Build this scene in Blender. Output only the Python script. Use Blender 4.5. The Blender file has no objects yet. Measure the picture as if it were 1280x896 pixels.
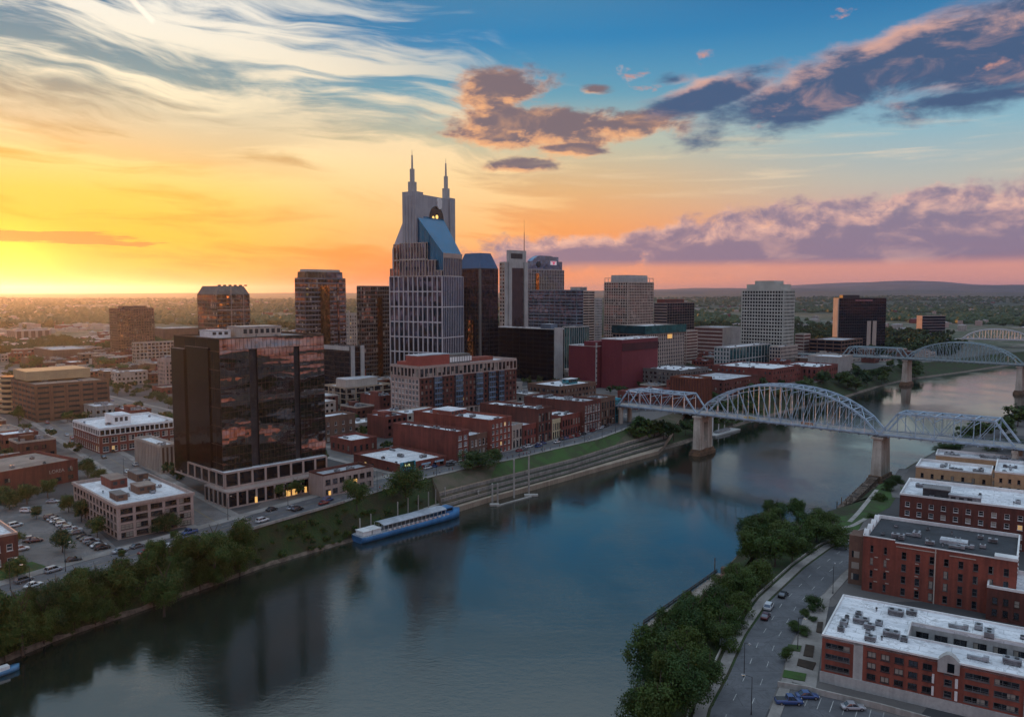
import bpy, bmesh, math, random
from mathutils import Vector, Matrix
from mathutils import noise as mnoise
from mathutils.geometry import tessellate_polygon
R = math.radians
SC = bpy.context.scene
COL = SC.collection

# ------------------------------------------------------------------ camera
CAMH = 90.0
PITCH = math.atan(.082)
cd = bpy.data.cameras.new('camera')
cam = bpy.data.objects.new('camera', cd)
COL.objects.link(cam)
cam.location = (0, 0, CAMH)
cam.rotation_euler = (R(90) - PITCH, 0, 0)
cd.sensor_width = 36
cd.lens = 36 * 1000 / 1280
cd.clip_start = 1
cd.clip_end = 120000
SC.camera = cam

# ------------------------------------------------------------------ node helpers
def lin(c):
    return tuple((x / 255 / 12.92 if x / 255 <= .04045 else ((x / 255 + .055) / 1.055) ** 2.4) for x in c)

class NT:
    def __init__(s, nt): s.nt = nt
    def new(s, t): return s.nt.nodes.new(t)
    def put(s, sock, v):
        if isinstance(v, X): s.nt.links.new(v.k, sock)
        elif isinstance(v, bpy.types.NodeSocket): s.nt.links.new(v, sock)
        elif isinstance(v, (tuple, list)) and len(v) == 3 and sock.type == 'RGBA': sock.default_value = (*v, 1)
        else: sock.default_value = v
    def m(s, op, *a, clamp=False):
        n = s.new('ShaderNodeMath'); n.operation = op; n.use_clamp = clamp
        for i, v in enumerate(a): s.put(n.inputs[i], v)
        return X(s, n.outputs[0])
    def vm(s, op, *a):
        n = s.new('ShaderNodeVectorMath'); n.operation = op
        for i, v in enumerate(a):
            if op == 'SCALE' and i == 1: s.put(n.inputs['Scale'], v)
            else: s.put(n.inputs[i], v)
        return X(s, n.outputs[1 if op in ('DOT_PRODUCT', 'LENGTH') else 0])
    def sm(s, x, a, b, lo=0.0, hi=1.0):
        n = s.new('ShaderNodeMapRange'); n.interpolation_type = 'SMOOTHSTEP'
        s.put(n.inputs[0], x); n.inputs[1].default_value = a; n.inputs[2].default_value = b
        n.inputs[3].default_value = lo; n.inputs[4].default_value = hi
        return X(s, n.outputs[0])
    def comb(s, x, y, z=0.0):
        n = s.new('ShaderNodeCombineXYZ')
        for i, v in enumerate((x, y, z)): s.put(n.inputs[i], v)
        return X(s, n.outputs[0])
    def sep(s, v):
        n = s.new('ShaderNodeSeparateXYZ'); s.put(n.inputs[0], v)
        return [X(s, o) for o in n.outputs]
    def noise(s, v, scale=1.0, det=4, rough=.55, dist=0.0, col=False):
        n = s.new('ShaderNodeTexNoise'); s.put(n.inputs['Vector'], v)
        n.inputs['Scale'].default_value = scale; n.inputs['Detail'].default_value = det
        n.inputs['Roughness'].default_value = rough; n.inputs['Distortion'].default_value = dist
        return X(s, n.outputs['Color' if col else 'Fac'])
    def mix(s, f, a, b, mode='MIX'):
        n = s.new('ShaderNodeMix'); n.data_type = 'RGBA'; n.blend_type = mode
        s.put(n.inputs[0], f); s.put(n.inputs[6], a); s.put(n.inputs[7], b)
        return X(s, n.outputs[2])
    def ramp(s, f, stops, mode='LINEAR'):
        n = s.new('ShaderNodeValToRGB'); s.put(n.inputs[0], f); cr = n.color_ramp; cr.interpolation = mode
        while len(cr.elements) < len(stops): cr.elements.new(.5)
        for e, (p, c) in zip(cr.elements, stops): e.position = p; e.color = (*c, 1)
        return X(s, n.outputs[0])

class X:
    def __init__(s, n, k): s.n = n; s.k = k
    def __add__(s, o): return s.n.m('ADD', s, o)
    def __radd__(s, o): return s.n.m('ADD', s, o)
    def __sub__(s, o): return s.n.m('SUBTRACT', s, o)
    def __rsub__(s, o): return s.n.m('SUBTRACT', o, s)
    def __mul__(s, o): return s.n.m('MULTIPLY', s, o)
    def __rmul__(s, o): return s.n.m('MULTIPLY', s, o)
    def __truediv__(s, o): return s.n.m('DIVIDE', s, o)
    def __pow__(s, o): return s.n.m('POWER', s, o)
    def clamp(s): return s.n.m('ADD', s, 0.0, clamp=True)

# ------------------------------------------------------------------ world: Nishita sky + procedural sunset gradient and clouds
SUN_AZ, SUN_EL = R(-33.5), R(1.5)
def ray(px, py):
    u = (px - 640) / 1000; v = (448 - py) / 1000
    return Vector((u, math.cos(PITCH) + v * math.sin(PITCH), -math.sin(PITCH) + v * math.cos(PITCH)))
def AE(px, py):
    d = ray(px, py).normalized()
    return math.atan2(d.x, d.y), math.asin(d.z)

wd = bpy.data.worlds.new("World"); SC.world = wd; wd.use_nodes = True
wt = wd.node_tree; wt.nodes.clear(); W = NT(wt)
tc = W.new('ShaderNodeTexCoord')
dx, dy, dz = W.sep(tc.outputs['Generated'])
A = W.m('ARCTAN2', dx, dy)
E_ = W.m('ARCSINE', W.m('MINIMUM', W.m('MAXIMUM', dz, -.9999), .9999))
P = W.m('MAXIMUM', E_ * (1 / 1.5708), 0.0)
def L(*st): return W.ramp(P, [(p, lin(c)) for p, c in st])
rl = L((0, (238, 104, 0)), (.018, (248, 130, 0)), (.042, (252, 156, 12)), (.072, (242, 164, 44)), (.105, (210, 168, 98)), (.15, (125, 150, 152)), (.2, (58, 112, 146)), (.245, (84, 122, 146)), (.32, (160, 176, 186)), (.6, (196, 218, 242)), (1, (222, 234, 248)))  # upper stops lie out of view, brightened to light ground and river
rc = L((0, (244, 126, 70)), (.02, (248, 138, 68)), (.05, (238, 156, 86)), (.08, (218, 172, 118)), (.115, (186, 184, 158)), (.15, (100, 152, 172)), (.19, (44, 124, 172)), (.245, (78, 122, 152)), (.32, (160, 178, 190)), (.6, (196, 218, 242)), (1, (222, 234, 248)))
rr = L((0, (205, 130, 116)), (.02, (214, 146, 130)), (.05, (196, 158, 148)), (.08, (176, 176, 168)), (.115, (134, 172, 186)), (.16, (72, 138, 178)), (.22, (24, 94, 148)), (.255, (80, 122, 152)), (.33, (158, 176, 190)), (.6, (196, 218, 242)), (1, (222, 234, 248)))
rb = L((0, (150, 122, 136)), (.03, (206, 156, 154)), (.07, (220, 182, 180)), (.13, (196, 190, 204)), (.22, (170, 186, 212)), (.42, (160, 188, 220)), (1, (222, 234, 248)))  # sky behind the camera, out of view, brightened as fill
base = W.mix(W.sm(A, -.50, .02), rl, rc)
base = W.mix(W.sm(A, .02, .5), base, rr)
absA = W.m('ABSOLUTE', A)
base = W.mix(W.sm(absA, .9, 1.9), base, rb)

def blob(px, py, rx, ry, slope=0.0):
    a0, e0 = AE(px, py)
    x = (A - a0) * (1 / (rx / 1000)); y = (E_ - e0 - (A - a0) * slope) * (1 / (ry / 1000))
    return 1.0 - W.m('SQRT', x * x + y * y)
# --- cirrus sweeping over the left half
warp = W.noise(W.comb(A * 1.6, E_ * 4.0, 3.1), 2.0, 3, .5, 0.0) - .5
Ec = E_ + (A + .45) * .10 + warp * .09
ci = W.noise(W.comb(A * 1.9 + Ec * 1.2, Ec * 13.0, 7.3), 1.7, 7, .58, .55)
ci2 = W.noise(W.comb(A * 3.2 - Ec * 3, Ec * 26.0, 1.3), 2.3, 6, .6, .3)
reg = W.sm(blob(170, 170, 600, 340, -.10), -.05, .60)
reg = reg + W.sm(blob(330, 250, 620, 130, .03), 0.0, .8) * .8
low = W.sm(E_, .0, .07)
cim = W.sm(ci + (ci2 - .5) * .46 + reg * .21, .57, .79) * reg.clamp() * (low * .75 + .25)
cic = W.ramp(P, [(0, lin((255, 170, 30))), (.04, lin((255, 190, 34))), (.07, lin((255, 208, 92))), (.12, lin((252, 234, 190))), (.2, lin((240, 234, 220)))])
cic = W.mix(W.sm(A, -.48, -.08), cic, W.ramp(P, [(0, lin((246, 156, 88))), (.05, lin((246, 186, 116))), (.09, lin((244, 210, 154))), (.2, lin((232, 224, 208)))]))
sky = W.mix(cim * .92, base, cic)
# darker veils in between the streaks
ve = W.noise(W.comb(A * 2.0, Ec * 11.0, 21.0), 1.6, 5, .5, .4)
vm_ = W.sm(ve, .48, .66) * W.sm(blob(150, 180, 360, 140, -.05), 0, .7) * .45
sky = W.mix(vm_, sky, W.ramp(P, [(0, lin((250, 150, 30))), (.08, lin((214, 160, 92))), (.13, lin((128, 138, 132))), (.2, lin((96, 128, 146)))]))
vl = W.noise(W.comb(A * 2.6, Ec * 17.0, 33.0), 1.7, 6, .6, .5)
sky = W.mix(W.sm(vl, .50, .70) * W.sm(blob(190, 268, 480, 80, .0), 0, .7) * .6, sky, W.mix(W.sm(A, -.5, -.1), lin((236, 150, 34)), lin((226, 158, 92))))
# --- sun glow at the left edge
sx = A + 0.566; sy = E_ - .036
g2 = sx * sx + sy * sy * 2.2
glow = W.m('EXPONENT', g2 * -26.0)
core = W.m('EXPONENT', g2 * -420.0)
sky = W.mix(glow * .45, sky, lin((255, 166, 0)))
sky = W.mix(core * .95, sky, (1.2, .82, .02))
# --- heavier clouds
def cloud(sky, masks, nscale, sx_, sy_, seed, th, soft, litc, midc, darkc, shift=(-.012, .010), cover=1.0, amp=1.0, bias=0.0, det=7):
    def dens(ox, oy):
        nz = W.noise(W.comb((A - ox) * sx_, (E_ - oy) * sy_, seed), nscale, det, .62, .25)
        v = None
        for (px, py, rx, ry, sl, wt_) in masks:
            a0, e0 = AE(px, py)
            x = (A - (a0 + ox)) * (1000 / rx); y = (E_ - (e0 + oy) - (A - (a0 + ox)) * sl) * (1000 / ry)
            k = (1.0 - W.m('SQRT', x * x + y * y)) * wt_
            v = k if v is None else W.m('MAXIMUM', v, k)
        return v + (nz - .5) * amp * 2.2
    d0 = dens(0, 0); d1 = dens(*shift)
    al = W.sm(d0 + (W.noise(W.comb(A * 30, E_ * 44, seed), 1.0, 4, .6) - .5) * .22, th, th + soft * 1.25) * cover
    mot = W.noise(W.comb(A * 11, E_ * 26, seed + 3), 1.3, 5, .6, .5)
    sh = (d0 - d1) + bias
    inner = W.sm(d0, th + .05, th + .75)
    c = W.mix(W.sm(d0 + sh * 1.6, th + .05, th + .8), midc, darkc)
    edge = (1.0 - W.sm(sh, -.34, .06)) * (1.0 - inner * .75)
    c = W.mix(W.sm(mot, .50, .74) * .55, c, W.mix(.45, litc, midc))
    c = W.mix(edge, c, litc)
    return W.mix(al, sky, c), al
# lower right bank: flat base, lumpy top
band = W.sm(E_, AE(1280, 326)[1], AE(1280, 300)[1])
sky, a1 = cloud(sky, [(1230, 302, 460, 78, 0, 1.45), (950, 310, 340, 48, .02, 1.25), (720, 318, 260, 36, .03, 1.0)], 3.0, 7.5, 11, 4.2, .22, .26,
    lin((238, 186, 162)), lin((166, 138, 146)), lin((122, 112, 136)), shift=(-.006, .010), amp=.58, bias=.12, cover=.9)
# band of haze-cloud below it
sky = W.mix(W.sm(W.noise(W.comb(A * 2.2, E_ * 30.0, 9.0), 2.0, 4, .5), .5, .75) * W.sm(blob(1150, 326, 520, 24, 0), 0, .8) * .6, sky, lin((150, 116, 128)))
# cut the bottom of the bank to a soft flat base, back to pink horizon
pinkb = W.mix(W.sm(A, -.1, .5), lin((250, 158, 98)), lin((218, 148, 130)))
sky = W.mix((1.0 - W.sm(E_, AE(1280, 332)[1], AE(1280, 316)[1])) * W.sm(A, -.02, .12) * .85, sky, pinkb)
# middle cumulus
sky, a2 = cloud(sky, [(670, 158, 175, 34, -.02, 1.2), (630, 112, 90, 36, .1, 1.05), (716, 186, 80, 14, 0, 1.0), (800, 156, 100, 26, .1, .9), (658, 206, 60, 14, 0, 1.15), (745, 112, 28, 10, 0, .9)],
    3.0, 6, 12, 14.7, .16, .34, lin((242, 178, 122)), lin((196, 146, 116)), lin((116, 102, 108)), shift=(-.010, -.006), amp=.78, bias=.05)
# big upper-right cloud, rising to the right
sky, a3 = cloud(sky, [(1120, 78, 300, 50, .26, 1.25), (890, 118, 130, 30, .2, 1.0), (1290, 50, 260, 74, .15, 1.2), (1200, 122, 170, 18, .02, .8), (840, 100, 50, 14, .1, .7)],
    2.2, 5, 12, 31.5, .18, .36, lin((226, 170, 146)), lin((138, 124, 136)), lin((66, 88, 120)), shift=(-.012, .014), amp=.62, bias=.22)
sky, a4 = cloud(sky, [(790, 92, 60, 24, 0, 1), (958, 152, 50, 20, 0, 1), (1052, 12, 50, 22, 0, 1), (1240, 84, 60, 24, .5, .9), (800, 110, 60, 20, 0, 1), (880,70,60,20,0,1)],
    5.5, 8, 16, 5.5, .75, .5, lin((250, 196, 164)), lin((226, 170, 146)), lin((190, 140, 130)), amp=1.0)
# thin dark streak low at the left
sky = W.mix(W.sm(W.noise(W.comb(A * 5.0, E_ * 44.0, 15.0), 2.2, 5, .6, .2) + W.sm(blob(70, 297, 190, 15, -.03), 0, 1) * .5 - .22, .50, .62) * W.sm(blob(70, 297, 190, 18, -.03), 0, .5) * .8, sky, lin((186, 104, 36)))
# pale streaks at the right
st = W.noise(W.comb(A * 2.4 - E_ * 2, E_ * 30.0, 41.0), 2.0, 6, .6, .3)
sky = W.mix(W.sm(st, .50, .72) * W.sm(blob(1180, 196, 330, 70, .0), 0, .8) * .5, sky, lin((226, 204, 178)))
sky = W.mix(W.sm(st, .48, .7) * W.sm(blob(860, 210, 300, 60, .06), 0, .8) * .38, sky, lin((234, 208, 168)))
# contrail
a0, e0 = AE(165, 0); a1_, e1 = AE(193, 29)
ta = (A - a0) * ((a1_ - a0)) + (E_ - e0) * ((e1 - e0)); l2 = (a1_ - a0) ** 2 + (e1 - e0) ** 2
tt = ta * (1 / l2); pd = W.m('ABSOLUTE', (A - a0) * (e1 - e0) - (E_ - e0) * (a1_ - a0)) * (1 / math.sqrt(l2))
sky = W.mix((1.0 - W.sm(pd, .0012, .0042)) * W.sm(tt, -1.6, .6) * (1.0 - W.sm(tt, .9, 1.05)) * .95, sky, lin((255, 240, 222)))
# the eastern half of the sky: unseen clouds added for orange glints in glass
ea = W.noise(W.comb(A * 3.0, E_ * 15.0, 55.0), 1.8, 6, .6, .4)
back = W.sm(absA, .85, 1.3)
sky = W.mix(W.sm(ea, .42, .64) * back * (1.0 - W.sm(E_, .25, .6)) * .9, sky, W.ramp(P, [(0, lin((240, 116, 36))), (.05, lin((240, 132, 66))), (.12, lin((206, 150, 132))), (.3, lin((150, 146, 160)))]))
# below the horizon
sky = W.mix(W.sm(E_, -.012, -.002), lin((60, 52, 50)), sky)
ni = W.new('ShaderNodeTexSky'); ni.sky_type = 'NISHITA'; ni.sun_disc = False
ni.sun_elevation = SUN_EL; ni.sun_rotation = SUN_AZ
b1 = W.new('ShaderNodeBackground'); b1.inputs[1].default_value = .0018; W.put(b1.inputs[0], X(W, ni.outputs[0]))
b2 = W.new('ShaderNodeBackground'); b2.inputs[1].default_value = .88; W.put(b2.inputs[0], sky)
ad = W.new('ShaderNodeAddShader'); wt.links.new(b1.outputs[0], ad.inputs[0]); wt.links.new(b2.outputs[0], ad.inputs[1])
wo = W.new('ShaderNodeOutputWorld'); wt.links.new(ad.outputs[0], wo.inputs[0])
wd.cycles.sampling_method = 'MANUAL'; wd.cycles.sample_map_resolution = 512

sl = bpy.data.lights.new('sun', 'SUN'); sl.energy = 5.0; sl.angle = R(.6); sl.color = (1.0, .36, .07)
so = bpy.data.objects.new('sun', sl); COL.objects.link(so)
sdir = Vector((math.sin(SUN_AZ) * math.cos(SUN_EL), math.cos(SUN_AZ) * math.cos(SUN_EL), math.sin(SUN_EL)))
so.rotation_euler = sdir.to_track_quat('Z', 'Y').to_euler()
so.location = (-300, 400, 300)

SC.view_settings.view_transform = 'Standard'; SC.view_settings.look = 'None'
SC.view_settings.exposure = 0.40; SC.view_settings.gamma = 1.0
SC.render.engine = 'CYCLES'
cy = SC.cycles
cy.use_denoising = True
try: cy.denoiser = 'OPENIMAGEDENOISE'
except Exception: pass
cy.max_bounces = 6; cy.diffuse_bounces = 2; cy.glossy_bounces = 3; cy.transmission_bounces = 3; cy.volume_bounces = 0
cy.transparent_max_bounces = 8; cy.caustics_reflective = False; cy.caustics_refractive = False
cy.sample_clamp_indirect = 6

# ================================================================== building blocks
GZ = 12.0        # street level of the downtown bank
RZ = 8.0         # street level of the near right bank
rng = random.Random(7)

def G(px, py, z=GZ):
    """point of the plane at height z that lies along a sight line (used only to measure the plan)"""
    d = ray(px, py); t = (z - CAMH) / d.z
    return Vector((d.x * t, d.y * t, z))
def zat(px, py, Y):
    d = ray(px, py); return CAMH + d.z * Y / d.y
def ux(px, z, Y):
    c = Y * math.cos(PITCH) + (CAMH - z) * math.sin(PITCH)
    return (px - 640) / 1000 * c

def put(o, parent=None):
    COL.objects.link(o)
    if parent is not None: o.parent = parent
    return o
def tag(o, label=None, cat=None, group=None, kind=None):
    if label: o['label'] = label
    if cat: o['category'] = cat
    if group: o['group'] = group
    if kind: o['kind'] = kind
    return o
def empty(name, loc=(0, 0, 0), rz=0.0):
    o = bpy.data.objects.new(name, None); o.empty_display_size = .5
    o.location = loc; o.rotation_euler = (0, 0, rz); COL.objects.link(o); return o

class MB:
    def __init__(s): s.v = []; s.f = []; s.m = []; s.sm = []
    def add(s, vs, fs, m=0, smooth=False):
        b = len(s.v); s.v.extend(vs)
        for f in fs: s.f.append([b + i for i in f]); s.m.append(m); s.sm.append(smooth)
    def box(s, x0, y0, z0, x1, y1, z1, m=0, bottom=True):
        vs = [(x0, y0, z0), (x1, y0, z0), (x1, y1, z0), (x0, y1, z0), (x0, y0, z1), (x1, y0, z1), (x1, y1, z1), (x0, y1, z1)]
        fs = [(4, 5, 6, 7), (0, 1, 5, 4), (1, 2, 6, 5), (2, 3, 7, 6), (3, 0, 4, 7)]
        if bottom: fs.append((3, 2, 1, 0))
        s.add(vs, fs, m)
    def quad(s, a, b, c, d, m=0): s.add([tuple(a), tuple(b), tuple(c), tuple(d)], [(0, 1, 2, 3)], m)
    def prism(s, poly, z0, z1, m=0, mtop=None, bottom=False):
        n = len(poly)
        ar = sum(poly[i][0] * poly[(i + 1) % n][1] - poly[(i + 1) % n][0] * poly[i][1] for i in range(n))
        if ar < 0: poly = poly[::-1]
        vs = [(p[0], p[1], z0) for p in poly] + [(p[0], p[1], z1) for p in poly]
        s.add(vs, [(i, (i + 1) % n, n + (i + 1) % n, n + i) for i in range(n)], m)
        s.poly([(p[0], p[1], z1) for p in poly], m if mtop is None else mtop)
        if bottom: s.poly([(p[0], p[1], z0) for p in poly[::-1]], m)
    def poly(s, pts, m=0):
        pts = [Vector(p) for p in pts]
        tr = tessellate_polygon([pts])
        b = len(s.v); s.v.extend([tuple(p) for p in pts])
        up = sum((pts[i].x * pts[(i + 1) % len(pts)].y - pts[(i + 1) % len(pts)].x * pts[i].y) for i in range(len(pts))) > 0
        for t in tr:
            p, q, r = (pts[i] for i in t)
            nz = (q - p).cross(r - p).z
            t = tuple(t) if (nz > 0) == up else tuple(t)[::-1]
            s.f.append([b + i for i in t]); s.m.append(m); s.sm.append(False)
    def beam(s, p, q, w, h, m=0, up=Vector((0, 0, 1))):
        p = Vector(p); q = Vector(q); d = (q - p)
        if d.length < 1e-6: return
        d.normalize()
        if abs(d.dot(up)) > .98: up = Vector((1, 0, 0))
        r = d.cross(up).normalized() * (w / 2); u = r.cross(d).normalized() * (h / 2)
        vs = [tuple(p + a * r + b * u) for a, b in ((-1, -1), (1, -1), (1, 1), (-1, 1))] + [tuple(q + a * r + b * u) for a, b in ((-1, -1), (1, -1), (1, 1), (-1, 1))]
        s.add(vs, [(0, 1, 5, 4), (1, 2, 6, 5), (2, 3, 7, 6), (3, 0, 4, 7), (3, 2, 1, 0), (4, 5, 6, 7)], m)
    def tube(s, p, q, r0, r1=None, n=8, m=0, cap=True, smooth=True):
        r1 = r0 if r1 is None else r1
        p = Vector(p); q = Vector(q); d = (q - p).normalized()
        a = d.orthogonal().normalized(); b = d.cross(a)
        vs = []
        for (c, r) in ((p, r0), (q, r1)):
            for i in range(n):
                t = 2 * math.pi * i / n; vs.append(tuple(c + (a * math.cos(t) + b * math.sin(t)) * r))
        s.add(vs, [(i, (i + 1) % n, n + (i + 1) % n, n + i) for i in range(n)], m, smooth)
        if cap:
            s.add(vs[n:], [tuple(range(n))], m); s.add(vs[:n], [tuple(range(n))[::-1]], m)
    def mesh(s, name, mats):
        me = bpy.data.meshes.new(name); me.from_pydata(s.v, [], s.f)
        for m_ in mats: me.materials.append(m_)
        me.polygons.foreach_set('material_index', s.m)
        me.polygons.foreach_set('use_smooth', s.sm)
        me.update(); return me
    def build(s, name, mats, parent=None):
        if not isinstance(mats, (list, tuple)): mats = [mats]
        return put(bpy.data.objects.new(name, s.mesh(name, mats)), parent)

# ------------------------------------------------------------------ materials (all procedural)
MC = {}
def pm(name, c, c2=None, sc=.15, rough=.85, metal=0.0, bump=0.0, bsc=2.0, streak=False, spec=.35, grain=.12):
    """paint / masonry / concrete: two tones mixed by large noise, plus fine grain"""
    if name in MC: return MC[name]
    m = bpy.data.materials.new(name); m.use_nodes = True; t = NT(m.node_tree); bs = m.node_tree.nodes['Principled BSDF']
    o = t.new('ShaderNodeTexCoord').outputs['Object']; oi = t.new('ShaderNodeObjectInfo')
    off = t.vm('ADD', o, t.vm('SCALE', oi.outputs['Location'], .37))
    n1 = t.noise(off, sc, 4, .6)
    if streak: n1 = (n1 + t.noise(t.vm('MULTIPLY', off, (1.0, 1.0, .08)), sc * 9, 3, .5)) * .5
    n2 = t.noise(off, sc * 14, 3, .6)
    c2 = c2 or tuple(x * .68 for x in c)
    col = t.mix(t.sm(n1, .36, .64), c2, c)
    col = t.mix(1.0, col, t.mix(n2, (1 - grain * 2,) * 3, (1 + grain * 2,) * 3), 'MULTIPLY')
    t.put(bs.inputs['Base Color'], col); bs.inputs['Roughness'].default_value = rough; bs.inputs['Metallic'].default_value = metal
    bs.inputs['Specular IOR Level'].default_value = spec
    if bump:
        b = t.new('ShaderNodeBump'); b.inputs['Strength'].default_value = bump; t.put(b.inputs['Height'], t.noise(o, bsc, 4, .6)); b.inputs['Distance'].default_value = .3
        m.node_tree.links.new(b.outputs[0], bs.inputs['Normal'])
    MC[name] = m; return m

def glassm(name, tint, rough=.06, metal=.9, cell=(1.5, 1.5, 3.6), wob=.012, vary=.5, lit=0.0, litc=(1, .62, .25), dark=(.008, .009, .011), sagz=.12, blind=0.0):
    """reflective glazing: every pane leans a little, some panes are darker, a few have lamps on behind them"""
    if name in MC: return MC[name]
    m = bpy.data.materials.new(name); m.use_nodes = True; t = NT(m.node_tree); bs = m.node_tree.nodes['Principled BSDF']
    o = t.new('ShaderNodeTexCoord').outputs['Object']; oi = t.new('ShaderNodeObjectInfo')
    q = t.vm('FLOOR', t.vm('ADD', t.vm('DIVIDE', o, tuple(cell)), (.31, .37, .05)))
    q = t.vm('ADD', q, t.vm('SCALE', oi.outputs['Location'], 1.7))
    wn = t.new('ShaderNodeTexWhiteNoise'); t.put(wn.inputs[0], q); wc = X(t, wn.outputs['Color']); wv = X(t, wn.outputs['Value'])
    geo = t.new('ShaderNodeNewGeometry')
    sag = t.noise(t.vm('MULTIPLY', o, (.018, .018, .15)), 1.0, 3, .55, .6)
    nrm = t.vm('ADD', geo.outputs['Normal'], t.vm('SCALE', t.vm('SUBTRACT', wc, (.5, .5, .5)), wob * 2))
    nrm = t.vm('NORMALIZE', t.vm('ADD', nrm, t.comb(0.0, 0.0, (sag - .46) * sagz)))
    r_, g_, b_ = t.sep(wc)
    col = t.mix(t.sm(g_, .15, .95) * vary, tint, dark)
    big = t.noise(t.vm('SCALE', o, .05), 1.0, 3, .5)
    col = t.mix(t.sm(big, .35, .7) * .25, col, dark)
    if blind > 0:
        bl = t.sm(b_, 1 - blind, 1 - blind + .01); col = t.mix(bl, col, (.30, .27, .23)); t.put(bs.inputs['Metallic'], (1.0 - bl) * metal)
    else: bs.inputs['Metallic'].default_value = metal
    t.put(bs.inputs['Base Color'], col); bs.inputs['Roughness'].default_value = rough
    t.put(bs.inputs['Normal'], nrm)
    if lit > 0:
        t.put(bs.inputs['Emission Color'], litc); t.put(bs.inputs['Emission Strength'], (1.0 - t.sm(b_, lit, lit + .004)) * .35)
    MC[name] = m; return m

def rgb(*c): return lin(c)
brick = pm('brick_red', (.21, .060, .044), (.115, .038, .030), .10, .9, streak=True)
brick2 = pm('brick_dark', (.135, .046, .034), (.08, .032, .025), .12, .9, streak=True)
brick3 = pm('brick_orange', (.25, .072, .048), (.14, .044, .032), .10, .9, streak=True)
brickb = pm('brick_brown', (.17, .10, .07), (.11, .066, .05), .10, .9, streak=True)
maroon = pm('maroon_panel', (.17, .032, .040), (.14, .026, .034), .05, .7, streak=True)
tan = pm('tan_stucco', (.46, .30, .17), (.38, .24, .14), .08, .9, streak=True)
stone = pm('pale_stone', (.44, .38, .32), (.33, .28, .24), .12, .85, streak=True)
stoneg = pm('grey_stone', (.40, .40, .38), (.30, .30, .29), .12, .85, streak=True)
pink = pm('pink_granite', (.40, .31, .27), (.30, .23, .2), .15, .7, streak=True)
conc = pm('concrete', (.36, .34, .31), (.24, .225, .2), .10, .9, streak=True)
concd = pm('dark_concrete', (.16, .155, .145), (.10, .096, .09), .10, .9, streak=True)
pier_m = pm('pier_concrete', (.52, .47, .40), (.30, .25, .20), .06, .9, streak=True)
white = pm('white_paint', (.72, .72, .70), (.55, .55, .54), .1, .6)
def membrane(name, c, c2, dirt, bw=9, bh=2.6):
    """flat roofing: seamed sheets, ponding marks, patches and soot"""
    m = bpy.data.materials.new(name); m.use_nodes = True; t = NT(m.node_tree); bs = m.node_tree.nodes['Principled BSDF']
    o = t.new('ShaderNodeTexCoord').outputs['Object']; oi = t.new('ShaderNodeObjectInfo'); q = t.vm('ADD', o, oi.outputs['Location'])
    bt = t.new('ShaderNodeTexBrick'); t.put(bt.inputs['Vector'], t.vm('MULTIPLY', o, (1, 1, 0))); bt.inputs['Scale'].default_value = 1; bt.inputs['Brick Width'].default_value = bw; bt.inputs['Row Height'].default_value = bh; bt.inputs['Mortar Size'].default_value = .07; bt.offset = .37
    bt.inputs['Color1'].default_value = (1, 1, 1, 1); bt.inputs['Color2'].default_value = (.84, .84, .85, 1); bt.inputs['Mortar'].default_value = (.52, .52, .52, 1)
    n1 = t.noise(q, .11, 5, .6, .6); n2 = t.noise(q, .7, 4, .65, .3); n3 = t.noise(t.vm('MULTIPLY', q, (.3, 1.4, 1)), .5, 3, .6)
    col = t.mix(t.sm(n1, .38, .60), c2, c); col = t.mix(t.sm(n2, .54, .70) * .55, col, dirt); col = t.mix(t.sm(n3, .62, .72) * .5, col, dirt)
    ring = t.m('ABSOLUTE', n1 - .56); col = t.mix((1.0 - t.sm(ring, .004, .022)) * .45, col, dirt)
    col = t.mix(.85, col, X(t, bt.outputs['Color']), 'MULTIPLY')
    t.put(bs.inputs['Base Color'], col); bs.inputs['Roughness'].default_value = .75; MC[name] = m; return m
whroof = membrane('white_roof', (.80, .81, .82), (.56, .58, .60), (.24, .24, .24))
whroof2 = membrane('pale_roof', (.52, .54, .56), (.32, .33, .35), (.15, .15, .15))
grroof = membrane('grey_roof', (.22, .21, .21), (.13, .125, .12), (.07, .07, .07))
tanroof = pm('gravel_roof', (.30, .24, .20), (.20, .155, .13), .12, .9, grain=.2)
blroof = membrane('black_roof', (.026, .030, .038), (.014, .016, .02), (.05, .05, .052))
metalg = pm('galvanised_metal', (.34, .35, .37), (.18, .19, .2), .5, .5, metal=.4)
metald = pm('dark_metal', (.05, .052, .056), (.03, .03, .034), .5, .5, metal=.3)
teal = pm('teal_paint', (.02, .30, .40), (.02, .22, .30), .3, .6)
bluep = pm('blue_paint', (.045, .18, .38), (.03, .12, .26), .25, .45)
wood = pm('weathered_wood', (.17, .125, .095), (.09, .066, .05), .6, .9)
steelb = pm('pale_blue_steel', (.38, .50, .60), (.24, .34, .43), .4, .5, spec=.5)
steelg = pm('grey_green_steel', (.27, .38, .42), (.2, .29, .33), .4, .5, spec=.5)
steelw = pm('white_steel', (.52, .56, .60), (.42, .46, .5), .4, .5)
dockc = pm('dock_concrete', (.34, .27, .20), (.23, .175, .13), .15, .9, streak=True)
asph = membrane('asphalt', (.115, .117, .125), (.075, .077, .083), (.05, .05, .053), 23, 7.3)
asphl = membrane('worn_asphalt', (.16, .15, .145), (.10, .096, .092), (.06, .058, .056), 31, 5.7)
side = pm('pavement_concrete', (.27, .25, .23), (.18, .165, .15), .12, .9)
linem = pm('road_marking', (.42, .42, .40), (.24, .24, .23), .5, .7)
yline = pm('yellow_marking', (.30, .21, .05), (.18, .13, .05), .5, .7)
grass = pm('grass', (.042, .092, .020), (.040, .055, .020), .16, .95, bump=.4, bsc=3)
bankm = pm('bank_scrub', (.026, .050, .013), (.034, .034, .016), .16, .95, bump=1.0, bsc=1.2)
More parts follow.
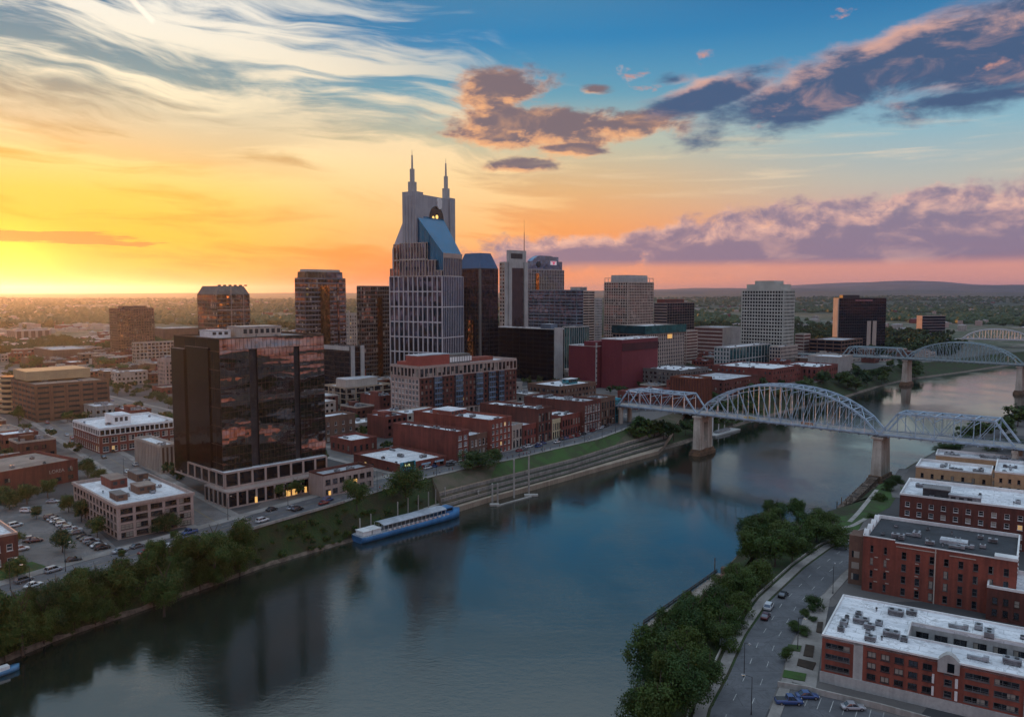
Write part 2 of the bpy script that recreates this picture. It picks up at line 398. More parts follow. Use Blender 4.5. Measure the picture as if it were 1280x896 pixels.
rock = pm('rocky_shore', (.19, .15, .115), (.09, .07, .055), .5, .95, bump=1.0, bsc=2.0)
soil = pm('mulch', (.05, .035, .025), (.03, .022, .016), .3, .95)
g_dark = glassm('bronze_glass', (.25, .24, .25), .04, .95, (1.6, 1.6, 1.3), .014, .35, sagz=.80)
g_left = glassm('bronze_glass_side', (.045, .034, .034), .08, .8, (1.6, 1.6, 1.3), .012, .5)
g_tow = glassm('tower_glass', (.10, .15, .23), .07, .9, (1.5, 1.5, 3.6), .03, .7, sagz=.2)
g_gold = glassm('warm_tower_glass', (.24, .18, .16), .08, .9, (1.6, 1.6, 3.6), .05, .8, sagz=.45, blind=.06)
g_blue = glassm('blue_glass', (.012, .15, .30), .12, .7, (1.5, 1.5, 3.6), .006, .15, sagz=.03)
g_blk = glassm('black_glass', (.035, .045, .062), .08, .85, (1.5, 1.5, 3.4), .015, .6)
g_teal = glassm('teal_glass', (.09, .30, .34), .10, .8, (2.5, 2.5, 3.5), .012, .45)
g_win = glassm('window_glass', (.16, .18, .21), .08, .85, (2.2, 2.2, 3.4), .02, .8, lit=.012, blind=.22)
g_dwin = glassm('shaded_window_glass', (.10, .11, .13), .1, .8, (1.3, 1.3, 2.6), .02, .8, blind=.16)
g_bwin = glassm('pale_window_glass', (.30, .38, .45), .12, .8, (2.2, 2.2, 3.0), .02, .5)
bronze = pm('bronze_mullion', (.075, .052, .042), (.05, .035, .03), .3, .45, metal=.5)

def lampm(name, c, s):
    if name in MC: return MC[name]
    m = bpy.data.materials.new(name); m.use_nodes = True; bs = m.node_tree.nodes['Principled BSDF']
    bs.inputs['Base Color'].default_value = (*c, 1); bs.inputs['Emission Color'].default_value = (*c, 1); bs.inputs['Emission Strength'].default_value = s
    MC[name] = m; return m
lampw = lampm('warm_lamp', (1, .55, .16), .55)
lampc = lampm('pale_lamp', (1, .86, .66), 1.0)

# ------------------------------------------------------------------ facades
WM = {}
def win_mesh(w, h, kind='win'):
    """window: frame round a pane, with a mullion or a transom"""
    k = (round(w, 1), round(h, 1), kind)
    if k in WM: return WM[k]
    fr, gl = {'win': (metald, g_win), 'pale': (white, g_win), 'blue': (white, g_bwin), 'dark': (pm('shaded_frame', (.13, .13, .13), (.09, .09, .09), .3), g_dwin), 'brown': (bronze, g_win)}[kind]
    mb = MB(); t = min(.12, w * .08)
    mb.quad((0, .20, 0), (w, .20, 0), (w, .20, h), (0, .20, h), 1)
    mb.box(0, .08, 0, t, .18, h); mb.box(w - t, .08, 0, w, .18, h); mb.box(t, .08, 0, w - t, .18, t); mb.box(t, .08, h - t, w - t, .18, h)
    if w > 1.6:
        n = max(1, int(w / 1.5))
        for i in range(1, n + 1): mb.box(w * i / (n + 1) - t / 3, .10, t, w * i / (n + 1) + t / 3, .17, h - t)
    if kind == 'dark' and w > 2.4:
        mb.box(0, -.04, h * .36, w, .0, h * .40); n = int(w / .4)
        for i in range(n): mb.box(w * (i + .5) / n - .02, -.03, 0, w * (i + .5) / n + .02, -.01, h * .36)
    elif h > 1.4: mb.box(t, .10, h * .5 - t / 3, w - t, .165, h * .5 + t / 3)
    mb.box(-.1, -.10, -.14, w + .1, .06, -.002, 0)
    me = mb.mesh('window', [fr, gl]); WM[k] = (me, mb); return WM[k]

def wall_face(mb, wins, org, dr, nrm, Ln, z0, z1, s, m=0):
    """one storeyed wall plane from org along dr; openings get reveals, their windows are listed in wins"""
    org = Vector(org); dr = Vector(dr); nrm = Vector(nrm)
    def pt(u, z, d=0.0): p = org + dr * u - nrm * d; return (p.x, p.y, z)
    if s is None or s.get('k') == 'plain':
        mb.quad(pt(0, z0), pt(Ln, z0), pt(Ln, z1), pt(0, z1), m); return
    zb = z0 + s.get('base', 0.0); zt = z1 - s.get('top', 1.0); mg = s.get('mg', .6)
    nx = max(1, round((Ln - 2 * mg) / s['bay'])); nz = s.get('nf') or max(1, round((zt - zb) / s['fl']))
    if zt - zb < 2: mb.quad(pt(0, z0), pt(Ln, z0), pt(Ln, z1), pt(0, z1), m); return
    bx = (Ln - 2 * mg) / nx; bz = (zt - zb) / nz; ww = bx * s['ww']; wh = bz * s['wh']
    sk = s.get('skip', 0.0)
    mb.quad(pt(0, z0), pt(Ln, z0), pt(Ln, zb), pt(0, zb), m); mb.quad(pt(0, zt), pt(Ln, zt), pt(Ln, z1), pt(0, z1), m)
    mb.quad(pt(0, zb), pt(mg, zb), pt(mg, zt), pt(0, zt), m); mb.quad(pt(Ln - mg, zb), pt(Ln, zb), pt(Ln, zt), pt(Ln - mg, zt), m)
    for j in range(nz):
        for i in range(nx):
            a = mg + i * bx; b = a + bx; c = zb + j * bz; d = c + bz
            if sk and rng.random() < sk: mb.quad(pt(a, c), pt(b, c), pt(b, d), pt(a, d), m); continue
            wa = a + (bx - ww) / 2; wb = wa + ww; wc = c + (bz - wh) * .5; wd_ = wc + wh
            vs = [pt(a, c), pt(b, c), pt(b, d), pt(a, d), pt(wa, wc), pt(wb, wc), pt(wb, wd_), pt(wa, wd_),
                  pt(wa, wc, .22), pt(wb, wc, .22), pt(wb, wd_, .22), pt(wa, wd_, .22)]
            mb.add(vs, [(0, 1, 5, 4), (1, 2, 6, 5), (2, 3, 7, 6), (3, 0, 4, 7), (4, 5, 9, 8), (5, 6, 10, 9), (6, 7, 11, 10), (7, 4, 8, 11)], m)
            wins.append((pt(wa, wc), math.atan2(dr.y, dr.x), ww, wh, s.get('w', 'win')))

def grid_face(gl, gr, org, dr, nrm, Ln, z0, z1, s, gm=0):
    """glazed plane with piers and spandrels standing proud of it"""
    org = Vector(org); dr = Vector(dr); nrm = Vector(nrm)
    def pt(u, z, d=0.0): p = org + dr * u - nrm * d; return (p.x, p.y, z)
    gl.quad(pt(0, z0), pt(Ln, z0), pt(Ln, z1), pt(0, z1), gm)
    pd = s.get('pd', .35); nx = max(1, round(Ln / s['bay'])); bx = Ln / nx; pw = s['pw']
    def bar(u0, u1, a, b, d):
        if u1 - u0 < .02 or b - a < .02: return
        vs = [pt(u0, a, .05), pt(u1, a, .05), pt(u1, b, .05), pt(u0, b, .05), pt(u0, a, -d), pt(u1, a, -d), pt(u1, b, -d), pt(u0, b, -d)]
        gr.add(vs, [(4, 5, 6, 7), (0, 4, 7, 3), (1, 2, 6, 5), (3, 7, 6, 2), (0, 1, 5, 4)], 0)
    if pw > 0:
        for i in range(nx + 1):
            u = i * bx
            w_ = pw * (s.get('corner', 1.0) if i in (0, nx) else 1)
            bar(max(0, u - w_ / 2), min(Ln, u + w_ / 2), z0, z1, pd)
    if s['sh'] > 0:
        nz = max(1, round((z1 - z0) / s['fl'])); bz = (z1 - z0) / nz
        for j in range(nz + 1):
            z = z0 + j * bz; h_ = s['sh'] * (s.get('cap', 1.0) if j == nz else 1)
            bar(0, Ln, max(z0, z - h_ / 2), min(z1, z + h_ / 2), pd * s.get('sd', .8))

def roof_parts(root, x0, y0, x1, y1, z, rm, wm, par=.8, units=0, pent=None, unit_m=None, seed=0):
    mb = MB(); mb.quad((x0, y0, z - .5), (x1, y0, z - .5), (x1, y1, z - .5), (x0, y1, z - .5)); mb.build('roof', [rm], root)
    t = .35; mb = MB(); a = z - .52; b = z + par
    mb.box(x0 - .06, y0 - .06, z - .02, x1 + .06, y0 + t, b); mb.box(x0 - .06, y1 - t, z - .02, x1 + .06, y1 + .06, b)
    mb.box(x0 - .06, y0 + t, z - .02, x0 + t, y1 - t, b); mb.box(x1 - t, y0 + t, z - .02, x1 + .06, y1 - t, b)
    for q in ((x0 + t, y0 + t, x1 - t, y0 + t), (x1 - t, y0 + t, x1 - t, y1 - t), (x1 - t, y1 - t, x0 + t, y1 - t), (x0 + t, y1 - t, x0 + t, y0 + t)):
        mb.quad((q[0], q[1], a), (q[0], q[1], z - .02), (q[2], q[3], z - .02), (q[2], q[3], a))
    mb.build('parapet', [wm], root)
    r = random.Random(seed)
    for i in range(units):
        u = r.uniform(x0 + 2, x1 - 3.5); v = r.uniform(y0 + 2, y1 - 3.5)
        unit(root, u, v, z - .5, r)
    if pent:
        for (u0, v0, u1, v1, h, pmm, ptop) in pent:
            a0_, b0_, a1__, b1_ = x0 + (x1 - x0) * u0, y0 + (y1 - y0) * v0, x0 + (x1 - x0) * u1, y0 + (y1 - y0) * v1
            mb = MB(); mb.box(a0_, b0_, z - .49, a1__, b1_, z + h, 0); mb.box(a0_ - .15, b0_ - .15, z + h + .003, a1__ + .15, b1_ + .15, z + h + .3, 1)
            nl = int((a1__ - a0_) / 2.4)
            for i in range(nl): mb.box(a0_ + .6 + i * 2.4, b0_ - .08, z + h * .3, a0_ + 2.0 + i * 2.4, b0_ - .003, z + h * .8, 2)
            mb.build('penthouse', [pmm, ptop, metald], root)

UM = []
def unit(root, x, y, z, r):
    if not UM:
        for k in range(4):
            mb = MB(); w, d, h = [(2.2, 1.5, 1.1), (1.4, 1.4, 1.0), (3.2, 1.8, 1.3), (.9, .9, .7)][k]
            mb.box(-w / 2, -d / 2, .25, w / 2, d / 2, h, 0)
            for sx_ in (-1, 1): mb.box(sx_ * w * .4 - .08, -d / 2, 0, sx_ * w * .4 + .08, d / 2, .248, 1)
            for i in range(max(1, int(w / 1.2))):
                cx = -w / 2 + w * (i + .5) / max(1, int(w / 1.2)); mb.tube((cx, 0, h), (cx, 0, h + .14), .42, .42, 10, 1)
            for i in range(4): mb.box(-w / 2 + .1, -d / 2 - .03, .4 + i * .17, w / 2 - .1, -d / 2 - .003, .48 + i * .17, 1)
            UM.append(mb.mesh('rooftop_unit', [metalg, metald]))
        mb = MB(); mb.tube((0, 0, 0), (0, 0, .7), .18, .18, 8); mb.tube((0, 0, .7), (0, 0, .95), .3, .2, 8, 1); UM.append(mb.mesh('rooftop_unit', [metalg, metald]))
        mb = MB(); mb.box(-1.6, -.35, .2, 1.2, .35, .75, 0); mb.box(1.2, -.5, .2, 2.2, .5, 1.1, 0); mb.box(-1.5, -.2, 0, -1.2, .2, .198, 1); mb.box(1.4, -.3, 0, 1.9, .3, .198, 1); UM.append(mb.mesh('rooftop_unit', [metalg, metald]))
    o = bpy.data.objects.new('rooftop_unit', r.choice(UM)); o.location = (x, y, z); o.rotation_euler = (0, 0, r.choice((0, 0, R(90)))); put(o, root)

def put_windows(root, wins, cap=100):
    """windows as objects of their own; past the cap the smallest-looking rest is one part of kind stuff"""
    if len(wins) > cap:
        mw = root.matrix_world if False else Matrix.Translation(root.location) @ Matrix.Rotation(root.rotation_euler.z, 4, 'Z')
        wins.sort(key=lambda w: (mw @ Vector(w[0]) - Vector((0, 0, CAMH))).length / (w[2] * w[3]) ** .5)
        rest = wins[cap:]; wins = wins[:cap]
        mb = MB(); mats = []
        for (p, a, w, h, k) in rest:
            me, src = win_mesh(w, h, k)
            idx = []
            for mt in me.materials:
                if mt not in mats: mats.append(mt)
                idx.append(mats.index(mt))
            ca, sa = math.cos(a), math.sin(a); b = len(mb.v)
            mb.v.extend([(p[0] + v[0] * ca - v[1] * sa, p[1] + v[0] * sa + v[1] * ca, p[2] + v[2]) for v in src.v])
            for f, mi in zip(src.f, src.m): mb.f.append([b + i for i in f]); mb.m.append(idx[mi]); mb.sm.append(False)
        o = mb.build('window', mats, root); o['kind'] = 'stuff'
    for (p, a, w, h, k) in wins:
        o = bpy.data.objects.new('window', win_mesh(w, h, k)[0]); o.location = p; o.rotation_euler = (0, 0, a); put(o, root)

def frame_of(near, base, left, right, top, az, g=GZ, Y=None, zt=None):
    """measure a box building's plan: near corner, length along az (right face), depth to the left"""
    if Y is None: p = G(near, base, g); Y = p.y
    z1 = zat(near, top, Y) if zt is None else zt
    X0 = ux(near, (g + z1) / 2 if Y < 350 else z1, Y)
    a = (math.sin(R(az)), math.cos(R(az))); b = (-a[1], a[0])
    cp, sp = math.cos(PITCH), math.sin(PITCH); hz = (CAMH - z1) * sp
    def ext(px, d):
        k = (px - 640) / 1000
        return (k * (Y * cp + hz) - X0) / (d[0] - k * d[1] * cp)
    return X0, Y, ext(right, a), ext(left, b), z1
BOX = []
def block(name, label, near, base, left, right, top, az=43.5, g=GZ, Y=None, zt=None, specs=None, wall=brick, roof=whroof, cap=None,
          units=3, pent=None, par=.6, glaz=g_tow, frame=stone, group=None, Lo=None, Do=None, cat='building', maxD=90, maxL=120, register=True):
    X0, Y0, Ln, D, z1 = frame_of(near, base, left, right, top, az, g, Y, zt)
    if Lo: Ln = Lo
    if Do: D = Do
    if Ln < 2 or Ln > maxL * 3: Ln = maxL * .3
    if D < 2 or D > maxD * 3: D = maxD * .3
    Ln = min(Ln, maxL); D = min(D, maxD)
    root = empty(name, (X0, Y0, g), R(90 - az)); tag(root, label, cat, group)
    H = z1 - g
    return root, box_building(root, 0, 0, Ln, D, 0, H, specs, wall, roof, units, pent, par, glaz, frame, cap, seed=hash_(near, top))
def hash_(a, b): return int(a * 31 + b * 17) % 9973

def box_building(root, x0, y0, x1, y1, z0, H, specs, wall, roof, units=0, pent=None, par=.6, glaz=g_tow, frame=stone, cap=None, seed=0, maxw=100, rootparts=True):
    specs = specs or [None] * 4
    if isinstance(specs, dict): specs = [specs] * 4
    if len(specs) == 2: specs = [specs[0], dict(specs[0]) if specs[0] and specs[0]['k'] == 'grid' else None, dict(specs[1]) if specs[1] and specs[1]['k'] == 'grid' else None, specs[1]]
    faces = [((x0, y0, 0), (1, 0, 0), (0, -1, 0), x1 - x0), ((x1, y0, 0), (0, 1, 0), (1, 0, 0), y1 - y0),
             ((x1, y1, 0), (-1, 0, 0), (0, 1, 0), x1 - x0), ((x0, y1, 0), (0, -1, 0), (-1, 0, 0), y1 - y0)]
    wl = MB(); gl = MB(); gr = MB(); wins = []; fr2 = frame
    for s, (o, d, n, ln) in zip(specs, faces):
        if s and s['k'] == 'grid': grid_face(gl, gr, o, d, n, ln, z0, H, s, s.get('gm', 0))
        else: wall_face(wl, wins, o, d, n, ln, z0, H, s)
    if wl.v: wl.build('wall', [wall], root)
    if gl.v: gl.build('glazing', glaz if isinstance(glaz, (list, tuple)) else [glaz], root)
    if gr.v: gr.build('facade_frame', [frame], root)
    put_windows(root, wins, maxw)
    roof_parts(root, x0, y0, x1, y1, H, roof, cap or (frame if gr.v and not wl.v else wall), par, units, pent, seed=seed)
    return (x1 - x0, y1 - y0, H)

def PU(bay=3.5, fl=3.6, ww=.5, wh=.55, w='win', base=0.0, top=1.2, **k): return dict(k='punch', bay=bay, fl=fl, ww=ww, wh=wh, w=w, base=base, top=top, **k)
def GR(bay=3.0, fl=3.6, pw=.5, sh=.8, pd=.35, **k): return dict(k='grid', bay=bay, fl=fl, pw=pw, sh=sh, pd=pd, **k)

# ================================================================== water, banks, ground, roads
def offset(pts, d):
    """shift a plan polyline sideways (positive = to the left of its direction)"""
    out = []
    for i, p in enumerate(pts):
        a = pts[max(0, i - 1)]; b = pts[min(len(pts) - 1, i + 1)]
        t = Vector((b[0] - a[0], b[1] - a[1])).normalized()
        out.append((p[0] - t.y * d, p[1] + t.x * d))
    return out
def resample(pts, n):
    pts = [Vector((p[0], p[1])) for p in pts]; ln = [0]
    for a, b in zip(pts, pts[1:]): ln.append(ln[-1] + (b - a).length)
    out = []
    for i in range(n):
        s = ln[-1] * i / (n - 1); k = 0
        while k < len(ln) - 2 and ln[k + 1] < s: k += 1
        t = (s - ln[k]) / max(1e-6, ln[k + 1] - ln[k]); q = pts[k].lerp(pts[k + 1], t); out.append((q.x, q.y))
    return out
def g2(px, py, z=GZ): p = G(px, py, z); return (p.x, p.y)

# --- river
def water_mat():
    m = bpy.data.materials.new('river_water'); m.use_nodes = True; t = NT(m.node_tree); bs = m.node_tree.nodes['Principled BSDF']
    o = t.new('ShaderNodeTexCoord').outputs['Object']
    n1 = t.noise(t.vm('MULTIPLY', o, (1, 1.7, 1)), .30, 4, .6, .5)
    n2 = t.noise(t.vm('MULTIPLY', o, (1, 1.3, 1)), 1.5, 3, .6, .2)
    big = t.noise(o, .012, 4, .55, .8); b2 = t.noise(t.vm('MULTIPLY', o, (1.0, .4, 1)), .03, 3, .6, .5)
    amp = t.sm(big * .6 + b2 * .4, .42, .58) * .8 + .35
    h = (n1 * .62 + n2 * .38) * amp
    b = t.new('ShaderNodeBump'); b.inputs['Strength'].default_value = 1.0; b.inputs['Distance'].default_value = .085; t.put(b.inputs['Height'], h)
    m.node_tree.links.new(b.outputs[0], bs.inputs['Normal'])
    t.put(bs.inputs['Base Color'], t.mix(t.sm(big, .3, .7), (.010, .017, .012), (.017, .024, .017)))
    bs.inputs['Roughness'].default_value = .02; bs.inputs['IOR'].default_value = 1.95; bs.inputs['Specular IOR Level'].default_value = .72
    return m
mb = MB(); mb.quad((-700, -900, 0), (3200, -900, 0), (3200, 1900, 0), (-700, 1900, 0)); tag(mb.build('water', [water_mat()]), kind='structure')

# --- plan of the banks
WL = [(-186, 60), (-150, 130)] + [g2(x, y, 0) for x, y in [(0, 832), (75, 800), (200, 757), (330, 710), (430, 681), (500, 663), (556, 645), (610, 628), (668, 612), (738, 592), (823, 568), (905, 541), (985, 515), (1040, 505), (1100, 485), (1133, 476), (1200, 467), (1280, 455)]]
e = Vector(WL[-1]); dE = (Vector(WL[-1]) - Vector(WL[-2])).normalized()
WL += [tuple(e + Vector((.85, .52)) * 300), tuple(e + Vector((.95, .3)) * 900), tuple(e + Vector((1, .1)) * 2200)]
TL = [(-205, 66), (-168, 138), (-141, 178)] + [g2(x, y) for x, y in [(0, 757), (120, 719), (254, 680), (340, 654), (430, 628), (484, 611), (540, 596), (590, 584), (640, 574.5), (700, 560), (748, 549), (800, 530), (862, 509)]]
n0 = len(TL)
ext_ = [Vector(p) for p in WL[13:]]
o2 = offset([(p.x, p.y) for p in ext_], 27)
TL += o2
# left ground sheet
mb = MB(); mb.poly([(x, y, GZ) for x, y in TL] + [(9000, 1500, GZ), (30000, 4000, GZ), (30000, 60000, GZ), (-45000, 60000, GZ), (-45000, 66, GZ)], 0)

def ground_mat():
    m = bpy.data.materials.new('city_ground'); m.use_nodes = True; t = NT(m.node_tree); bs = m.node_tree.nodes['Principled BSDF']
    o = t.new('ShaderNodeTexCoord').outputs['Object']; x, y, z = t.sep(o)
    r = R(90 - 43.5); u = x * math.cos(r) + y * math.sin(r); v = y * math.cos(r) - x * math.sin(r)
    q = t.comb(u, v, 0.0)
    vo = t.new('ShaderNodeTexVoronoi'); vo.distance = 'CHEBYCHEV'; t.put(vo.inputs['Vector'], t.vm('SCALE', q, .028)); vo.inputs['Scale'].default_value = 1.0
    cell = t.sep(X(t, vo.outputs['Color']))
    paved = t.mix(t.sm(cell[0], .3, .7), (.055, .054, .056), (.15, .135, .125))
    paved = t.mix(t.noise(o, .3, 4, .6), t.mix(.5, paved, (.03, .03, .03)), paved)
    lawn = t.mix(t.noise(o, .06, 5, .65), (.024, .045, .016), (.075, .085, .04))
    n = t.noise(o, .0035, 5, .6); dist = t.vm('LENGTH', t.vm('SUBTRACT', o, (60.0, 560.0, 12.0)))
    f = t.sm(dist + (n - .5) * 900, 420, 1000)
    c2 = t.sm(t.noise(q, .018, 4, .7), .53, .60) * .85
    far = t.mix(c2, lawn, (.20, .17, .15))
    t.put(bs.inputs['Base Color'], t.mix(f, paved, far)); bs.inputs['Roughness'].default_value = .92
    return m
grm = ground_mat()
tag(mb.build('ground', [grm]), kind='structure')

def fbm(x, y, s=1.0): return mnoise.fractal(Vector((x * s, y * s, 3.3)), .9, 2.1, 4)
def bank_strip(name, top, bot, zt, mats, nl, nc=9, zb=-1.6, amp=.9, conv=.75):
    A_ = resample(top, nl); B_ = resample(bot, nl); mb = MB()
    for i in range(nl):
        for j in range(nc + 1):
            t = j / nc; x = A_[i][0] + (B_[i][0] - A_[i][0]) * t; y = A_[i][1] + (B_[i][1] - A_[i][1]) * t
            z = zt + (zb - zt) * (t ** conv) if j else zt
            e_ = math.sin(math.pi * t) if j < nc else 0
            if 0 < j: z += fbm(x, y, .22) * amp * e_ + fbm(x, y, .9) * .25 * e_; x += fbm(x, y, .3) * .8 * e_
            mb.v.append((x, y, z))
    for i in range(nl - 1):
        for j in range(nc):
            a = i * (nc + 1) + j
            mb.f.append([a, a + nc + 1, a + nc + 2, a + 1][::-1]); mb.m.append(1 if j >= nc - 2 else 0); mb.sm.append(True)
    o = mb.build(name, mats); tag(o, kind='structure'); return o
# waterline pushed a little under the surface so the shore reads at z = 0
def split(pl, i, j): return pl[i:j]
bank_strip('river_bank', TL[:10], WL[:9], GZ, [bankm, rock], 120, zb=-1.2)
bank_strip('river_bank', TL[n0 - 1:], WL[13 - 1:], GZ, [bankm, rock], 90, zb=-1.2)

# --- riverfront terraces between the street and the water
T0 = TL[9:n0]; W0 = WL[8:13]
NS = 60
ta_ = resample(T0, NS); wa_ = resample(W0, NS)
def lerp2(a, b, t): return (a[0] + (b[0] - a[0]) * t, a[1] + (b[1] - a[1]) * t)
steps = [(0.0, .56, 11.9, 8.0, 0), (.56, .60, 7.7, 7.7, 2), (.60, .67, 6.4, 6.0, 5), (.67, .71, 5.8, 5.8, 2), (.71, .78, 4.4, 4.0, 5), (.78, .82, 3.7, 3.7, 2), (.82, .86, 2.6, 2.4, 5), (.86, 1.0, 2.1, 2.1, 3)]
mb = MB()
for k, (t0_, t1_, za, zb_, mi) in enumerate(steps):
    for i in range(NS - 1):
        f = i / NS
        mi2 = mi
        if k == 0 and (f > .62 or f < .15): mi2 = 6
        if mi == 2 and (f > .66 or f < .15): mi2 = 3
        if mi == 5 and f < .15: mi2 = 4
        p0, p1 = lerp2(ta_[i], wa_[i], t0_), lerp2(ta_[i + 1], wa_[i + 1], t0_)
        q0, q1 = lerp2(ta_[i], wa_[i], t1_), lerp2(ta_[i + 1], wa_[i + 1], t1_)
        mb.quad((*p0, za), (*q0, zb_), (*q1, zb_), (*p1, za), mi2)
        zn = steps[k + 1][2] if k + 1 < len(steps) else -1.5
        mb.quad((*q0, zb_), (*q0, zn), (*q1, zn), (*q1, zb_), 3 if mi in (0, 1) else mi)
        for (e0, e1) in (((p0, q0),) if i == 0 else ()) + (((p1, q1),) if i == NS - 2 else ()): mb.quad((*e0, -1.5), (*e1, -1.5), (*e1, zb_), (*e0, za), 3); mb.quad((*e1, -1.5), (*e0, -1.5), (*e0, za), (*e1, zb_), 3) if False else None
        if k == 0: mb.quad((*p0, GZ), (*p0, za), (*p1, za), (*p1, GZ), 2)
tag(mb.build('terrace', [grass, bankm, pm('worn_step', (.27, .25, .225), (.15, .14, .125), .12, .9, streak=True), dockc, pm('bare_earth', (.10, .075, .05), (.05, .045, .03), .2, .95), pm('dark_turf', (.035, .05, .025), (.05, .045, .035), .3, .95), pm('trodden_slope', (.055, .06, .03), (.10, .08, .055), .12, .95)]), kind='structure')  # turf between the steps is a dark green and brown mix

# --- roads
def ribbon(name, pts, w, z, mat, n=None, kind='structure', thick=0.0, off=0.0):
    pts = resample(pts, n or max(2, len(pts) * 6)); a = offset(pts, off + w / 2); b = offset(pts, off - w / 2); mb = MB()
    for i in range(len(pts) - 1):
        mb.quad((*b[i], z), (*b[i + 1], z), (*a[i + 1], z), (*a[i], z))
        if thick:
            mb.quad((*b[i], z - thick), (*b[i + 1], z - thick), (*b[i + 1], z), (*b[i], z)); mb.quad((*a[i + 1], z - thick), (*a[i], z - thick), (*a[i], z), (*a[i + 1], z))
    return tag(mb.build(name, [mat]), kind=kind)
def dashes(name, pts, off, z, ln=3.0, gap=6.0, w=.18, mat=None, solid=False):
    tot = sum((Vector(b) - Vector(a)).length for a, b in zip(pts, pts[1:])); n = int(tot / .75) + 2
    c = offset(resample(pts, n), off); a = offset(c, w / 2); b = offset(c, -w / 2); mb = MB(); s = 0
    for i in range(n - 1):
        if solid or (s % (ln + gap)) < ln: mb.quad((*b[i], z), (*b[i + 1], z), (*a[i + 1], z), (*a[i], z))
        s += .75
    return tag(mb.build(name, [mat or linem]), kind='structure')
edge1 = [(-205, 66), (-168, 138)] + TL[2:n0 - 1]
ST1 = offset(edge1, 8.2)
ribbon('road', ST1, 12.0, GZ + .02, asph, 90)
ribbon('pavement', ST1, 2.3, GZ + .15, side, 90, thick=.15, off=-7.2)
ribbon('pavement', ST1, 4.0, GZ + .15, side, 90, thick=.15, off=8.0)
dashes('road_marking', ST1, 0.0, GZ + .03, 3, 5, .2, yline, solid=True); dashes('road_marking', ST1, 3.1, GZ + .03); dashes('road_marking', ST1, -3.1, GZ + .03)
# cross streets running up from the river
def cross(p, az, ln, w=13.0, z=GZ + .016, n=24):
    d = (math.sin(R(az)), math.cos(R(az))); q = (p[0] + d[0] * ln, p[1] + d[1] * ln); pts = [p, lerp2(p, q, .5), q]
    ribbon('road', pts, w, z, asphl, n); ribbon('pavement', pts, 3.2, z + .13, side, n, thick=.14, off=w / 2 + 1.6); ribbon('pavement', pts, 3.2, z + .13, side, n, thick=.14, off=-w / 2 - 1.6)
    dashes('road_marking', pts, 0, z + .008, 3, 5, .2, yline, solid=True); return pts
CS1 = cross((-98, 264), -40.2, 620, 13)
CS2 = cross((-46, 346), -46.5, 700, 12)
CS3 = cross((118, 545), -46.5, 900, 14)
PAR = [cross((-205 - 0, 428), 43.5, 900, 10, GZ + .008)]
# parking area at the left
mb = MB(); mb.poly([(*g2(x, y), GZ + .006) for x, y in [(-30, 700), (-30, 640), (58, 622), (92, 636), (152, 690), (126, 703), (60, 706), (20, 722)]]); tag(mb.build('parking_lot', [asphl]), kind='structure')
mb = MB(); mb.poly([(*g2(x, y), GZ + .14) for x, y in [(-30, 742), (-30, 717), (40, 702), (58, 708), (50, 714)]]); tag(mb.build('lawn', [grass]), kind='structure')

# --- near right bank
WR = [(6, -120), (14, 60)] + [g2(x, y, 0) for x, y in [(785, 896), (800, 830), (812, 783), (850, 752), (890, 725), (905, 700), (932, 668), (1000, 655), (1046, 640), (1075, 615), (1100, 600), (1190, 548), (1280, 510)]] + [(700, 900), (1400, 1250), (3200, 1500)]
TR = offset(WR, -12.5)
TR[8] = (TR[8][0] + 2, TR[8][1] - 4)
mb = MB(); mb.poly([(x, y, RZ) for x, y in TR] + [(3200, -900, RZ), (20, -900, RZ)], 0); tag(mb.build('ground', [grm]), kind='structure')
mb = MB(); mb.poly([(x, y, RZ + .012) for x, y in TR[:12]] + [(x, y, RZ + .012) for x, y in offset([(18, 60), (32, 110), g2(920, 896, RZ), g2(941, 850, RZ), g2(960, 800, RZ), g2(987, 756, RZ), g2(1028, 713, RZ), g2(1075, 688, RZ)], 4)[::-1]]); tag(mb.build('verge', [bankm]), kind='structure')
bank_strip('river_bank', WR, TR, RZ, [bankm, rock], 2)if False else None
bank_strip('river_bank', TR, WR, RZ, [bankm, rock], 130, zb=-1.2, amp=.6)
_b = [o for o in COL.objects if o.name.startswith('river_bank')][-1]
_b.data.flip_normals()
rl_ = [g2(x, y, RZ) for x, y in [(880, 896), (905, 850), (930, 800), (970, 750), (1020, 705), (1065, 680)]]
rr_ = [g2(x, y, RZ) for x, y in [(960, 896), (978, 850), (990, 800), (1004, 762), (1037, 722), (1078, 695)]]
RC = [(18, 60), (32, 110)] + [((a[0] + b[0]) / 2, (a[1] + b[1]) / 2) for a, b in zip(rl_, rr_)] + [(134, 270), (160, 286), (190, 300)]
RC[-4] = (107, 249)
ribbon('road', RC, 10.0, RZ + .02, asph, 90)
ribbon('pavement', RC, 2.4, RZ + .15, side, 90, thick=.15, off=6.8); ribbon('pavement', RC, 2.2, RZ + .15, side, 90, thick=.15, off=-6.5)
dashes('road_marking', RC, 1.9, RZ + .03, 3, 6, .15); dashes('road_marking', RC, -1.7, RZ + .03, 3, 6, .15)
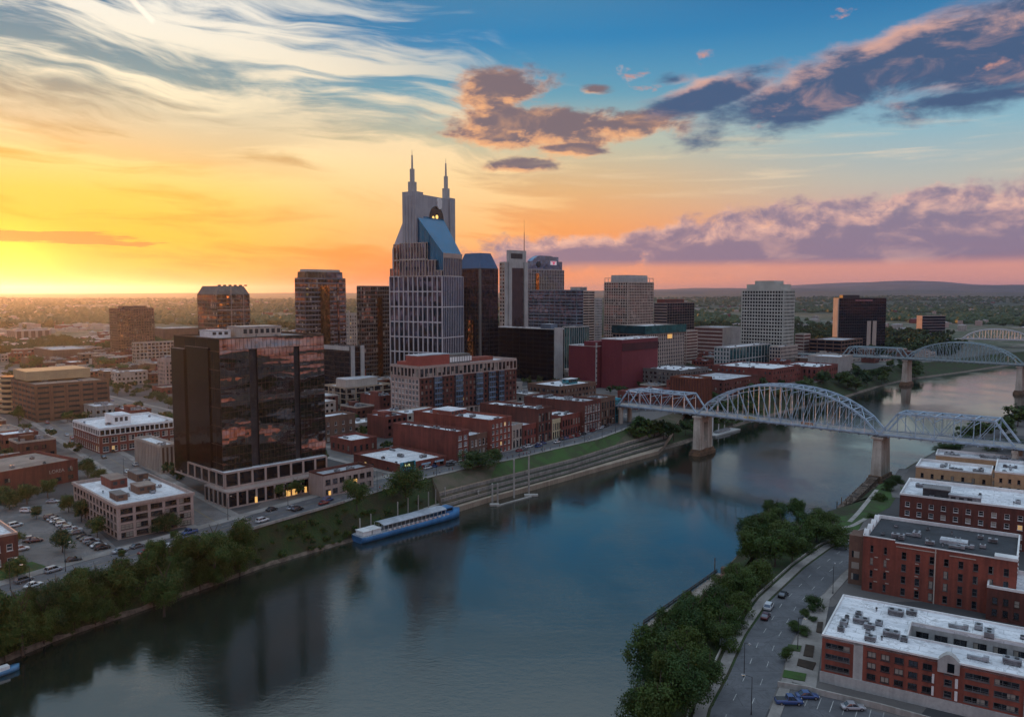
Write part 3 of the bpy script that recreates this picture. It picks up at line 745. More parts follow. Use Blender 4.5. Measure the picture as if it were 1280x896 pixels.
# plaza with planting beds between the road and the long brick building
mb = MB(); mb.poly([(*g2(x, y, RZ), RZ + .10) for x, y in [(1008, 758), (1040, 735), (1030, 790), (1020, 860), (980, 850), (982, 826), (996, 800)]]); tag(mb.build('pavement', [side]), kind='structure')
for q in [[(985, 806), (1002, 808), (1000, 815), (984, 813)], [(1007, 806), (1018, 808), (1016, 822), (1004, 820)], [(998, 824), (1020, 829), (1016, 838), (996, 832)], [(980, 838), (1008, 843), (1006, 852), (978, 847)], [(1022, 778), (1029, 778), (1027, 792), (1020, 790)]]:
    mb = MB(); mb.prism([g2(x, y, RZ) for x, y in q], RZ + .0, RZ + .3, 0); tag(mb.build('planting_bed', [soil if q[0][0] > 990 else grass]), 'flat planting bed set in the pale plaza ' + {985: 'nearest the road', 1007: 'in its middle', 998: 'just above the lawn', 980: 'turfed beside the car park wall', 1022: 'against the long brick building'}[q[0][0]], 'planting bed', 'planting beds in the plaza')
mb = MB(); mb.poly([(*g2(x, y, RZ), RZ + .012) for x, y in [(972, 860), (1030, 868), (1130, 900), (1240, 960), (1000, 960), (962, 900)]]); tag(mb.build('parking_lot', [asph]), kind='structure')
mb = MB()
pa, pb = Vector(g2(982, 862, RZ)), Vector(g2(1105, 890, RZ))
for i in range(9):
    p = pa.lerp(pb, i / 8); d = Vector((-.50, -.86)); mb.beam((p.x, p.y, RZ + .025), (p.x + d.x * 5, p.y + d.y * 5, RZ + .025), .14, .01)
tag(mb.build('parking_marking', [linem]), kind='structure')
# lawns and paths by the far end of the right bank
mb = MB(); mb.poly([(*g2(x, y, RZ), RZ + .05) for x, y in [(1036, 660), (1050, 646), (1074, 640), (1098, 606), (1118, 600), (1128, 610), (1112, 634), (1078, 652), (1072, 664)]]); tag(mb.build('lawn', [grass]), kind='structure')
ribbon('path', [g2(1096, 612, RZ), g2(1072, 642, RZ), g2(1062, 652, RZ)], 1.6, RZ + .09, conc, 8)
ribbon('path', [g2(1040, 662, RZ), g2(1066, 657, RZ), g2(1082, 648, RZ)], 1.6, RZ + .09, conc, 8)
ribbon('path', [g2(1130, 586, RZ), g2(1118, 604, RZ), g2(1122, 622, RZ)], 4.0, RZ + .08, asphl, 8)

# ================================================================== buildings
def fr_box(root, name, x0, y0, z0, x1, y1, z1, mat, inset=0.0, mtop=None):
    mb = MB(); i = inset
    vs = [(x0, y0, z0), (x1, y0, z0), (x1, y1, z0), (x0, y1, z0), (x0 + i, y0 + i, z1), (x1 - i, y0 + i, z1), (x1 - i, y1 - i, z1), (x0 + i, y1 - i, z1)]
    mb.add(vs, [(0, 1, 5, 4), (1, 2, 6, 5), (2, 3, 7, 6), (3, 0, 4, 7)], 0); mb.add(vs[4:], [(0, 1, 2, 3)], 1)
    return mb.build(name, [mat, mtop or mat], root)

# --- the bronze glass office block on its stone podium
def bronze_block():
    X0, Y0, Ln, D, z1 = frame_of(277, None, 217, 404.5, 424, 43.5, GZ, 291)
    root = empty('office_tower', (X0, Y0, GZ), R(46.5)); H = z1 - GZ
    tag(root, 'dark bronze mirror glass office block on a pale stone podium beside the river street', 'office tower')
    s = GR(1.6, 3.3, .08, .16, .05); s2 = GR(4.8, 6.6, .06, .20, .06)
    gl = MB(); gr = MB(); gl2 = MB()
    grid_face(gl, gr, (0, 0, 0), (1, 0, 0), (0, -1, 0), Ln, H - 4.2, H, s)
    cuts = [(0, .262), (.336, .688), (.745, 1.0)]
    core = MB(); core.quad((.2, 1.0, 8), (Ln - .2, 1.0, 8), (Ln - .2, 1.0, H - 4.2), (.2, 1.0, H - 4.2)); core.quad((.2, 1, H - 4.2), (Ln, 1, H - 4.2), (Ln, 0, H - 4.2), (.2, 0, H - 4.2)); core.build('recessed_strip', [blroof], root)
    for a, b in cuts:
        grid_face(gl, gr, (a * Ln, 0, 0), (1, 0, 0), (0, -1, 0), (b - a) * Ln, 8, H - 4.2, s)
        for u in (a * Ln, b * Ln): gl.quad((u, 0, 8), (u, 1.0, 8), (u, 1.0, H - 4.2), (u, 0, H - 4.2))
    grid_face(gl, gr, (Ln, 0, 0), (0, 1, 0), (1, 0, 0), D, 8, H, s); grid_face(gl, gr, (Ln, D, 0), (-1, 0, 0), (0, 1, 0), Ln, 8, H, s)
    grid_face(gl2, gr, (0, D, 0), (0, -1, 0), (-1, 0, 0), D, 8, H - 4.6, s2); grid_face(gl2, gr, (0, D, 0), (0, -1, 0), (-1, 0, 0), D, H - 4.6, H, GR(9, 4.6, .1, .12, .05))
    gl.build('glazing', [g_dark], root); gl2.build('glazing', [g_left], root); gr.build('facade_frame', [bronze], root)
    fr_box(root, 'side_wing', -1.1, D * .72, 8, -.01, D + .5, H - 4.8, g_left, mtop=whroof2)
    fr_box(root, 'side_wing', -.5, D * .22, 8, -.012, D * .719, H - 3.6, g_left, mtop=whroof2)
    roof_parts(root, 0, 0, Ln, D, H, grroof, bronze, .3, 5, seed=5, pent=[(.34, .30, .72, .62, 3.4, stone, metalg), (.12, .45, .3, .7, 2.2, white, whroof2)])
    # podium
    X1, Y1, L1, D1, zp = frame_of(281, None, 219, 408, 591, 43.5, GZ, 289)
    rp = empty('podium', (0, 0, 0)); rp.parent = root
    dx_, dy_ = X1 - X0, Y1 - Y0; ca, sa = math.cos(R(-46.5)), math.sin(R(-46.5))
    ox, oy = dx_ * ca - dy_ * sa, dx_ * sa + dy_ * ca
    def sub(x0, y0, x1, y1, z0, z, sp, top, nm):
        gl = MB(); gr = MB()
        for (o, d, n, ln) in [((x0, y0, 0), (1, 0, 0), (0, -1, 0), x1 - x0), ((x1, y0, 0), (0, 1, 0), (1, 0, 0), y1 - y0), ((x1, y1, 0), (-1, 0, 0), (0, 1, 0), x1 - x0), ((x0, y1, 0), (0, -1, 0), (-1, 0, 0), y1 - y0)]: grid_face(gl, gr, o, d, n, ln, z0, z, sp)
        gl.build('shopfront_glazing', [g_blk], rp); gr.build('stone_frame', [pink], rp)
        mb = MB(); mb.quad((x0, y0, z), (x1, y0, z), (x1, y1, z), (x0, y1, z)); mb.build(nm, [top], rp)
    sub(ox, oy, ox + L1, oy + D1, 6.2, zp - GZ, GR(5.6, 7.0, .8, 1.3, .4, corner=1.2), whroof, 'podium_roof')
    sub(ox - 1.6, oy - 5.2, ox + L1 - .4, oy + D1 * .3, .0, 6.15, GR(3.6, 6.15, .7, 1.1, .35), pink, 'terrace_floor')
    mb = MB()
    for i in range(4): mb = MB(); mb.box(ox + (22, 24.5, 30, 9)[i], oy - 5.7, .4, ox + (23.6, 26.5, 30.8, 9.8)[i], oy - 5.25 + .001, 2.6); mb.build('lit_shop_window', [lampw], rp)
    return root
bronze_block()

# --- the tall tower with two spires
def spire_tower():
    X0, Y0, Lb, D, z1 = frame_of(553, None, 487, 579, 345, 30, GZ, 585)
    root = empty('skyscraper', (X0, Y0, GZ), R(60)); tag(root, 'tallest tower, pale piers and a blue glass gable under two needle spires', 'skyscraper')
    H = z1 - GZ; Ls = 52.0
    zz = lambda py, dy=0.0: zat(540, py, Y0 + 8 + dy) - GZ
    yy = lambda px: D * (553 - px) / 66.0
    s = GR(4.4, 11.2, .78, .85, .6, corner=1.5); sb = GR(2.2, 22.4, .3, .8, .3)
    gl = MB(); gr = MB(); glb = MB()
    grid_face(gl, gr, (0, D, 0), (0, -1, 0), (-1, 0, 0), D, 0, H, s)
    grid_face(glb, gr, (0, 0, 0), (1, 0, 0), (0, -1, 0), Lb, 0, H, sb)
    grid_face(glb, gr, (Lb, 0, 0), (0, 1, 0), (1, 0, 0), D, 0, H, s); grid_face(gl, gr, (Lb, D, 0), (-1, 0, 0), (0, 1, 0), Lb, 0, H, s)
    yb0, yb1 = D * .36, D * .92
    grid_face(glb, gr, (Lb, yb0, 0), (1, 0, 0), (0, -1, 0), Ls - Lb, 0, H - 4, sb); grid_face(glb, gr, (Ls, yb0, 0), (0, 1, 0), (1, 0, 0), yb1 - yb0, 0, H - 4, s); grid_face(glb, gr, (Ls, yb1, 0), (-1, 0, 0), (0, 1, 0), Ls - Lb, 0, H - 4, s)
    gl.build('glazing', [g_tow], root); glb.build('glazing', [glassm('side_blue_glass', (.05, .13, .27), .1, .85, (1.2, 1.2, 3.6), .01, .5, sagz=.05)], root); gr.build('stone_frame', [pm('tower_stone', (.50, .49, .50), (.40, .39, .41), .1, .8)], root)
    mb = MB(); mb.quad((0, 0, H), (Lb, 0, H), (Lb, D, H), (0, D, H)); mb.quad((Lb, yb0, H - 4), (Ls, yb0, H - 4), (Ls, yb1, H - 4), (Lb, yb1, H - 4)); mb.build('roof', [whroof2], root)
    # blue glass gable either side of the slab
    ze = zz(317); zr = zz(268); xa, xb = 2.4, Lb - 1.0; y0, y1 = .8, D - 1.2; ym0, ym1 = yy(519), yy(506)
    P_ = lambda x: [(x, y0, H), (x, y1, H), (x, y1, ze + 4), (x, ym1, zr), (x, ym0, zr), (x, y0, ze)]
    a, b = P_(xa), P_(xb); b[3] = (xb + 11, b[3][1], b[3][2]); b[4] = (xb + 11, b[4][1], b[4][2]); vs = a + b
    mb = MB(); mb.add(vs, [(1, 0, 5, 4, 3, 2), (5, 11, 10, 4), (4, 10, 9, 3), (6, 7, 8, 9, 10, 11)], 0); mb.build('glass_gable', [g_blue], root)
    mb = MB(); mb.add([vs[k] for k in (1, 2, 3, 7, 8, 9)], [(2, 5, 4, 1), (1, 4, 3, 0)], 0); mb.build('sunlit_slope', [MC['tower_stone']], root); mb = MB(); q3 = [(xa - .4, ym1, H), (xa - .4, y1, H), (xa - .4, y1, ze + 3.9), (xa - .4, ym1, zr)]; mb.add(q3, [(0, 3, 2, 1)], 0); mb.build('sunlit_gable', [MC['tower_stone']], root)  # pale stone colour stands in for sunlight on the left gable
    gr = MB(); gx = MB(); grid_face(gx, gr, (xa, y0 - .05, 0), (1, 0, 0), (0, -1, 0), xb - xa, H, ze - 3, sb); gx.build('glazing', [MC['side_blue_glass']], root); gr.build('stone_frame', [stone], root)
    mb = MB(); mb.box(xa - .3, y0 - .5, ze - 3, xb + .3, y0 - .06, ze + .2); mb.build('eaves_band', [pink], root)
    mb = MB()
    for k in range(5):
        t_ = (k + .5) / 5; mb.beam((xa - .08, y0 + (ym0 - y0) * t_, H), (xa - .08, y0 + (ym0 - y0) * t_, ze + (zr - ze) * t_), .12, .12)
    mb.build('gable_ribs', [pm('blue_rib', (.03, .12, .25), rough=.6)], root)
    # stepped shafts on the front
    def shaft(x0, x1, ya, yb, ztop, m_=g_tow):
        g_ = MB(); r_ = MB(); sp = GR(2.6, 11.2, .5, .9, .4)
        grid_face(g_, r_, (x0, yb, 0), (0, -1, 0), (-1, 0, 0), yb - ya, H, ztop, sp); grid_face(g_, r_, (x0, ya, 0), (1, 0, 0), (0, -1, 0), x1 - x0, H, ztop, sp)
        grid_face(g_, r_, (x1, yb, 0), (-1, 0, 0), (0, 1, 0), x1 - x0, H, ztop, sp); g_.quad((x0, ya, ztop), (x1, ya, ztop), (x1, yb, ztop), (x0, yb, ztop))
        g_.build('shaft_glazing', [m_], root); r_.build('shaft_frame', [stone], root)
    shaft(-.6, 7, yy(533), yy(501), zz(303)); shaft(.1, 6, yy(544), yy(533), zz(325)); shaft(.6, 5, yy(551), yy(544), zz(338))
    shaft(.2, 10, yy(501), yy(492.5), zz(304), g_gold); shaft(.6, 12, yy(492.5), D - .2, zz(335), g_gold)  # warmer glass tint puts the sunset light into these left shafts
    # slab carrying the spires
    zs0 = zz(238); ys0, ys1 = yy(521), yy(504)
    mb = MB(); mb.box(.3, ys0, H, 9.5, ys1, zs0)
    for v in (.12, .34, .56, .78): mb.box(-.1, ys0 + (ys1 - ys0) * v, H + 10, .299, ys0 + (ys1 - ys0) * (v + .1), zs0 - 3)
    mb.box(9.5, ys0 + 1.4, H - 4, Ls - 7, ys1 - 1.4, zs0 - 1.4); mb.box(Ls - 7, ys0, H - 4, Ls, ys1, zs0 - .4)
    mb.build('spire_slab', [pm('slab_stone', (.33, .34, .36), (.25, .26, .28), .1, .7, streak=True)], root)
    for xs, zt_ in ((4.6, 184), (Ls - 3.6, 184)):
        mb = MB(); yc = (ys0 + ys1) / 2; q = 2.3 if xs < 10 else 2.1
        mb.box(xs - q, yc - q, zs0 - 1, xs + q, yc + q, zs0 + 7.5); mb.box(xs - q * .55, yc - q * .55, zs0 + 7.5, xs + q * .55, yc + q * .55, zs0 + 17)
        mb.tube((xs, yc, zs0 + 17), (xs, yc, zs0 + 27), .8, .55, 8); mb.tube((xs, yc, zs0 + 27), (xs, yc, zz(zt_)), .22, .10, 6); mb.build('spire', [stoneg], root)
    # arched opening, its lamps, and the white emblem above it
    mb = MB(); xc = (9.5 + Ls - 7) * .52; ra = 9.6; zc = zs0 - 18.0; yf = ys0 + 1.33
    arc = [(xc - ra, zc - 3)] + [(xc - ra * math.cos(math.pi * i / 14), zc + ra * math.sin(math.pi * i / 14)) for i in range(15)] + [(xc + ra, zc - 3)]
    mb.add([(x, yf, z) for x, z in arc], [tuple(range(len(arc)))], 0); o = mb.build('arch_window', [g_blk], root)
    for (ax, az_, rr) in ((-4.6, .6, 1.2), (0.2, 1.4, 1.6), (-1.2, -1.2, 1.0), (1.6, -1.0, .9)):
        mb = MB(); mb.tube((xc + ax, yf - .4, zc + az_), (xc + ax, yf - .06, zc + az_), rr, rr, 10); mb.build('lamp', [lampm('spot_lamp', (1, .60, .16), .9)], o)
    mb = MB(); mb.tube((xc + 3, yf - 1.2, zs0 - 5.0), (xc + 3, yf - .02, zs0 - 5.0), 3.0, 3.0, 20); mb.tube((xc + 3, yf - 1.19, zs0 - 7.6), (xc + 3, yf - .03, zs0 - 7.6), 2.9, 2.9, 20); mb.build('emblem', [white], root)
spire_tower()

def simple(*a, **k): return block(*a, **k)
# --- towers of the skyline, left to right
simple('apartment_tower', 'brown gridded slab tower farthest left against the orange haze', 146, None, 136.5, 192, 386, Y=960, specs=GR(3.2, 3.1, .9, 1.1, .3), glaz=g_gold, frame=brickb, units=0, pent=[(.2, .2, .85, .8, 3, brickb, grroof)], roof=grroof, cat='tower')
r, (L_, D_, H_) = simple('office_tower', 'dark office tower with sloped glass top left of the bronze block', 271, None, 246.5, 311.5, 368, Y=700, specs=[GR(4.4, 3.6, .35, .9, .3), GR(4.4, 3.6, .35, .9), GR(4.4, 3.6, .35, .9), GR(9, 3.6, .05, .7, .1)], glaz=g_gold, frame=concd, units=0, cat='tower')
fr_box(r, 'sloped_crown', .2, .2, H_ + .62, L_ - .2, D_ - .2, H_ + 7.4, concd, 3.2, grroof)
mb = MB()
for i in range(6): mb.box(6 + i * 5, 8, H_ + 7.41, 8 + i * 5, 10, H_ + 8.6)
mb.build('roof_plant', [metald], r)
mb = MB(); mb.beam((L_ * .42, -.5, 0), (L_ * .42, -.5, H_ + 7), .9, .5); mb.beam((L_ * .80, -.5, 0), (L_ * .80, -.5, H_), .8, .5); mb.box(0, -.62, H_ - 14, L_, -.45, H_ - 13.0); mb.build('pale_piers', [pink], r)
r, (L_, D_, H_) = simple('office_tower', 'blue grey stepped tower with window columns coloured as orange reflections, second from the spired one', 381, None, 368.5, 431.5, 348, Y=650, specs=[GR(3, 3.7, .12, 1.2, .25), GR(3, 3.7, .12, 1.2), GR(3, 3.7, .12, 1.2), GR(6, 3.7, .1, 1.2, .2)], glaz=g_gold, frame=pm('slate_panel', (.16, .17, .20), (.11, .12, .14), .1, .6), units=0, cat='tower')
fr_box(r, 'crown', 1.5, 1.5, H_ + .62, L_ - 1.5, D_ - 1.5, H_ + 5.6, g_tow, .2, grroof); fr_box(r, 'crown_cap', 3, 3, H_ + 5.61, L_ - 3, D_ - 3, H_ + 7.6, stoneg, .2, grroof)
mb = MB(); mb.box(L_ * .36, -1.0, 0, L_ * .58, -.26, H_ - 6); mb.build('bay_glazing', [glassm('orange_reflection_glass', (.62, .34, .16), .12, .95, (1.2, 1.2, 1.8), .05, .8)], r)  # orange tint paints the sunset reflection into the glass
mb = MB(); mb.box(L_ * .78, -.9, 0, L_ * .82, -.26, H_ - 4); mb.build('bay_glazing', [g_gold], r)
r, (L_, D_, H_) = simple('office_tower', 'plain brown tower standing directly left of the spired tower', 451, None, 446, 489, 358, Y=700, specs=GR(2.6, 3.6, .3, 1.0, .25), glaz=g_gold, frame=concd, units=2, cat='tower')
mb = MB(); mb.box(L_ * .52, -.9, 0, L_ * .68, -.26, H_ - 10); mb.build('bay_glazing', [MC['orange_reflection_glass']], r)
simple('office_block', 'pale narrow slab glimpsed between two brown towers', 436, None, 431, 446, 392, Y=800, specs=PU(3, 3.4, .5, .5), wall=stone, units=0, cat='tower')
r, (L_, D_, H_) = simple('office_block', 'low dark glass block with two pale concrete pillars before the brown towers', 437, None, 405, 452, 434, Y=560, specs=GR(6, 3.6, .15, .5, .2), glaz=g_blk, frame=metald, units=3, cat='office block')
mb = MB()
for u in (.05, .85): mb.box(L_ * u, -1.2, 0, L_ * u + 3.0, -.25, H_ + .8)
mb.box(-.9, -.1, H_ - 2.5, -.25, D_, H_ + .4); mb.build('concrete_pillars', [stoneg], r)
r, (L_, D_, H_) = simple('skyscraper', 'black tower with a hipped blue glass top right behind the spired tower', 600, None, 572, 622.5, 336, Y=690, specs=GR(6, 3.7, .22, .25, .2), glaz=g_blk, frame=metald, units=0, cat='tower')
fr_box(r, 'hipped_crown', 0, 0, H_ + .62, L_, D_, H_ + 13.8, glassm('slate_glass', (.05, .10, .19), .25, .5, (1.5, 1.5, 3.6), .006, .15), 4.6, grroof)
mb = MB(); mb.box(-.9, 8, 0, -.25, 15, H_ * .55); mb.build('bay_glazing', [MC['orange_reflection_glass']], r)
mb = MB(); mb.box(-.5, -.5, 0, 1.2, 1.2, H_); mb.build('corner_pier', [concd], r)
r, (L_, D_, H_) = simple('office_tower', 'white framed tower with one dark recessed centre and a tall mast', 631, None, 624.5, 660, 328, Y=760, specs=[None, None, None, GR(3, 3.6, 1.2, 1.4, .3)], wall=stoneg, glaz=g_gold, frame=stone, units=0, cat='tower')
mb = MB(); mb.box(L_ * .28, -.6, 8, L_ * .78, -.01, H_ - 5); mb.build('glazing', [glassm('ink_glass', (.035, .04, .055), .25, .4, (1.4, 1.4, 3.6), .008, .4)], r)
mb = MB(); mb.box(L_ * .14, -1.4, 0, L_ * .26, -.02, H_ + .7); mb.box(L_ * .80, -1.4, 0, L_ * .96, -.02, H_ + .7); mb.build('corner_pier', [stoneg], r)
mb = MB(); mb.box(L_ * .25, 2, H_ + .6, L_ - .4, D_ * .8, H_ + 12); mb.build('penthouse', [stoneg], r)
mb = MB(); mb.box(L_ * .32, 1.85, H_ + 4, L_ * .82, 1.99, H_ + 9); mb.build('louvre', [metald], r)
mb = MB(); mb.tube((L_ * .93, 3, H_ + 12), (L_ * .93, 3, H_ + 30), .45, .3, 6); mb.tube((L_ * .93, 3, H_ + 30), (L_ * .93, 3, H_ + 42), .16, .08, 5); mb.build('mast', [metald], r)
r, (L_, D_, H_) = simple('office_tower', 'blue glass tower with a curved crown carrying a small pink and white emblem', 664, None, 657, 705, 337, Y=900, specs=GR(2.8, 3.7, .55, .3, .4), glaz=g_tow, frame=stoneg, units=0, cat='tower')
mb = MB(); n = 10
pr = [(L_ * .03 + L_ * .80 * i / n, H_ + .62 + 15.5 * math.sin(min(1, (i + 2.2) / 5.5) * math.pi / 2) - (.8 if i > 7 else 0)) for i in range(n + 1)]
poly = [(L_ * .03, H_ + .62)] + pr + [(L_ * .83, H_ + .62)]
a = [(x, .3, z) for x, z in poly]; b = [(x, D_ - 1, z) for x, z in poly]; nn = len(poly)
mb.add(a + b, [tuple(range(nn))[::-1], tuple(range(nn, 2 * nn))] + [(i, (i + 1) % nn, nn + (i + 1) % nn, nn + i) for i in range(nn)], 0)
mb.box(L_ * .83, .4, H_ + .62, L_ * .95, D_ * .6, H_ + 10, 0); mb.build('curved_crown', [glassm('crown_glass', (.12, .26, .44), .12, .8, (1.5, 1.5, 3.6), .012, .35)], r)
mb = MB(); mb.tube((L_ * .22, -.5, H_ + 6), (L_ * .22, .28, H_ + 6), 3.4, 3.4, 18); mb.build('dark_disc', [blroof], r)
mb = MB(); mb.box(L_ * .58, -.25, H_ + 6, L_ * .76, .29, H_ + 10.4, 0); mb.tube((L_ * .67, -.45, H_ + 8), (L_ * .67, -.26, H_ + 8), 1.7, 1.7, 12, 1); mb.box(L_ * .60, -.4, H_ + 9.2, L_ * .74, -.26, H_ + 9.9, 1); mb.build('emblem', [lampm('emblem_white', (.8, .68, .74), .18), lampm('emblem_pink', (.7, .10, .20), .3)], r)
mb = MB(); mb.box(L_ * .13, -.9, 0, L_ * .22, -.42, H_ - 4); mb.build('bay_glazing', [MC['orange_reflection_glass']], r)
simple('office_block', 'wide banded glass block in front of the tower with the curved crown', 721, None, 661, 729, 363, Y=810, specs=GR(7, 3.5, .3, .9, .3), glaz=g_tow, frame=pm('blue_grey_panel', (.17, .21, .25), (.12, .15, .18), .1, .6), units=3, cat='office block', maxD=110)
simple('office_tower', 'white striped tower standing just right of the wide glass block', 729, None, 711, 743, 364, Y=1000, specs=GR(12, 3.4, .5, 1.7, .3), glaz=g_blk, frame=stone, units=0, pent=[(.0, .2, .6, .9, 5, stoneg, whroof2)], cat='tower')
simple('office_block', 'slim grey slab beside the white striped tower', 744, None, 738, 753, 373, Y=1050, specs=PU(3, 3.4, .5, .5), wall=stoneg, units=0, cat='tower')
r, (L_, D_, H_) = simple('apartment_tower', 'cream condominium tower with balcony columns and an open rooftop frame', 785, None, 755.5, 817, 353, Y=880, specs=GR(3.1, 3.1, .75, .95, .5, corner=2), glaz=g_gold, frame=stone, units=0, cat='tower')
fr_box(r, 'crown', 4, 4, H_ + .62, L_ - 6, D_ - 6, H_ + 8.2, stoneg, .3, whroof2)
mb = MB()
for i in range(8):
    u = i / 7 * (L_ - .8) + .4; mb.beam((u, .5, H_ + .6), (u, .5, H_ + 4.6), .5, .5); v = i / 7 * (D_ - .8) + .4; mb.beam((.5, v, H_ + .6), (.5, v, H_ + 4.6), .5, .5)
mb.beam((0, .5, H_ + 4.9), (L_, .5, H_ + 4.9), .6, .6); mb.beam((.5, .9, H_ + 4.9), (.5, D_, H_ + 4.9), .6, .6); mb.build('rooftop_frame', [stoneg], r)
r, (L_, D_, H_) = simple('office_block', 'square block with tan striped side and dark glass side right of the condominium tower', 834, None, 818, 868, 379, Y=1000, specs=[GR(6, 3.4, .2, .35, .2), GR(6, 3.4, .2, .35), GR(6, 3.4, .2, .35), GR(14, 3.6, .1, 1.7, .3)], glaz=g_blk, frame=pm('tan_panel', (.26, .20, .17), (.2, .15, .13), .1), units=0, pent=[(.0, .2, .7, .8, 4.5, brick, brick)], cat='office block')
r, (L_, D_, H_) = simple('hotel', 'hotel with a teal glass brow above a white gridded front, behind the maroon hotel', 806, None, 766, 855.5, 409, Y=745, specs=[GR(3.2, 3.6, 1.3, .7, .4), GR(3.2, 3.6, 1.3, .7), GR(3.2, 3.6, 1.3, .7), GR(4, 3.6, .4, .8, .3)], glaz=g_tow, frame=stone, units=3, cat='hotel')
mb = MB(); mb.box(-1.6, -1.6, H_ - 6.5, L_ + 1.0, -.45, H_ + 1.2); mb.box(-1.6, -.449, H_ - 6.5, -.45, D_, H_ + 1.2); mb.build('teal_brow', [g_teal], r)
mb = MB(); mb.box(L_ * .55, -.9, H_ - 12, L_ * .66, -.46, H_ - 8); mb.build('lit_window', [lampm('amber_sign', (1, .55, .16), .35)], r)
simple('parking_garage', 'maroon and white banded garage behind the teal browed hotel', 858, None, 848, 872, 414, Y=830, specs=GR(30, 3.2, .5, 1.5, .3), glaz=brick2, frame=stone, units=0, roof=whroof2, cat='garage')
r, (L_, D_, H_) = simple('office_block', 'long pink banded block with one blank grey end wall', 903.5, None, 868, 927, 410, Y=900, specs=[None, None, None, GR(30, 4.2, .3, 2.0, .3)], wall=stoneg, glaz=brick2, frame=pink, units=2, roof=whroof2, cat='office block', maxD=100)
r, (L_, D_, H_) = simple('office_tower', 'pale gridded tower with a stepped top, tallest on the right side', 980, None, 927.5, 993.5, 363, Y=850, specs=GR(3.3, 3.7, .9, 1.5, .5, corner=2.2), glaz=g_blk, frame=pm('cream_panel', (.42, .43, .38), (.34, .35, .31), .1), units=0, cat='tower')
fm = MC['cream_panel']
fr_box(r, 'stepped_crown', 1, 4, H_ + .62, L_ - 1, D_ - 5, H_ + 6.5, fm, 0, whroof2); fr_box(r, 'stepped_crown', 2, 12, H_ + 6.52, L_ - 2, D_ - 14, H_ + 10.4, fm, 0, whroof2)
simple('office_block', 'white gridded low block at the foot of the pale stepped tower', 976, None, 962, 997, 434, Y=820, specs=GR(3.2, 4, 1.0, 1.2, .4), glaz=g_tow, frame=stone, units=2, cat='office block')
simple('library', 'low teal glass hall in a white frame left of the pale stepped tower foot', 912, None, 893, 963, 435, Y=780, specs=[GR(7, 16, .8, .9, .4), None, None, GR(3.2, 4, 1.6, 1.4, .3)], wall=stoneg, glaz=g_teal, frame=stoneg, units=4, cat='hall')
r, (L_, D_, H_) = simple('office_tower', 'dark curved glass tower with an orange lit left edge near the far bridge', 1049, None, 1042, 1108, 373, az=75, Y=1000, specs=GR(3.3, 3.5, .2, .6, .25), glaz=g_blk, frame=metald, units=0, roof=grroof, cat='tower', pent=[(.1, .2, .45, .8, 4, metald, grroof)])
mb = MB()
for u0, u1 in ((.60, .68), (.72, .80)): mb.box(L_ * u0, -.9, 0, L_ * u1, -.3, H_ * .60)
mb.build('pale_strips', [stone], r)
mb = MB()
for k in range(12): mb.box(L_ * .34 + k * 2.1, -.8, H_ - 3.6, L_ * .34 + k * 2.1 + 1.5, -.3, H_ - 1.6)
mb.build('sign_lettering', [pm('faded_red_letters', (.36, .17, .18), rough=.6)], r)
mb = MB(); mb.box(-.25, -.25, 0, -.05, D_ * .98, H_); mb.box(-.9, .5, 0, -.3, D_ * .5, H_ * .99); mb.build('edge_panel', [stone], r)
r, (L_, D_, H_) = simple('office_block', 'isolated grey slab with a sunlit end far off before the wooded hills', 1153, None, 1146, 1182, 395, az=75, Y=1450, specs=[GR(60, 5, .3, 1.2, .3), None, None, None], wall=pink, glaz=g_blk, frame=pm('mauve_panel', (.22, .20, .21), (.17, .155, .165), .1), units=0, roof=whroof2, cat='office block')
simple('parking_garage', 'brown open deck garage below the dark curved glass tower', 1052, None, 1012, 1078, 426, Y=930, specs=GR(9, 4.5, .8, 1.6, .4), glaz=g_blk, frame=brickb, units=2, roof=whroof2, cat='garage', maxD=100)
simple('office_block', 'red and white banded small block right of the pale stepped tower', 1005, None, 994, 1013, 418, Y=960, specs=GR(30, 4, .4, 1.8, .3), glaz=brick2, frame=stone, units=1, roof=whroof2, cat='office block')

# --- left side, nearer
r, s_ = simple('office_block', 'three storey pale brick block with a cluttered white roof beside the parking lot', 147, 675, 91.5, 241.5, 633.5, az=45.5, specs=[PU(4.7, 2.7, .80, .66, 'brown', mg=.5, top=.5), None, None, PU(3.3, 2.7, .62, .66, 'brown', mg=.4, top=.5)], wall=pink, roof=whroof, units=8, cat='office block', pent=[(.30, .62, .52, .86, 2.6, brick, tanroof), (.46, .30, .7, .46, 2.0, brickb, tanroof), (.12, .2, .26, .36, 1.4, brickb, grroof), (.72, .72, .88, .94, 2.2, brickb, grroof)])
mb = MB(); mb.box(-.5, -.5, s_[2] - .25, s_[0] + .3, -.065, s_[2] + .62); mb.box(-.5, -.06, s_[2] - .25, -.065, s_[1], s_[2] + .62); mb.build('cornice', [pink], r)
def block_w(name, label, ox, oy, az, Ln, D, z1, g=GZ, **k):
    root = empty(name, (ox, oy, g), R(90 - az)); tag(root, label, k.pop('cat', 'building'), k.pop('group', None))
    kw = dict(specs=None, wall=brick, roof=whroof, units=3, pent=None, par=.6, glaz=g_tow, frame=stone); kw.update(k)
    H = z1 - g; kw['seed'] = hash_(int(ox), int(oy)); return root, box_building(root, 0, 0, Ln, D, 0, H, **kw)
c = G(98, 600); dA = Vector((math.sin(R(32)), math.cos(R(32))))
o_ = c.xy - dA * 70
r, s_ = block_w('warehouse', 'long low red brick warehouse at the left edge with faded white lettering', o_.x, o_.y, 32, 70, 33, 20.6, specs=[PU(5, 3.6, .45, .5, 'brown', base=.5, top=1.6, skip=.35), None, None, None], wall=brick, roof=tanroof, units=10, cat='warehouse')
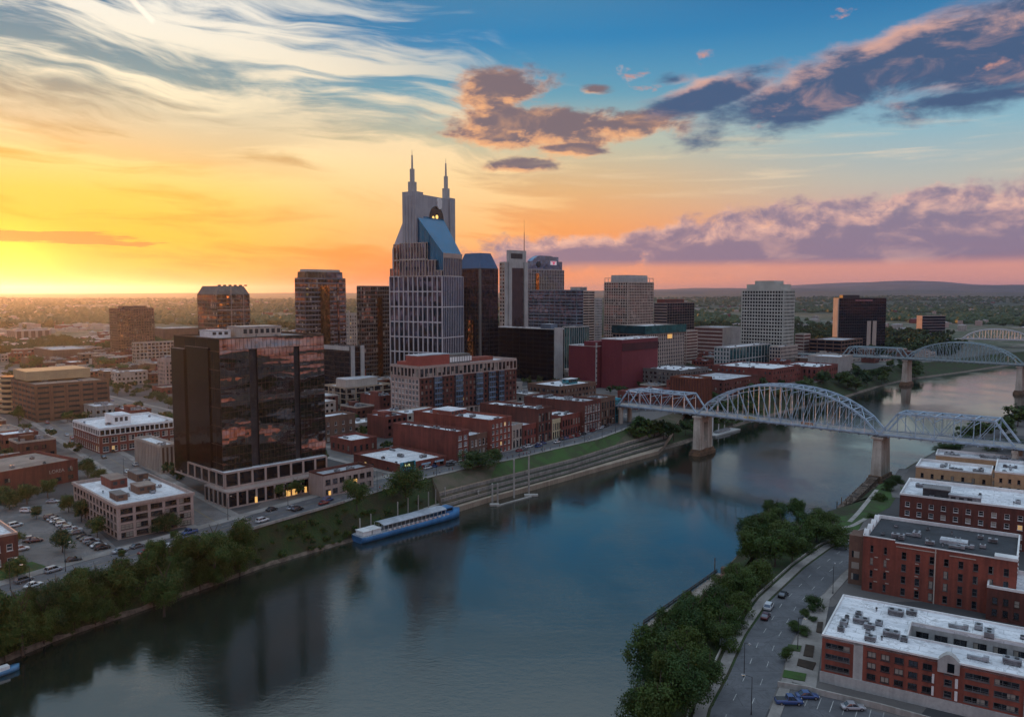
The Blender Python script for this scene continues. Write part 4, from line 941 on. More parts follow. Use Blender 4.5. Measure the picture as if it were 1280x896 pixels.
def text_part(root, txt, loc, size, rot, mat, name='lettering', ext=.04):
    cu = bpy.data.curves.new('lettering', 'FONT'); cu.body = txt; cu.size = size; cu.extrude = ext
    o = bpy.data.objects.new('t', cu); COL.objects.link(o); dg = bpy.context.evaluated_depsgraph_get(); me = bpy.data.meshes.new_from_object(o.evaluated_get(dg)); bpy.data.objects.remove(o)
    me.materials.clear(); me.materials.append(mat); o2 = bpy.data.objects.new(name, me); o2.location = loc; o2.rotation_euler = rot; put(o2, root); return o2
text_part(r, 'LOREA', (s_[0] - 11.8, -.10, 4.9), 2.0, (R(90), 0, 0), pm('faded_white_paint', (.5, .44, .42), (.34, .28, .26), .8))
text_part(r, 'F', (s_[0] - 3.4, -.10, 5.3), 2.0, (R(90), 0, 0), MC['faded_white_paint'])
r, s_ = simple('office_block', 'two storey brick hall under a wide white roof left of the bronze block', 124.3, 567.5, 91.3, 222, 537, az=44.5, specs=[PU(4.2, 4.6, .7, .6, 'pale', top=3.4, nf=2), None, None, PU(3.0, 4.6, .5, .6, 'pale', top=3.4, nf=2)], wall=brick, roof=whroof, cap=white, units=5, cat='hall', pent=[(.28, .3, .5, .62, 4.2, white, whroof)])
L_, D_, H_ = s_
mb = MB(); gl = MB(); grid_face(gl, mb, (0, -.1, 0), (1, 0, 0), (0, -1, 0), L_, H_ - 3.3, H_ - .02, GR(2.4, 3.3, .5, .9, .2)); grid_face(gl, mb, (-.1, D_, 0), (0, -1, 0), (-1, 0, 0), D_, H_ - 3.3, H_ - .02, GR(2.4, 3.3, .5, .9, .2)); mb.build('attic_frame', [white], r); gl.build('attic_glazing', [g_blk], r)
simple('office_block', 'small windowless block with vertical pale slats beside the bronze block', 201.5, 592.5, 168.5, 222, 558.5, az=44.5, specs=GR(1.7, 30, .8, .9, .3), glaz=brickb, frame=stone, roof=whroof, units=4, cat='block')
r, s_ = simple('parking_garage', 'brown brick parking garage with curved ramp end at the left', 44, 528, 12, 136, 482, az=43.5, specs=[GR(9, 3.4, 2.2, 1.9, .4), None, None, GR(9, 3.4, 1.0, 1.6, .4)], wall=brickb, glaz=blroof, frame=brickb, roof=tanroof, units=5, cat='garage')  # black sheet stands in for the shaded interior behind the openings
L_, D_, H_ = s_
mb = MB(); mb.box(2, D_ * .45, H_ + .7, L_ * .93, D_ - 1, H_ + 6.5); mb.build('upper_wall', [pm('ochre_render', (.40, .31, .18), (.33, .25, .15), .1)], r)
mb = MB()
for k in range(7): mb.tube((3, D_ + 4, .8 + k * 3.4), (3, D_ + 4, 2.2 + k * 3.4), 8.4, 8.4, 28, 0, smooth=False)
mb.build('ramp', [MC['ochre_render']], r); mb = MB(); mb.tube((3, D_ + 4, 0), (3, D_ + 4, 24), 6.8, 6.8, 20); mb.build('ramp_core', [blroof], r)
simple('office_block', 'white gridded mid rise partly behind the bronze block', 169.5, 452, 165, 222, 429, Y=880, specs=GR(4.2, 3.8, 1.1, 1.3, .4), glaz=g_gold, frame=stone, roof=whroof2, units=1, cat='office block')
simple('office_block', 'pinkish brick mid rise just left of the bronze block', 206, 484, 196.5, 224, 450, Y=650, specs=PU(2.6, 3.1, .5, .6), wall=pink, roof=whroof2, units=1, cat='office block')
simple('apartment_block', 'row of pale vertical fins on a long slab at the far left', 19, None, 9, 63, 414, Y=1180, specs=GR(9, 40, 3.5, 1, .8), glaz=brickb, frame=pink, roof=whroof2, units=0, cat='slab block')
simple('warehouse', 'flat brown box store with a thin pale roof edge left of the brown slab tower', 66, None, 42, 116, 438, Y=900, specs=None, wall=brickb, cap=stone, roof=whroof2, units=2, cat='warehouse')
simple('arena', 'long lilac roofed hall behind the white gridded mid rise', 204, None, 190, 250, 411, Y=1180, specs=None, wall=brickb, roof=whroof, cap=stoneg, units=0, cat='hall')
bx = G(-20, 716); r, s_ = block_w('shop', 'small brick shop with a pale roof cut by the left edge of the view', bx.x - 3, bx.y - 4, 43.5, 13.5, 18, 21.4, specs=[PU(3, 3.4, .5, .5, 'pale', top=1.4), None, None, None], wall=brick2, cap=pink, roof=whroof, units=2, cat='shop')

# --- behind the bronze block, towards the hotel
r, s_ = simple('office_block', 'tan framed office building with a pentagonal white rooftop hall', 433, 513, 404, 489, 485.5, specs=GR(7, 3.9, .9, .7, .4), glaz=g_win, frame=pm('sand_panel', (.36, .28, .20), (.28, .21, .15), .1), roof=whroof, units=3, cat='office block', maxD=60)
L_, D_, H_ = s_
mb = MB(); mb.prism([(3, 5), (L_ * .30, 3), (L_ * .80, 6), (L_ * .84, D_ * .6), (L_ * .2, D_ * .75), (3, D_ * .6)], H_ - .4, H_ + 5.2, 0, 1); mb.build('penthouse', [stone, whroof2], r)
simple('office_block', 'brown brick two storey building peeping out right of the bronze block', 394, 556, 378, 444, 524, specs=PU(4.5, 4, .3, .5, 'pale', top=1.6), wall=brickb, roof=whroof, units=2, cat='building')
simple('shop', 'red brick shop under a blank white roof behind the tree', 439, 568, 413, 471, 552, specs=PU(4, 3.6, .4, .5, 'brown', top=1.0), wall=brick, roof=whroof, units=1, cat='shop')
r, s_ = simple('restaurant', 'low restaurant with warmly lit windows adjoining the stone podium', 404, 622, 386, 466.5, 595, specs=[PU(3.4, 3.4, .7, .55, 'brown', top=.9), None, None, None], wall=pink, cap=brick2, roof=whroof2, units=2, cat='restaurant')
for u0, u1, w0, w1 in ((.44, .54, 3.6, 4.8), (.57, .66, 3.6, 4.8), (.1, .14, .6, 2.2)): mb = MB(); mb.box(s_[0] * u0, -.18, w0, s_[0] * u1, -.02, w1); mb.build('lit_window', [lampw], r)
r, s_ = simple('restaurant', 'low white roofed brick bar with a bright teal corner front', 501, 592.5, 442, 557.5, 582, specs=[PU(4, 3.2, .5, .5, 'brown', top=.8), None, None, PU(6, 3.2, .3, .4, 'brown', skip=.4)], wall=brick, roof=whroof, units=5, cat='bar', maxD=45)
L_, D_, H_ = s_
mb = MB(); mb.box(-.35, -.5, .2, L_ * .30, -.02, H_ + 1.3); mb.build('teal_front', [teal], r)
mb = MB(); mb.box(L_ * .04, -.62, 2.4, L_ * .27, -.51, 4.9); mb.build('sign_board', [pm('dark_green_board', (.02, .05, .035))], r)
text_part(r, 'BAR', (L_ * .06, -.66, 2.9), 1.7, (R(90), 0, 0), lampm('sign_letters', (.75, .8, .35), .5), 'sign_lettering')
for u in (.44, .74): mb = MB(); mb.box(L_ * u, -.32, 2.2, L_ * (u + .20), -.02, H_ - .8); mb.build('banner', [pm('pale_banner', (.35, .5, .6), (.25, .4, .5), .5)], r)
r, s_ = simple('brick_building', 'long low brick building with white roof and narrow grey street front', 571, 578, 491, 586, 541, az=37.2, specs=[PU(3.2, 3.3, .62, .66, 'blue', top=1.2, mg=.4), None, None, None], wall=brick, roof=whroof, units=14, cat='building', maxD=80)
simple('brick_building', 'two storey brown brick building with tall arched windows next to the narrow grey front', 587, 574, 566, 612.5, 546, az=37.2, specs=[PU(3.0, 4, .55, .66, 'pale', top=1.2), None, None, None], wall=brickb, roof=whroof, units=2, cat='building')
r, s_ = simple('brick_building', 'five storey red brick warehouse with a long blank orange side wall', 613, 569, 517, 639.5, 526.5, az=37.2, specs=[PU(3.0, 3.3, .5, .6, 'pale', top=1.2), None, None, None], wall=brick3, roof=whroof, units=16, cat='building', maxD=80, pent=[(.2, .55, .9, .8, 1.8, brick3, whroof)])
simple('brick_building', 'narrow white fronted building in the brick row', 640, 561.5, 622, 653.5, 533, az=37.2, specs=[PU(2.4, 5.0, .62, .78, 'win', top=1.6, mg=.4), None, None, None], wall=stone, roof=whroof2, units=1, cat='building')
simple('brick_building', 'low brown brick front right of the narrow white one', 654, 558.5, 626, 671.5, 533, az=37.2, specs=[PU(3.0, 4.4, .55, .66, 'brown', top=1.4), None, None, None], wall=brick, roof=whroof, units=2, cat='building')
simple('brick_building', 'tall brick building with a glazed grid front left of the pale yellow one', 672, 554.5, 600, 690, 512.5, az=37.2, specs=[PU(2.9, 5.2, .66, .8, 'brown', top=1.6), None, None, None], wall=brick2, roof=whroof, units=16, cat='building', maxD=90)
simple('brick_building', 'very narrow pale yellow front in the brick row', 690.3, 549.5, 672, 701.8, 526, az=37.2, specs=[PU(2.2, 4.4, .62, .78, 'win', top=1.2, mg=.3), None, None, None], wall=pm('cream_paint', (.50, .44, .28), (.42, .36, .22), .2), roof=whroof, units=2, cat='building')
simple('brick_building', 'red brick three storey front right of the pale yellow one', 702.3, 547, 672, 729.5, 521, az=37.2, specs=[PU(2.7, 4.6, .55, .7, 'brown', top=1.4), None, None, None], wall=brick, roof=whroof, units=5, cat='building')
simple('brick_building', 'tallest dark building of the brick row with pale mullioned front', 730, 541.5, 655, 751, 503.5, az=37.2, specs=[PU(2.8, 5.2, .7, .8, 'pale', top=1.4), None, None, None], wall=brick2, roof=whroof2, units=16, cat='building', maxD=95)
simple('brick_building', 'last brick front before the bridge ramp', 751.3, 533.5, 724, 769, 499, az=37.2, specs=[PU(3.0, 5.4, .6, .8, 'brown', top=1.6), None, None, None], wall=brickb, roof=whroof2, units=6, cat='building')
simple('stair_tower', 'slim turquoise glass stair tower by the bridge ramp', 769.5, 528.5, 761, 776, 500, az=37.2, specs=GR(2, 4, .15, .3, .1), glaz=g_teal, frame=teal, units=0, cat='stair tower')

# --- the big brick hotel
def brick_hotel():
    X0, Y0, Ln, D, z1 = frame_of(524, 532, 488, 645.5, 460, 43.5)
    root = empty('hotel', (X0, Y0, GZ), R(46.5)); H = z1 - GZ
    tag(root, 'large brick and stone hotel with blue window bays and a red rooftop box', 'hotel')
    Hc = H - 6.2
    wl = MB(); wins = []
    sp = PU(3.3, 3.3, .52, .58, 'win', base=7.5, top=.5); spl = PU(3.3, 3.3, .62, .66, 'pale', base=7.5, top=.5)
    wall_face(wl, wins, (0, 0, 0), (1, 0, 0), (0, -1, 0), Ln, 7.5, Hc, dict(sp, base=0)); wall_face(wl, wins, (Ln, 0, 0), (0, 1, 0), (1, 0, 0), D, 7.5, Hc, None); wall_face(wl, wins, (Ln, D, 0), (-1, 0, 0), (0, 1, 0), Ln, 7.5, Hc, None)
    wl.build('wall', [brick2], root)
    w2 = MB(); wall_face(w2, wins, (0, D, 0), (0, -1, 0), (-1, 0, 0), D, 7.5, Hc, dict(spl, base=0)); w2.build('wall', [pink], root)
    for nm, z0, za, sp_ in (('base_storey', 0, 7.45, GR(4.4, 7.4, 1.3, 1.4, .5)), ('attic_storey', Hc + .05, H, GR(3.4, 6.1, .8, 1.3, .5))):
        gl = MB(); gr = MB()
        for (o, d, n, ln) in [((0, 0, 0), (1, 0, 0), (0, -1, 0), Ln), ((Ln, 0, 0), (0, 1, 0), (1, 0, 0), D), ((Ln, D, 0), (-1, 0, 0), (0, 1, 0), Ln), ((0, D, 0), (0, -1, 0), (-1, 0, 0), D)]: grid_face(gl, gr, o, d, n, ln, z0, za, sp_)
        o = gr.build(nm, [pink], root); gl.build('glazing', [g_win], o)
    put_windows(root, wins, 100)
    for u in (.13, .335, .545, .68, .79):
        mb = MB(); gl = MB(); a = u * Ln; b = a + (.055 if u > .7 else .07) * Ln
        g_ = MB(); r_ = MB(); grid_face(g_, r_, (a, -1.3, 0), (1, 0, 0), (0, -1, 0), b - a, 8.2, Hc, GR(1.9, 3.3, .12, .8, .12))
        g_.quad((a, 0, 8.2), (a, -1.3, 8.2), (a, -1.3, Hc), (a, 0, Hc)); g_.quad((b, -1.3, 8.2), (b, 0, 8.2), (b, 0, Hc), (b, -1.3, Hc)); g_.quad((a, -1.3, Hc), (b, -1.3, Hc), (b, 0, Hc), (a, 0, Hc))
        o = g_.build('bay_window', [g_bwin], root); r_.build('frame', [pm('blue_grey_frame', (.14, .22, .33), rough=.6)], o)
    roof_parts(root, 0, 0, Ln, D, H, whroof, pink, .9, 6, seed=3)
    mb = MB(); mb.box(2, 4, H - .45, Ln * .33, D * .55, H + 6.5, 0); mb.box(1.8, 3.8, H + 6.503, Ln * .33 + .2, D * .55 + .2, H + 6.9, 1); mb.box(3, D * .56, H - .45, Ln * .2, D * .9, H + 2.5, 0); mb.build('rooftop_box', [pm('red_render', (.30, .075, .055), (.25, .06, .045), .1), whroof2], root)
    mb = MB(); mb.box(Ln * .335, 5, H - .45, Ln * .55, D * .5, H + 6.0, 0)
    for i in range(9): mb.box(Ln * .345 + i * 2.1, 4.85, H + 1.4, Ln * .345 + i * 2.1 + 1.5, 4.99, H + 4.4, 1)
    mb.build('rooftop_plant_room', [concd, white], root)
    mb = MB(); mb.box(Ln * .62, D * .5, H - .45, Ln * .9, D * .8, H + 2.0); mb.build('rooftop_box', [brick3], root)
brick_hotel()
# --- dark glass theatre block with pale side pier
r, s_ = simple('office_block', 'long black glass block with one pale concrete end pier, roof crowded with plant', 693, None, 617, 705, 412, Y=700, specs=GR(8, 3.8, .1, .25, .1), glaz=glassm('flat_black_glass', (.02, .022, .026), .12, .5, (2, 2, 3.8), .01, .7), frame=metald, roof=whroof, cap=white, units=12, cat='office block', maxD=100)
L_, D_, H_ = s_
mb = MB(); mb.box(-.6, -1.2, 0, L_ * .8, -.15, H_ + 1.6); mb.build('end_pier', [stoneg], r); fr_box(r, 'rooftop_plant_room', 2, 6, H_ - .4, L_ - 2, D_ * .24, H_ + 4.5, pm('blue_grey_panel2', (.10, .14, .19), rough=.6), 0, whroof2)
simple('office_block', 'dark green glass block with pale fins right of the black glass one', 712, None, 703, 736, 409, Y=790, specs=GR(3.4, 30, .4, 1, .5), glaz=g_teal, frame=stoneg, roof=whroof, units=2, cat='office block')
# --- maroon hotel
r, s_ = simple('hotel', 'windowless looking maroon hotel block with a white notch, left and taller in front', 745, 485, 711, 776.5, 433.5, specs=GR(1.6, 60, .25, .6, .08), glaz=maroon, frame=pm('maroon_fin', (.14, .026, .033), (.12, .022, .03), .1), cap=white, roof=whroof2, units=5, cat='hotel')
L_, D_, H_ = s_
mb = MB(); mb.box(-.7, -.9, 3, .6, -.12, H_ + 3.4, 0)
for k in range(8): mb.box(-.75, -1.0, 4 + k * 4, .65, -.905, 5.2 + k * 4, 1)
mb.build('corner_notch', [stoneg, metald], r)
mb = MB(); mb.box(-.5, .5, H_ + .61, L_ * .3, D_ * .42, H_ + 4.2); mb.box(L_ * .36, 3, H_ - .4, L_ * .95, D_ * .6, H_ + 3.4); mb.build('roof_box', [maroon], r)
r, s_ = simple('hotel', 'windowless looking maroon hotel wing with a white roof edge, right of the notch', 777.5, 487, 752, 822.5, 425, specs=GR(1.6, 60, .25, .6, .08), glaz=maroon, frame=MC['maroon_fin'], cap=white, roof=whroof, units=6, cat='hotel')
L_, D_, H_ = s_
mb = MB(); mb.box(-.06, -.5, H_ - 9.0, L_ + .06, -.12, H_ - 3.0); mb.build('dark_band', [pm('dark_maroon', (.07, .018, .022))], r)
# --- low brick complexes before and beyond the bridge
simple('brick_building', 'red brick complex with a white ribbed roof behind the long truss', 966, 482, 890, 1001, 462, specs=PU(4, 4, .4, .5, 'brown', skip=.3), wall=brick, roof=whroof, units=14, cat='building', maxD=110)
simple('brick_building', 'brick building with pale roof and brown bays near the left bank trees', 1022, 476, 972, 1047.5, 459.5, specs=PU(4.4, 4.4, .4, .6, 'brown'), wall=brick, roof=whroof, units=14, cat='building', maxD=110)
simple('warehouse', 'plain white walled warehouse left of the far bridge abutment', 1049, 466, 1010, 1066, 447, specs=GR(3, 30, .3, .5, .2), glaz=stoneg, frame=stone, roof=whroof, units=3, cat='warehouse', maxD=110)
simple('brick_building', 'brick building with blue grey roof just above the truss end', 905, 496, 850, 948, 476, specs=PU(4, 4, .4, .5, 'brown', skip=.3), wall=brick2, roof=whroof2, units=5, cat='building', maxD=110)
r, s_ = simple('brick_building', 'rust clad hall with a slanting white slatted roof behind the short truss', 874, 518, 838, 890, 474, specs=GR(2, 40, .5, .8, .3), glaz=brick2, frame=pm('rust_panel', (.20, .07, .035), (.13, .045, .025), .2), roof=whroof2, units=4, cat='building', maxD=80)
simple('amphitheatre', 'pale curved roof building behind the maroon hotel', 850, None, 800, 885, 464, Y=640, specs=PU(4, 3.5, .6, .5, 'brown'), wall=concd, roof=whroof, units=14, cat='building', maxD=110)
simple('brick_building', 'brick building with a low white roof under the maroon hotel', 800, 512, 772, 838, 492, specs=PU(4, 3.5, .5, .5, 'brown'), wall=brick, roof=whroof, units=5, cat='building')
simple('office_block', 'tan and brick set back building behind the dark tall front of the brick row', 700, 508, 660, 745, 484, specs=PU(4, 3.5, .6, .5, 'brown'), wall=brickb, roof=whroof, units=9, cat='building', pent=[(.5, .3, .75, .5, 3, g_teal, whroof)])

# --- near right bank
def right_long():
    # front wall runs towards az 122.7, side wall back along az 32.7
    o = G(1026, 851, RZ); root = empty('apartment_building', (o.x, o.y, RZ), R(90 - 121.5)); tag(root, 'long red brick building with white roof round a sunken court, nearest', 'apartment building')
    Ln, D, H = 62.0, 26.0, zat(1027, 793.3, o.y) - RZ
    hb = 2.3
    wl = MB(); wins = []
    # segments of the street front: (from, to, spec, material)
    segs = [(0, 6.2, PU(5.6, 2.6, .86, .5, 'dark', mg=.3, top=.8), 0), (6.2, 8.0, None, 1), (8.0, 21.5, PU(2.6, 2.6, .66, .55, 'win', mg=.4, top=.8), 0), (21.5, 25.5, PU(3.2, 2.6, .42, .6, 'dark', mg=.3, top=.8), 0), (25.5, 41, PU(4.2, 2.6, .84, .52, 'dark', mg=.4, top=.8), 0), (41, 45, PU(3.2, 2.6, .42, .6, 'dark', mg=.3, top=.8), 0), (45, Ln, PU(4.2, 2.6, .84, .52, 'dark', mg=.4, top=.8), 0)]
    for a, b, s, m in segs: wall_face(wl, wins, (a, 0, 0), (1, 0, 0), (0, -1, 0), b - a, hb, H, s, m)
    wall_face(wl, wins, (Ln, 0, 0), (0, 1, 0), (1, 0, 0), D, hb, H, None); wall_face(wl, wins, (Ln, D, 0), (-1, 0, 0), (0, 1, 0), Ln, hb, H, None)
    wall_face(wl, wins, (0, D, 0), (0, -1, 0), (-1, 0, 0), D, hb, H, PU(4, 2.6, .5, .5, 'win', top=.8))
    wl.build('wall', [brick3, stoneg], root)
    w2 = MB(); 
    wall_face(w2, wins, (-.25, -.25, 0), (1, 0, 0), (0, -1, 0), Ln + .5, 0, hb, PU(4.4, 2.3, .42, .62, 'blue', base=.1, top=.3, skip=.3)); wall_face(w2, wins, (-.25, D, 0), (0, -1, 0), (-1, 0, 0), D + .25, 0, hb, None)
    w2.quad((-.25, -.25, hb), (Ln, -.25, hb), (Ln, 0, hb), (-.25, 0, hb)); w2.build('base_storey', [stoneg], root)
    put_windows(root, wins, 100)
    # gabled stair bays
    for u in (21.6, 41.1):
        mb = MB(); zt = H + 1.5; n = 8
        arc = [(u, H - 2.2), (u, H + .1)] + [(u + 3.8 * i / n, H + .1 + 1.5 * math.sin(math.pi * i / n)) for i in range(1, n)] + [(u + 3.8, H + .1), (u + 3.8, H - 2.2)]
        a = [(x, -.55, z) for x, z in arc]; b = [(x, 1.2, z) for x, z in arc]; nn = len(arc)
        mb.add(a + b, [tuple(range(nn))[::-1], tuple(range(nn, 2 * nn))] + [(i, nn + i, nn + (i + 1) % nn, (i + 1) % nn) for i in range(nn)], 0)
        o1 = mb.build('gable_bay', [stoneg], root)
        mb = MB(); mb.box(u + 1.7, -.62, H - 1.9, u + 2.9, -.56, H - .1); mb.build('window', [g_blk], o1)
        mb = MB()
        for k in range(2): mb.box(u - .9, -.3, hb + .4 + k * 2.5, u - .5, -.02, hb + 2.2 + k * 2.5); mb.box(u + 3.1, -.4, hb + .4 + k * 2.5, u + 3.6, -.02, hb + 2.2 + k * 2.5)
        mb.build('white_panels', [white], root)
    mb = MB(); mb.tube((36.2, -.35, 0), (36.2, -.35, H + .3), .16, .16, 8); mb.build('downpipe', [stoneg], root)
    # white roof round the open court
    c0, c1, d0, d1 = 15.5, 59.0, 8.5, 16.8
    mb = MB(); z = H
    for q in ((0, 0, c0, D), (c0, 0, Ln, d0), (c0, d1, Ln, D), (c1, d0, Ln, d1)): mb.box(q[0], q[1], z - .6, q[2], q[3], z - .1)
    mb.build('roof', [whroof], root)
    mb = MB()
    for q in ((-.1, -.1, Ln + .1, .25), (-.1, D - .25, Ln + .1, D + .1), (-.1, .25, .25, D - .25), (c0 - .25, d0, c0, d1), (c0, d1, c1, d1 + .25), (c0, d0 - .25, c1, d0)): mb.box(q[0], q[1], z - .098, q[2], q[3], z + .28)
    mb.build('parapet', [white], root)
    cw = MB(); cwn = []
    wall_face(cw, cwn, (c0, d1 - .01, 0), (1, 0, 0), (0, -1, 0), c1 - c0 - 14, H - 4.6, H - .6, PU(3.4, 3.6, .7, .62, 'dark', top=.3, mg=.3), 0)
    wall_face(cw, cwn, (c1 - 14, d1 - .01, 0), (1, 0, 0), (0, -1, 0), 14, H - 4.6, H - .6, None, 1)
    cw.quad((c0 + .01, d0, H - 4.6), (c0 + .01, d1, H - 4.6), (c0 + .01, d1, H - .6), (c0 + .01, d0, H - .6), 0)
    cw.build('court_wall', [stoneg, brick3], root)
    mb = MB(); mb.box(c0, d0, H - 4.9, c1, d1, H - 4.6); mb.build('court_floor', [concd], root)
    for (p, a, w, h, k) in cwn: o = bpy.data.objects.new('window', win_mesh(w, h, k)[0]); o.location = p; o.rotation_euler = (0, 0, a); put(o, root)
    mb = MB()
    for i in range(9): mb.beam((c0 + 3 + i * 3, d1 - 1.4, H - 4.6), (c0 + 3 + i * 3, d1 - 1.4, H - 3.2), .12, .12)
    mb.beam((c0 + 1, d1 - 1.4, H - 3.1), (c1 - 14, d1 - 1.4, H - 3.1), .1, .12); mb.build('railing', [metalg], root)
    r = random.Random(4)
    for (u, v) in [(3, 4.5), (3, 8), (3, 12), (5, 15), (8, 9), (8, 6.4), (6, 11), (9.5, 12), (11, 4), (12.5, 7), (9, 2.6), (15, 6), (28, 4), (34, 5.5), (42, 3.5), (50, 5), (24, 19), (28, 21), (30, 18), (36, 20), (44, 18), (52, 21), (12, 20), (8, 20), (15, 22)]: unit(root, u, v, H - .1, r)
right_long()
def right_red():
    o = G(1078, 724, RZ)
    X0, Y0, Ln, D, z1 = frame_of(1078, 737, 1070, 1214, 669, 123.5, RZ)
    root = empty('apartment_building', (X0, Y0, RZ), R(90 - 123.5)); tag(root, 'red brick building with a black roof and white domed parapet, behind the long one', 'apartment building')
    H = z1 - RZ; Ln = 36; D = 24
    wl = MB(); wins = []
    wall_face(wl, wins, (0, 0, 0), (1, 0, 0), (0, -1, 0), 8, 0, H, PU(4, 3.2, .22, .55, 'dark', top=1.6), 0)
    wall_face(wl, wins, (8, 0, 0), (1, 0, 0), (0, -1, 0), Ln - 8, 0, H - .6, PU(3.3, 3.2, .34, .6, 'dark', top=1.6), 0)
    wall_face(wl, wins, (Ln, 0, 0), (0, 1, 0), (1, 0, 0), D, 0, H, PU(3.6, 3.4, .34, .5, 'pale', top=1.4)); wall_face(wl, wins, (Ln, D, 0), (-1, 0, 0), (0, 1, 0), Ln, 0, H, None); wall_face(wl, wins, (0, D, 0), (0, -1, 0), (-1, 0, 0), D, 0, H, PU(3, 3.2, .5, .55, 'pale', top=1.4))
    wl.build('wall', [brick3], root); put_windows(root, wins)
    mb = MB(); mb.quad((0, 0, H - .7), (Ln, 0, H - .7), (Ln, D, H - .7), (0, D, H - .7)); mb.build('roof', [blroof], root)
    mb = MB()
    mb.box(-.1, -.1, H - .05, 8, .25, H + .2); mb.box(8, -.1, H - .65, Ln - 5, .2, H - .4); mb.box(Ln - .3, 3.0, H - .7, Ln + .1, D, H + .25); mb.box(-.1, D - .3, H - .7, Ln, D + .1, H + .25)
    mb.box(Ln - 5, -.1, H - .69, Ln + .1, 3.0, H + .05); mb.build('parapet', [white], root)
    mb = MB()
    for v in (2, 7.5, 13.0, 18.5):
        n = 8; arc = [(v + 4.4 * i / n, H - .65 + 1.6 * math.sin(math.pi * i / n)) for i in range(n + 1)]
        a = [(-.4, y, z) for y, z in arc]; b = [(.9, y, z) for y, z in arc]; nn = n + 1
        mb.add(a + b, [tuple(range(nn)), tuple(range(nn, 2 * nn))[::-1]] + [(i, i + 1, nn + i + 1, nn + i) for i in range(nn - 1)], 0)
    mb.build('curved_gables', [white], root)
    mb = MB()
    for k in range(3):
        for u in (3, 5.9, 13): mb.box(u, -.12, 3.0 + k * 3.4, u + .9, -.02, 3.25 + k * 3.4)
    mb.box(8.3, -.14, H - 1.7, 18, -.02, H - 1.45); mb.box(17.6, -.2, 0, 17.9, -.02, H - .7); mb.box(21, -.14, H - 1.9, 27, -.02, H - 1.65); mb.build('stone_lintels', [stone], root)
    r = random.Random(9)
    for (u, v) in [(4, 6), (8, 5), (9, 4), (11, 9), (12, 10), (15, 7), (16, 3.5), (19, 4), (22, 3.6), (24, 5.5), (22, 11), (6, 16), (14, 18), (27, 17), (30, 15), (28, 8), (20, 17)]: unit(root, u, v, H - .7, r)
    mb = MB(); mb.box(18, 6.5, H - .69, 24.5, 10, H + .3); mb.build('roof_hatch', [whroof2], root)
    mb = MB(); mb.box(-4.2, 3.5, 0, -.02, 9.5, H - 1.4, 0)
    for k in range(3):
        for v in (4.2, 6.8): mb.box(-4.3, v, 1.4 + k * 3.2, -4.205, v + 1.6, 3.2 + k * 3.2, 1)
        for u in (-3.4,): mb.box(u, 3.4, 1.4 + k * 3.2, u + 2, 3.495, 3.2 + k * 3.2, 1)
    mb.build('bay_wing', [brickb, g_win], root)
right_red()
r, s_ = block('apartment_building', 'brick building with a broad white roof and rooftop plant behind the black roofed one', 1124, 668, 1105, 1290, 622, az=122.5, g=RZ, zt=21.5, Y=268, specs=[PU(3.6, 3.4, .4, .55, 'pale', top=1.4), None, None, None], wall=brick2, roof=whroof, cap=white, units=16, Lo=66, Do=27, cat='apartment building', pent=[(.10, .12, .22, .36, 2.4, metald, grroof), (.22, .04, .36, .14, 1.6, metalg, whroof2)])
r, s_ = block('apartment_building', 'tan stuccoed apartment house with four small windows in a row', 1144, 650, 1130, 1238, 583.5, az=123, g=RZ, Y=316, specs=[PU(3.4, 3.3, .30, .5, 'dark', top=1.2, base=.5), None, None, None], wall=tan, roof=whroof, cap=white, units=9, Lo=26, Do=17, cat='apartment building')
mb = MB(); mb.box(7.6, -1.3, 5.2, 20, -.02, 5.6); 
for i in range(6): mb.box(7.6 + i * 2.44, -1.25, 5.6, 7.75 + i * 2.44, -1.1, 8.3)
mb.box(7.6, -1.3, 8.3, 20, -.02, 8.6); mb.build('balcony', [concd], r)
r, s_ = block('apartment_building', 'tan stuccoed apartment house cut by the right edge, with three storeys of paired windows', 1242, 650, 1230, 1300, 590, az=123, g=RZ, Y=286, specs=[PU(2.8, 3.1, .34, .5, 'dark', top=1.2, base=.5), None, None, PU(5, 3.1, .3, .5, 'dark', top=1.2)], wall=tan, roof=whroof, cap=white, units=5, Lo=9.5, Do=24, cat='apartment building')
block('apartment_building', 'farthest tan apartment house, mostly its white roof, below the truss bridge', 1169, 620, 1150, 1262, 569, az=121, g=RZ, Y=346, specs=[PU(3.4, 3.3, .30, .5, 'dark', top=1.2), None, None, None], wall=tan, roof=whroof, cap=white, units=10, Lo=34, Do=14, cat='apartment building')
block('apartment_building', 'low red brick wing with white roof at the right edge', 1233, 760, 1215, 1300, 731, az=123, g=RZ, Y=196, zt=16.2, specs=[PU(2.4, 3.6, .5, .6, 'brown', top=1.6, base=.6), None, None, None], wall=brick2, roof=whroof, cap=white, units=4, Lo=34, Do=17, cat='apartment building')

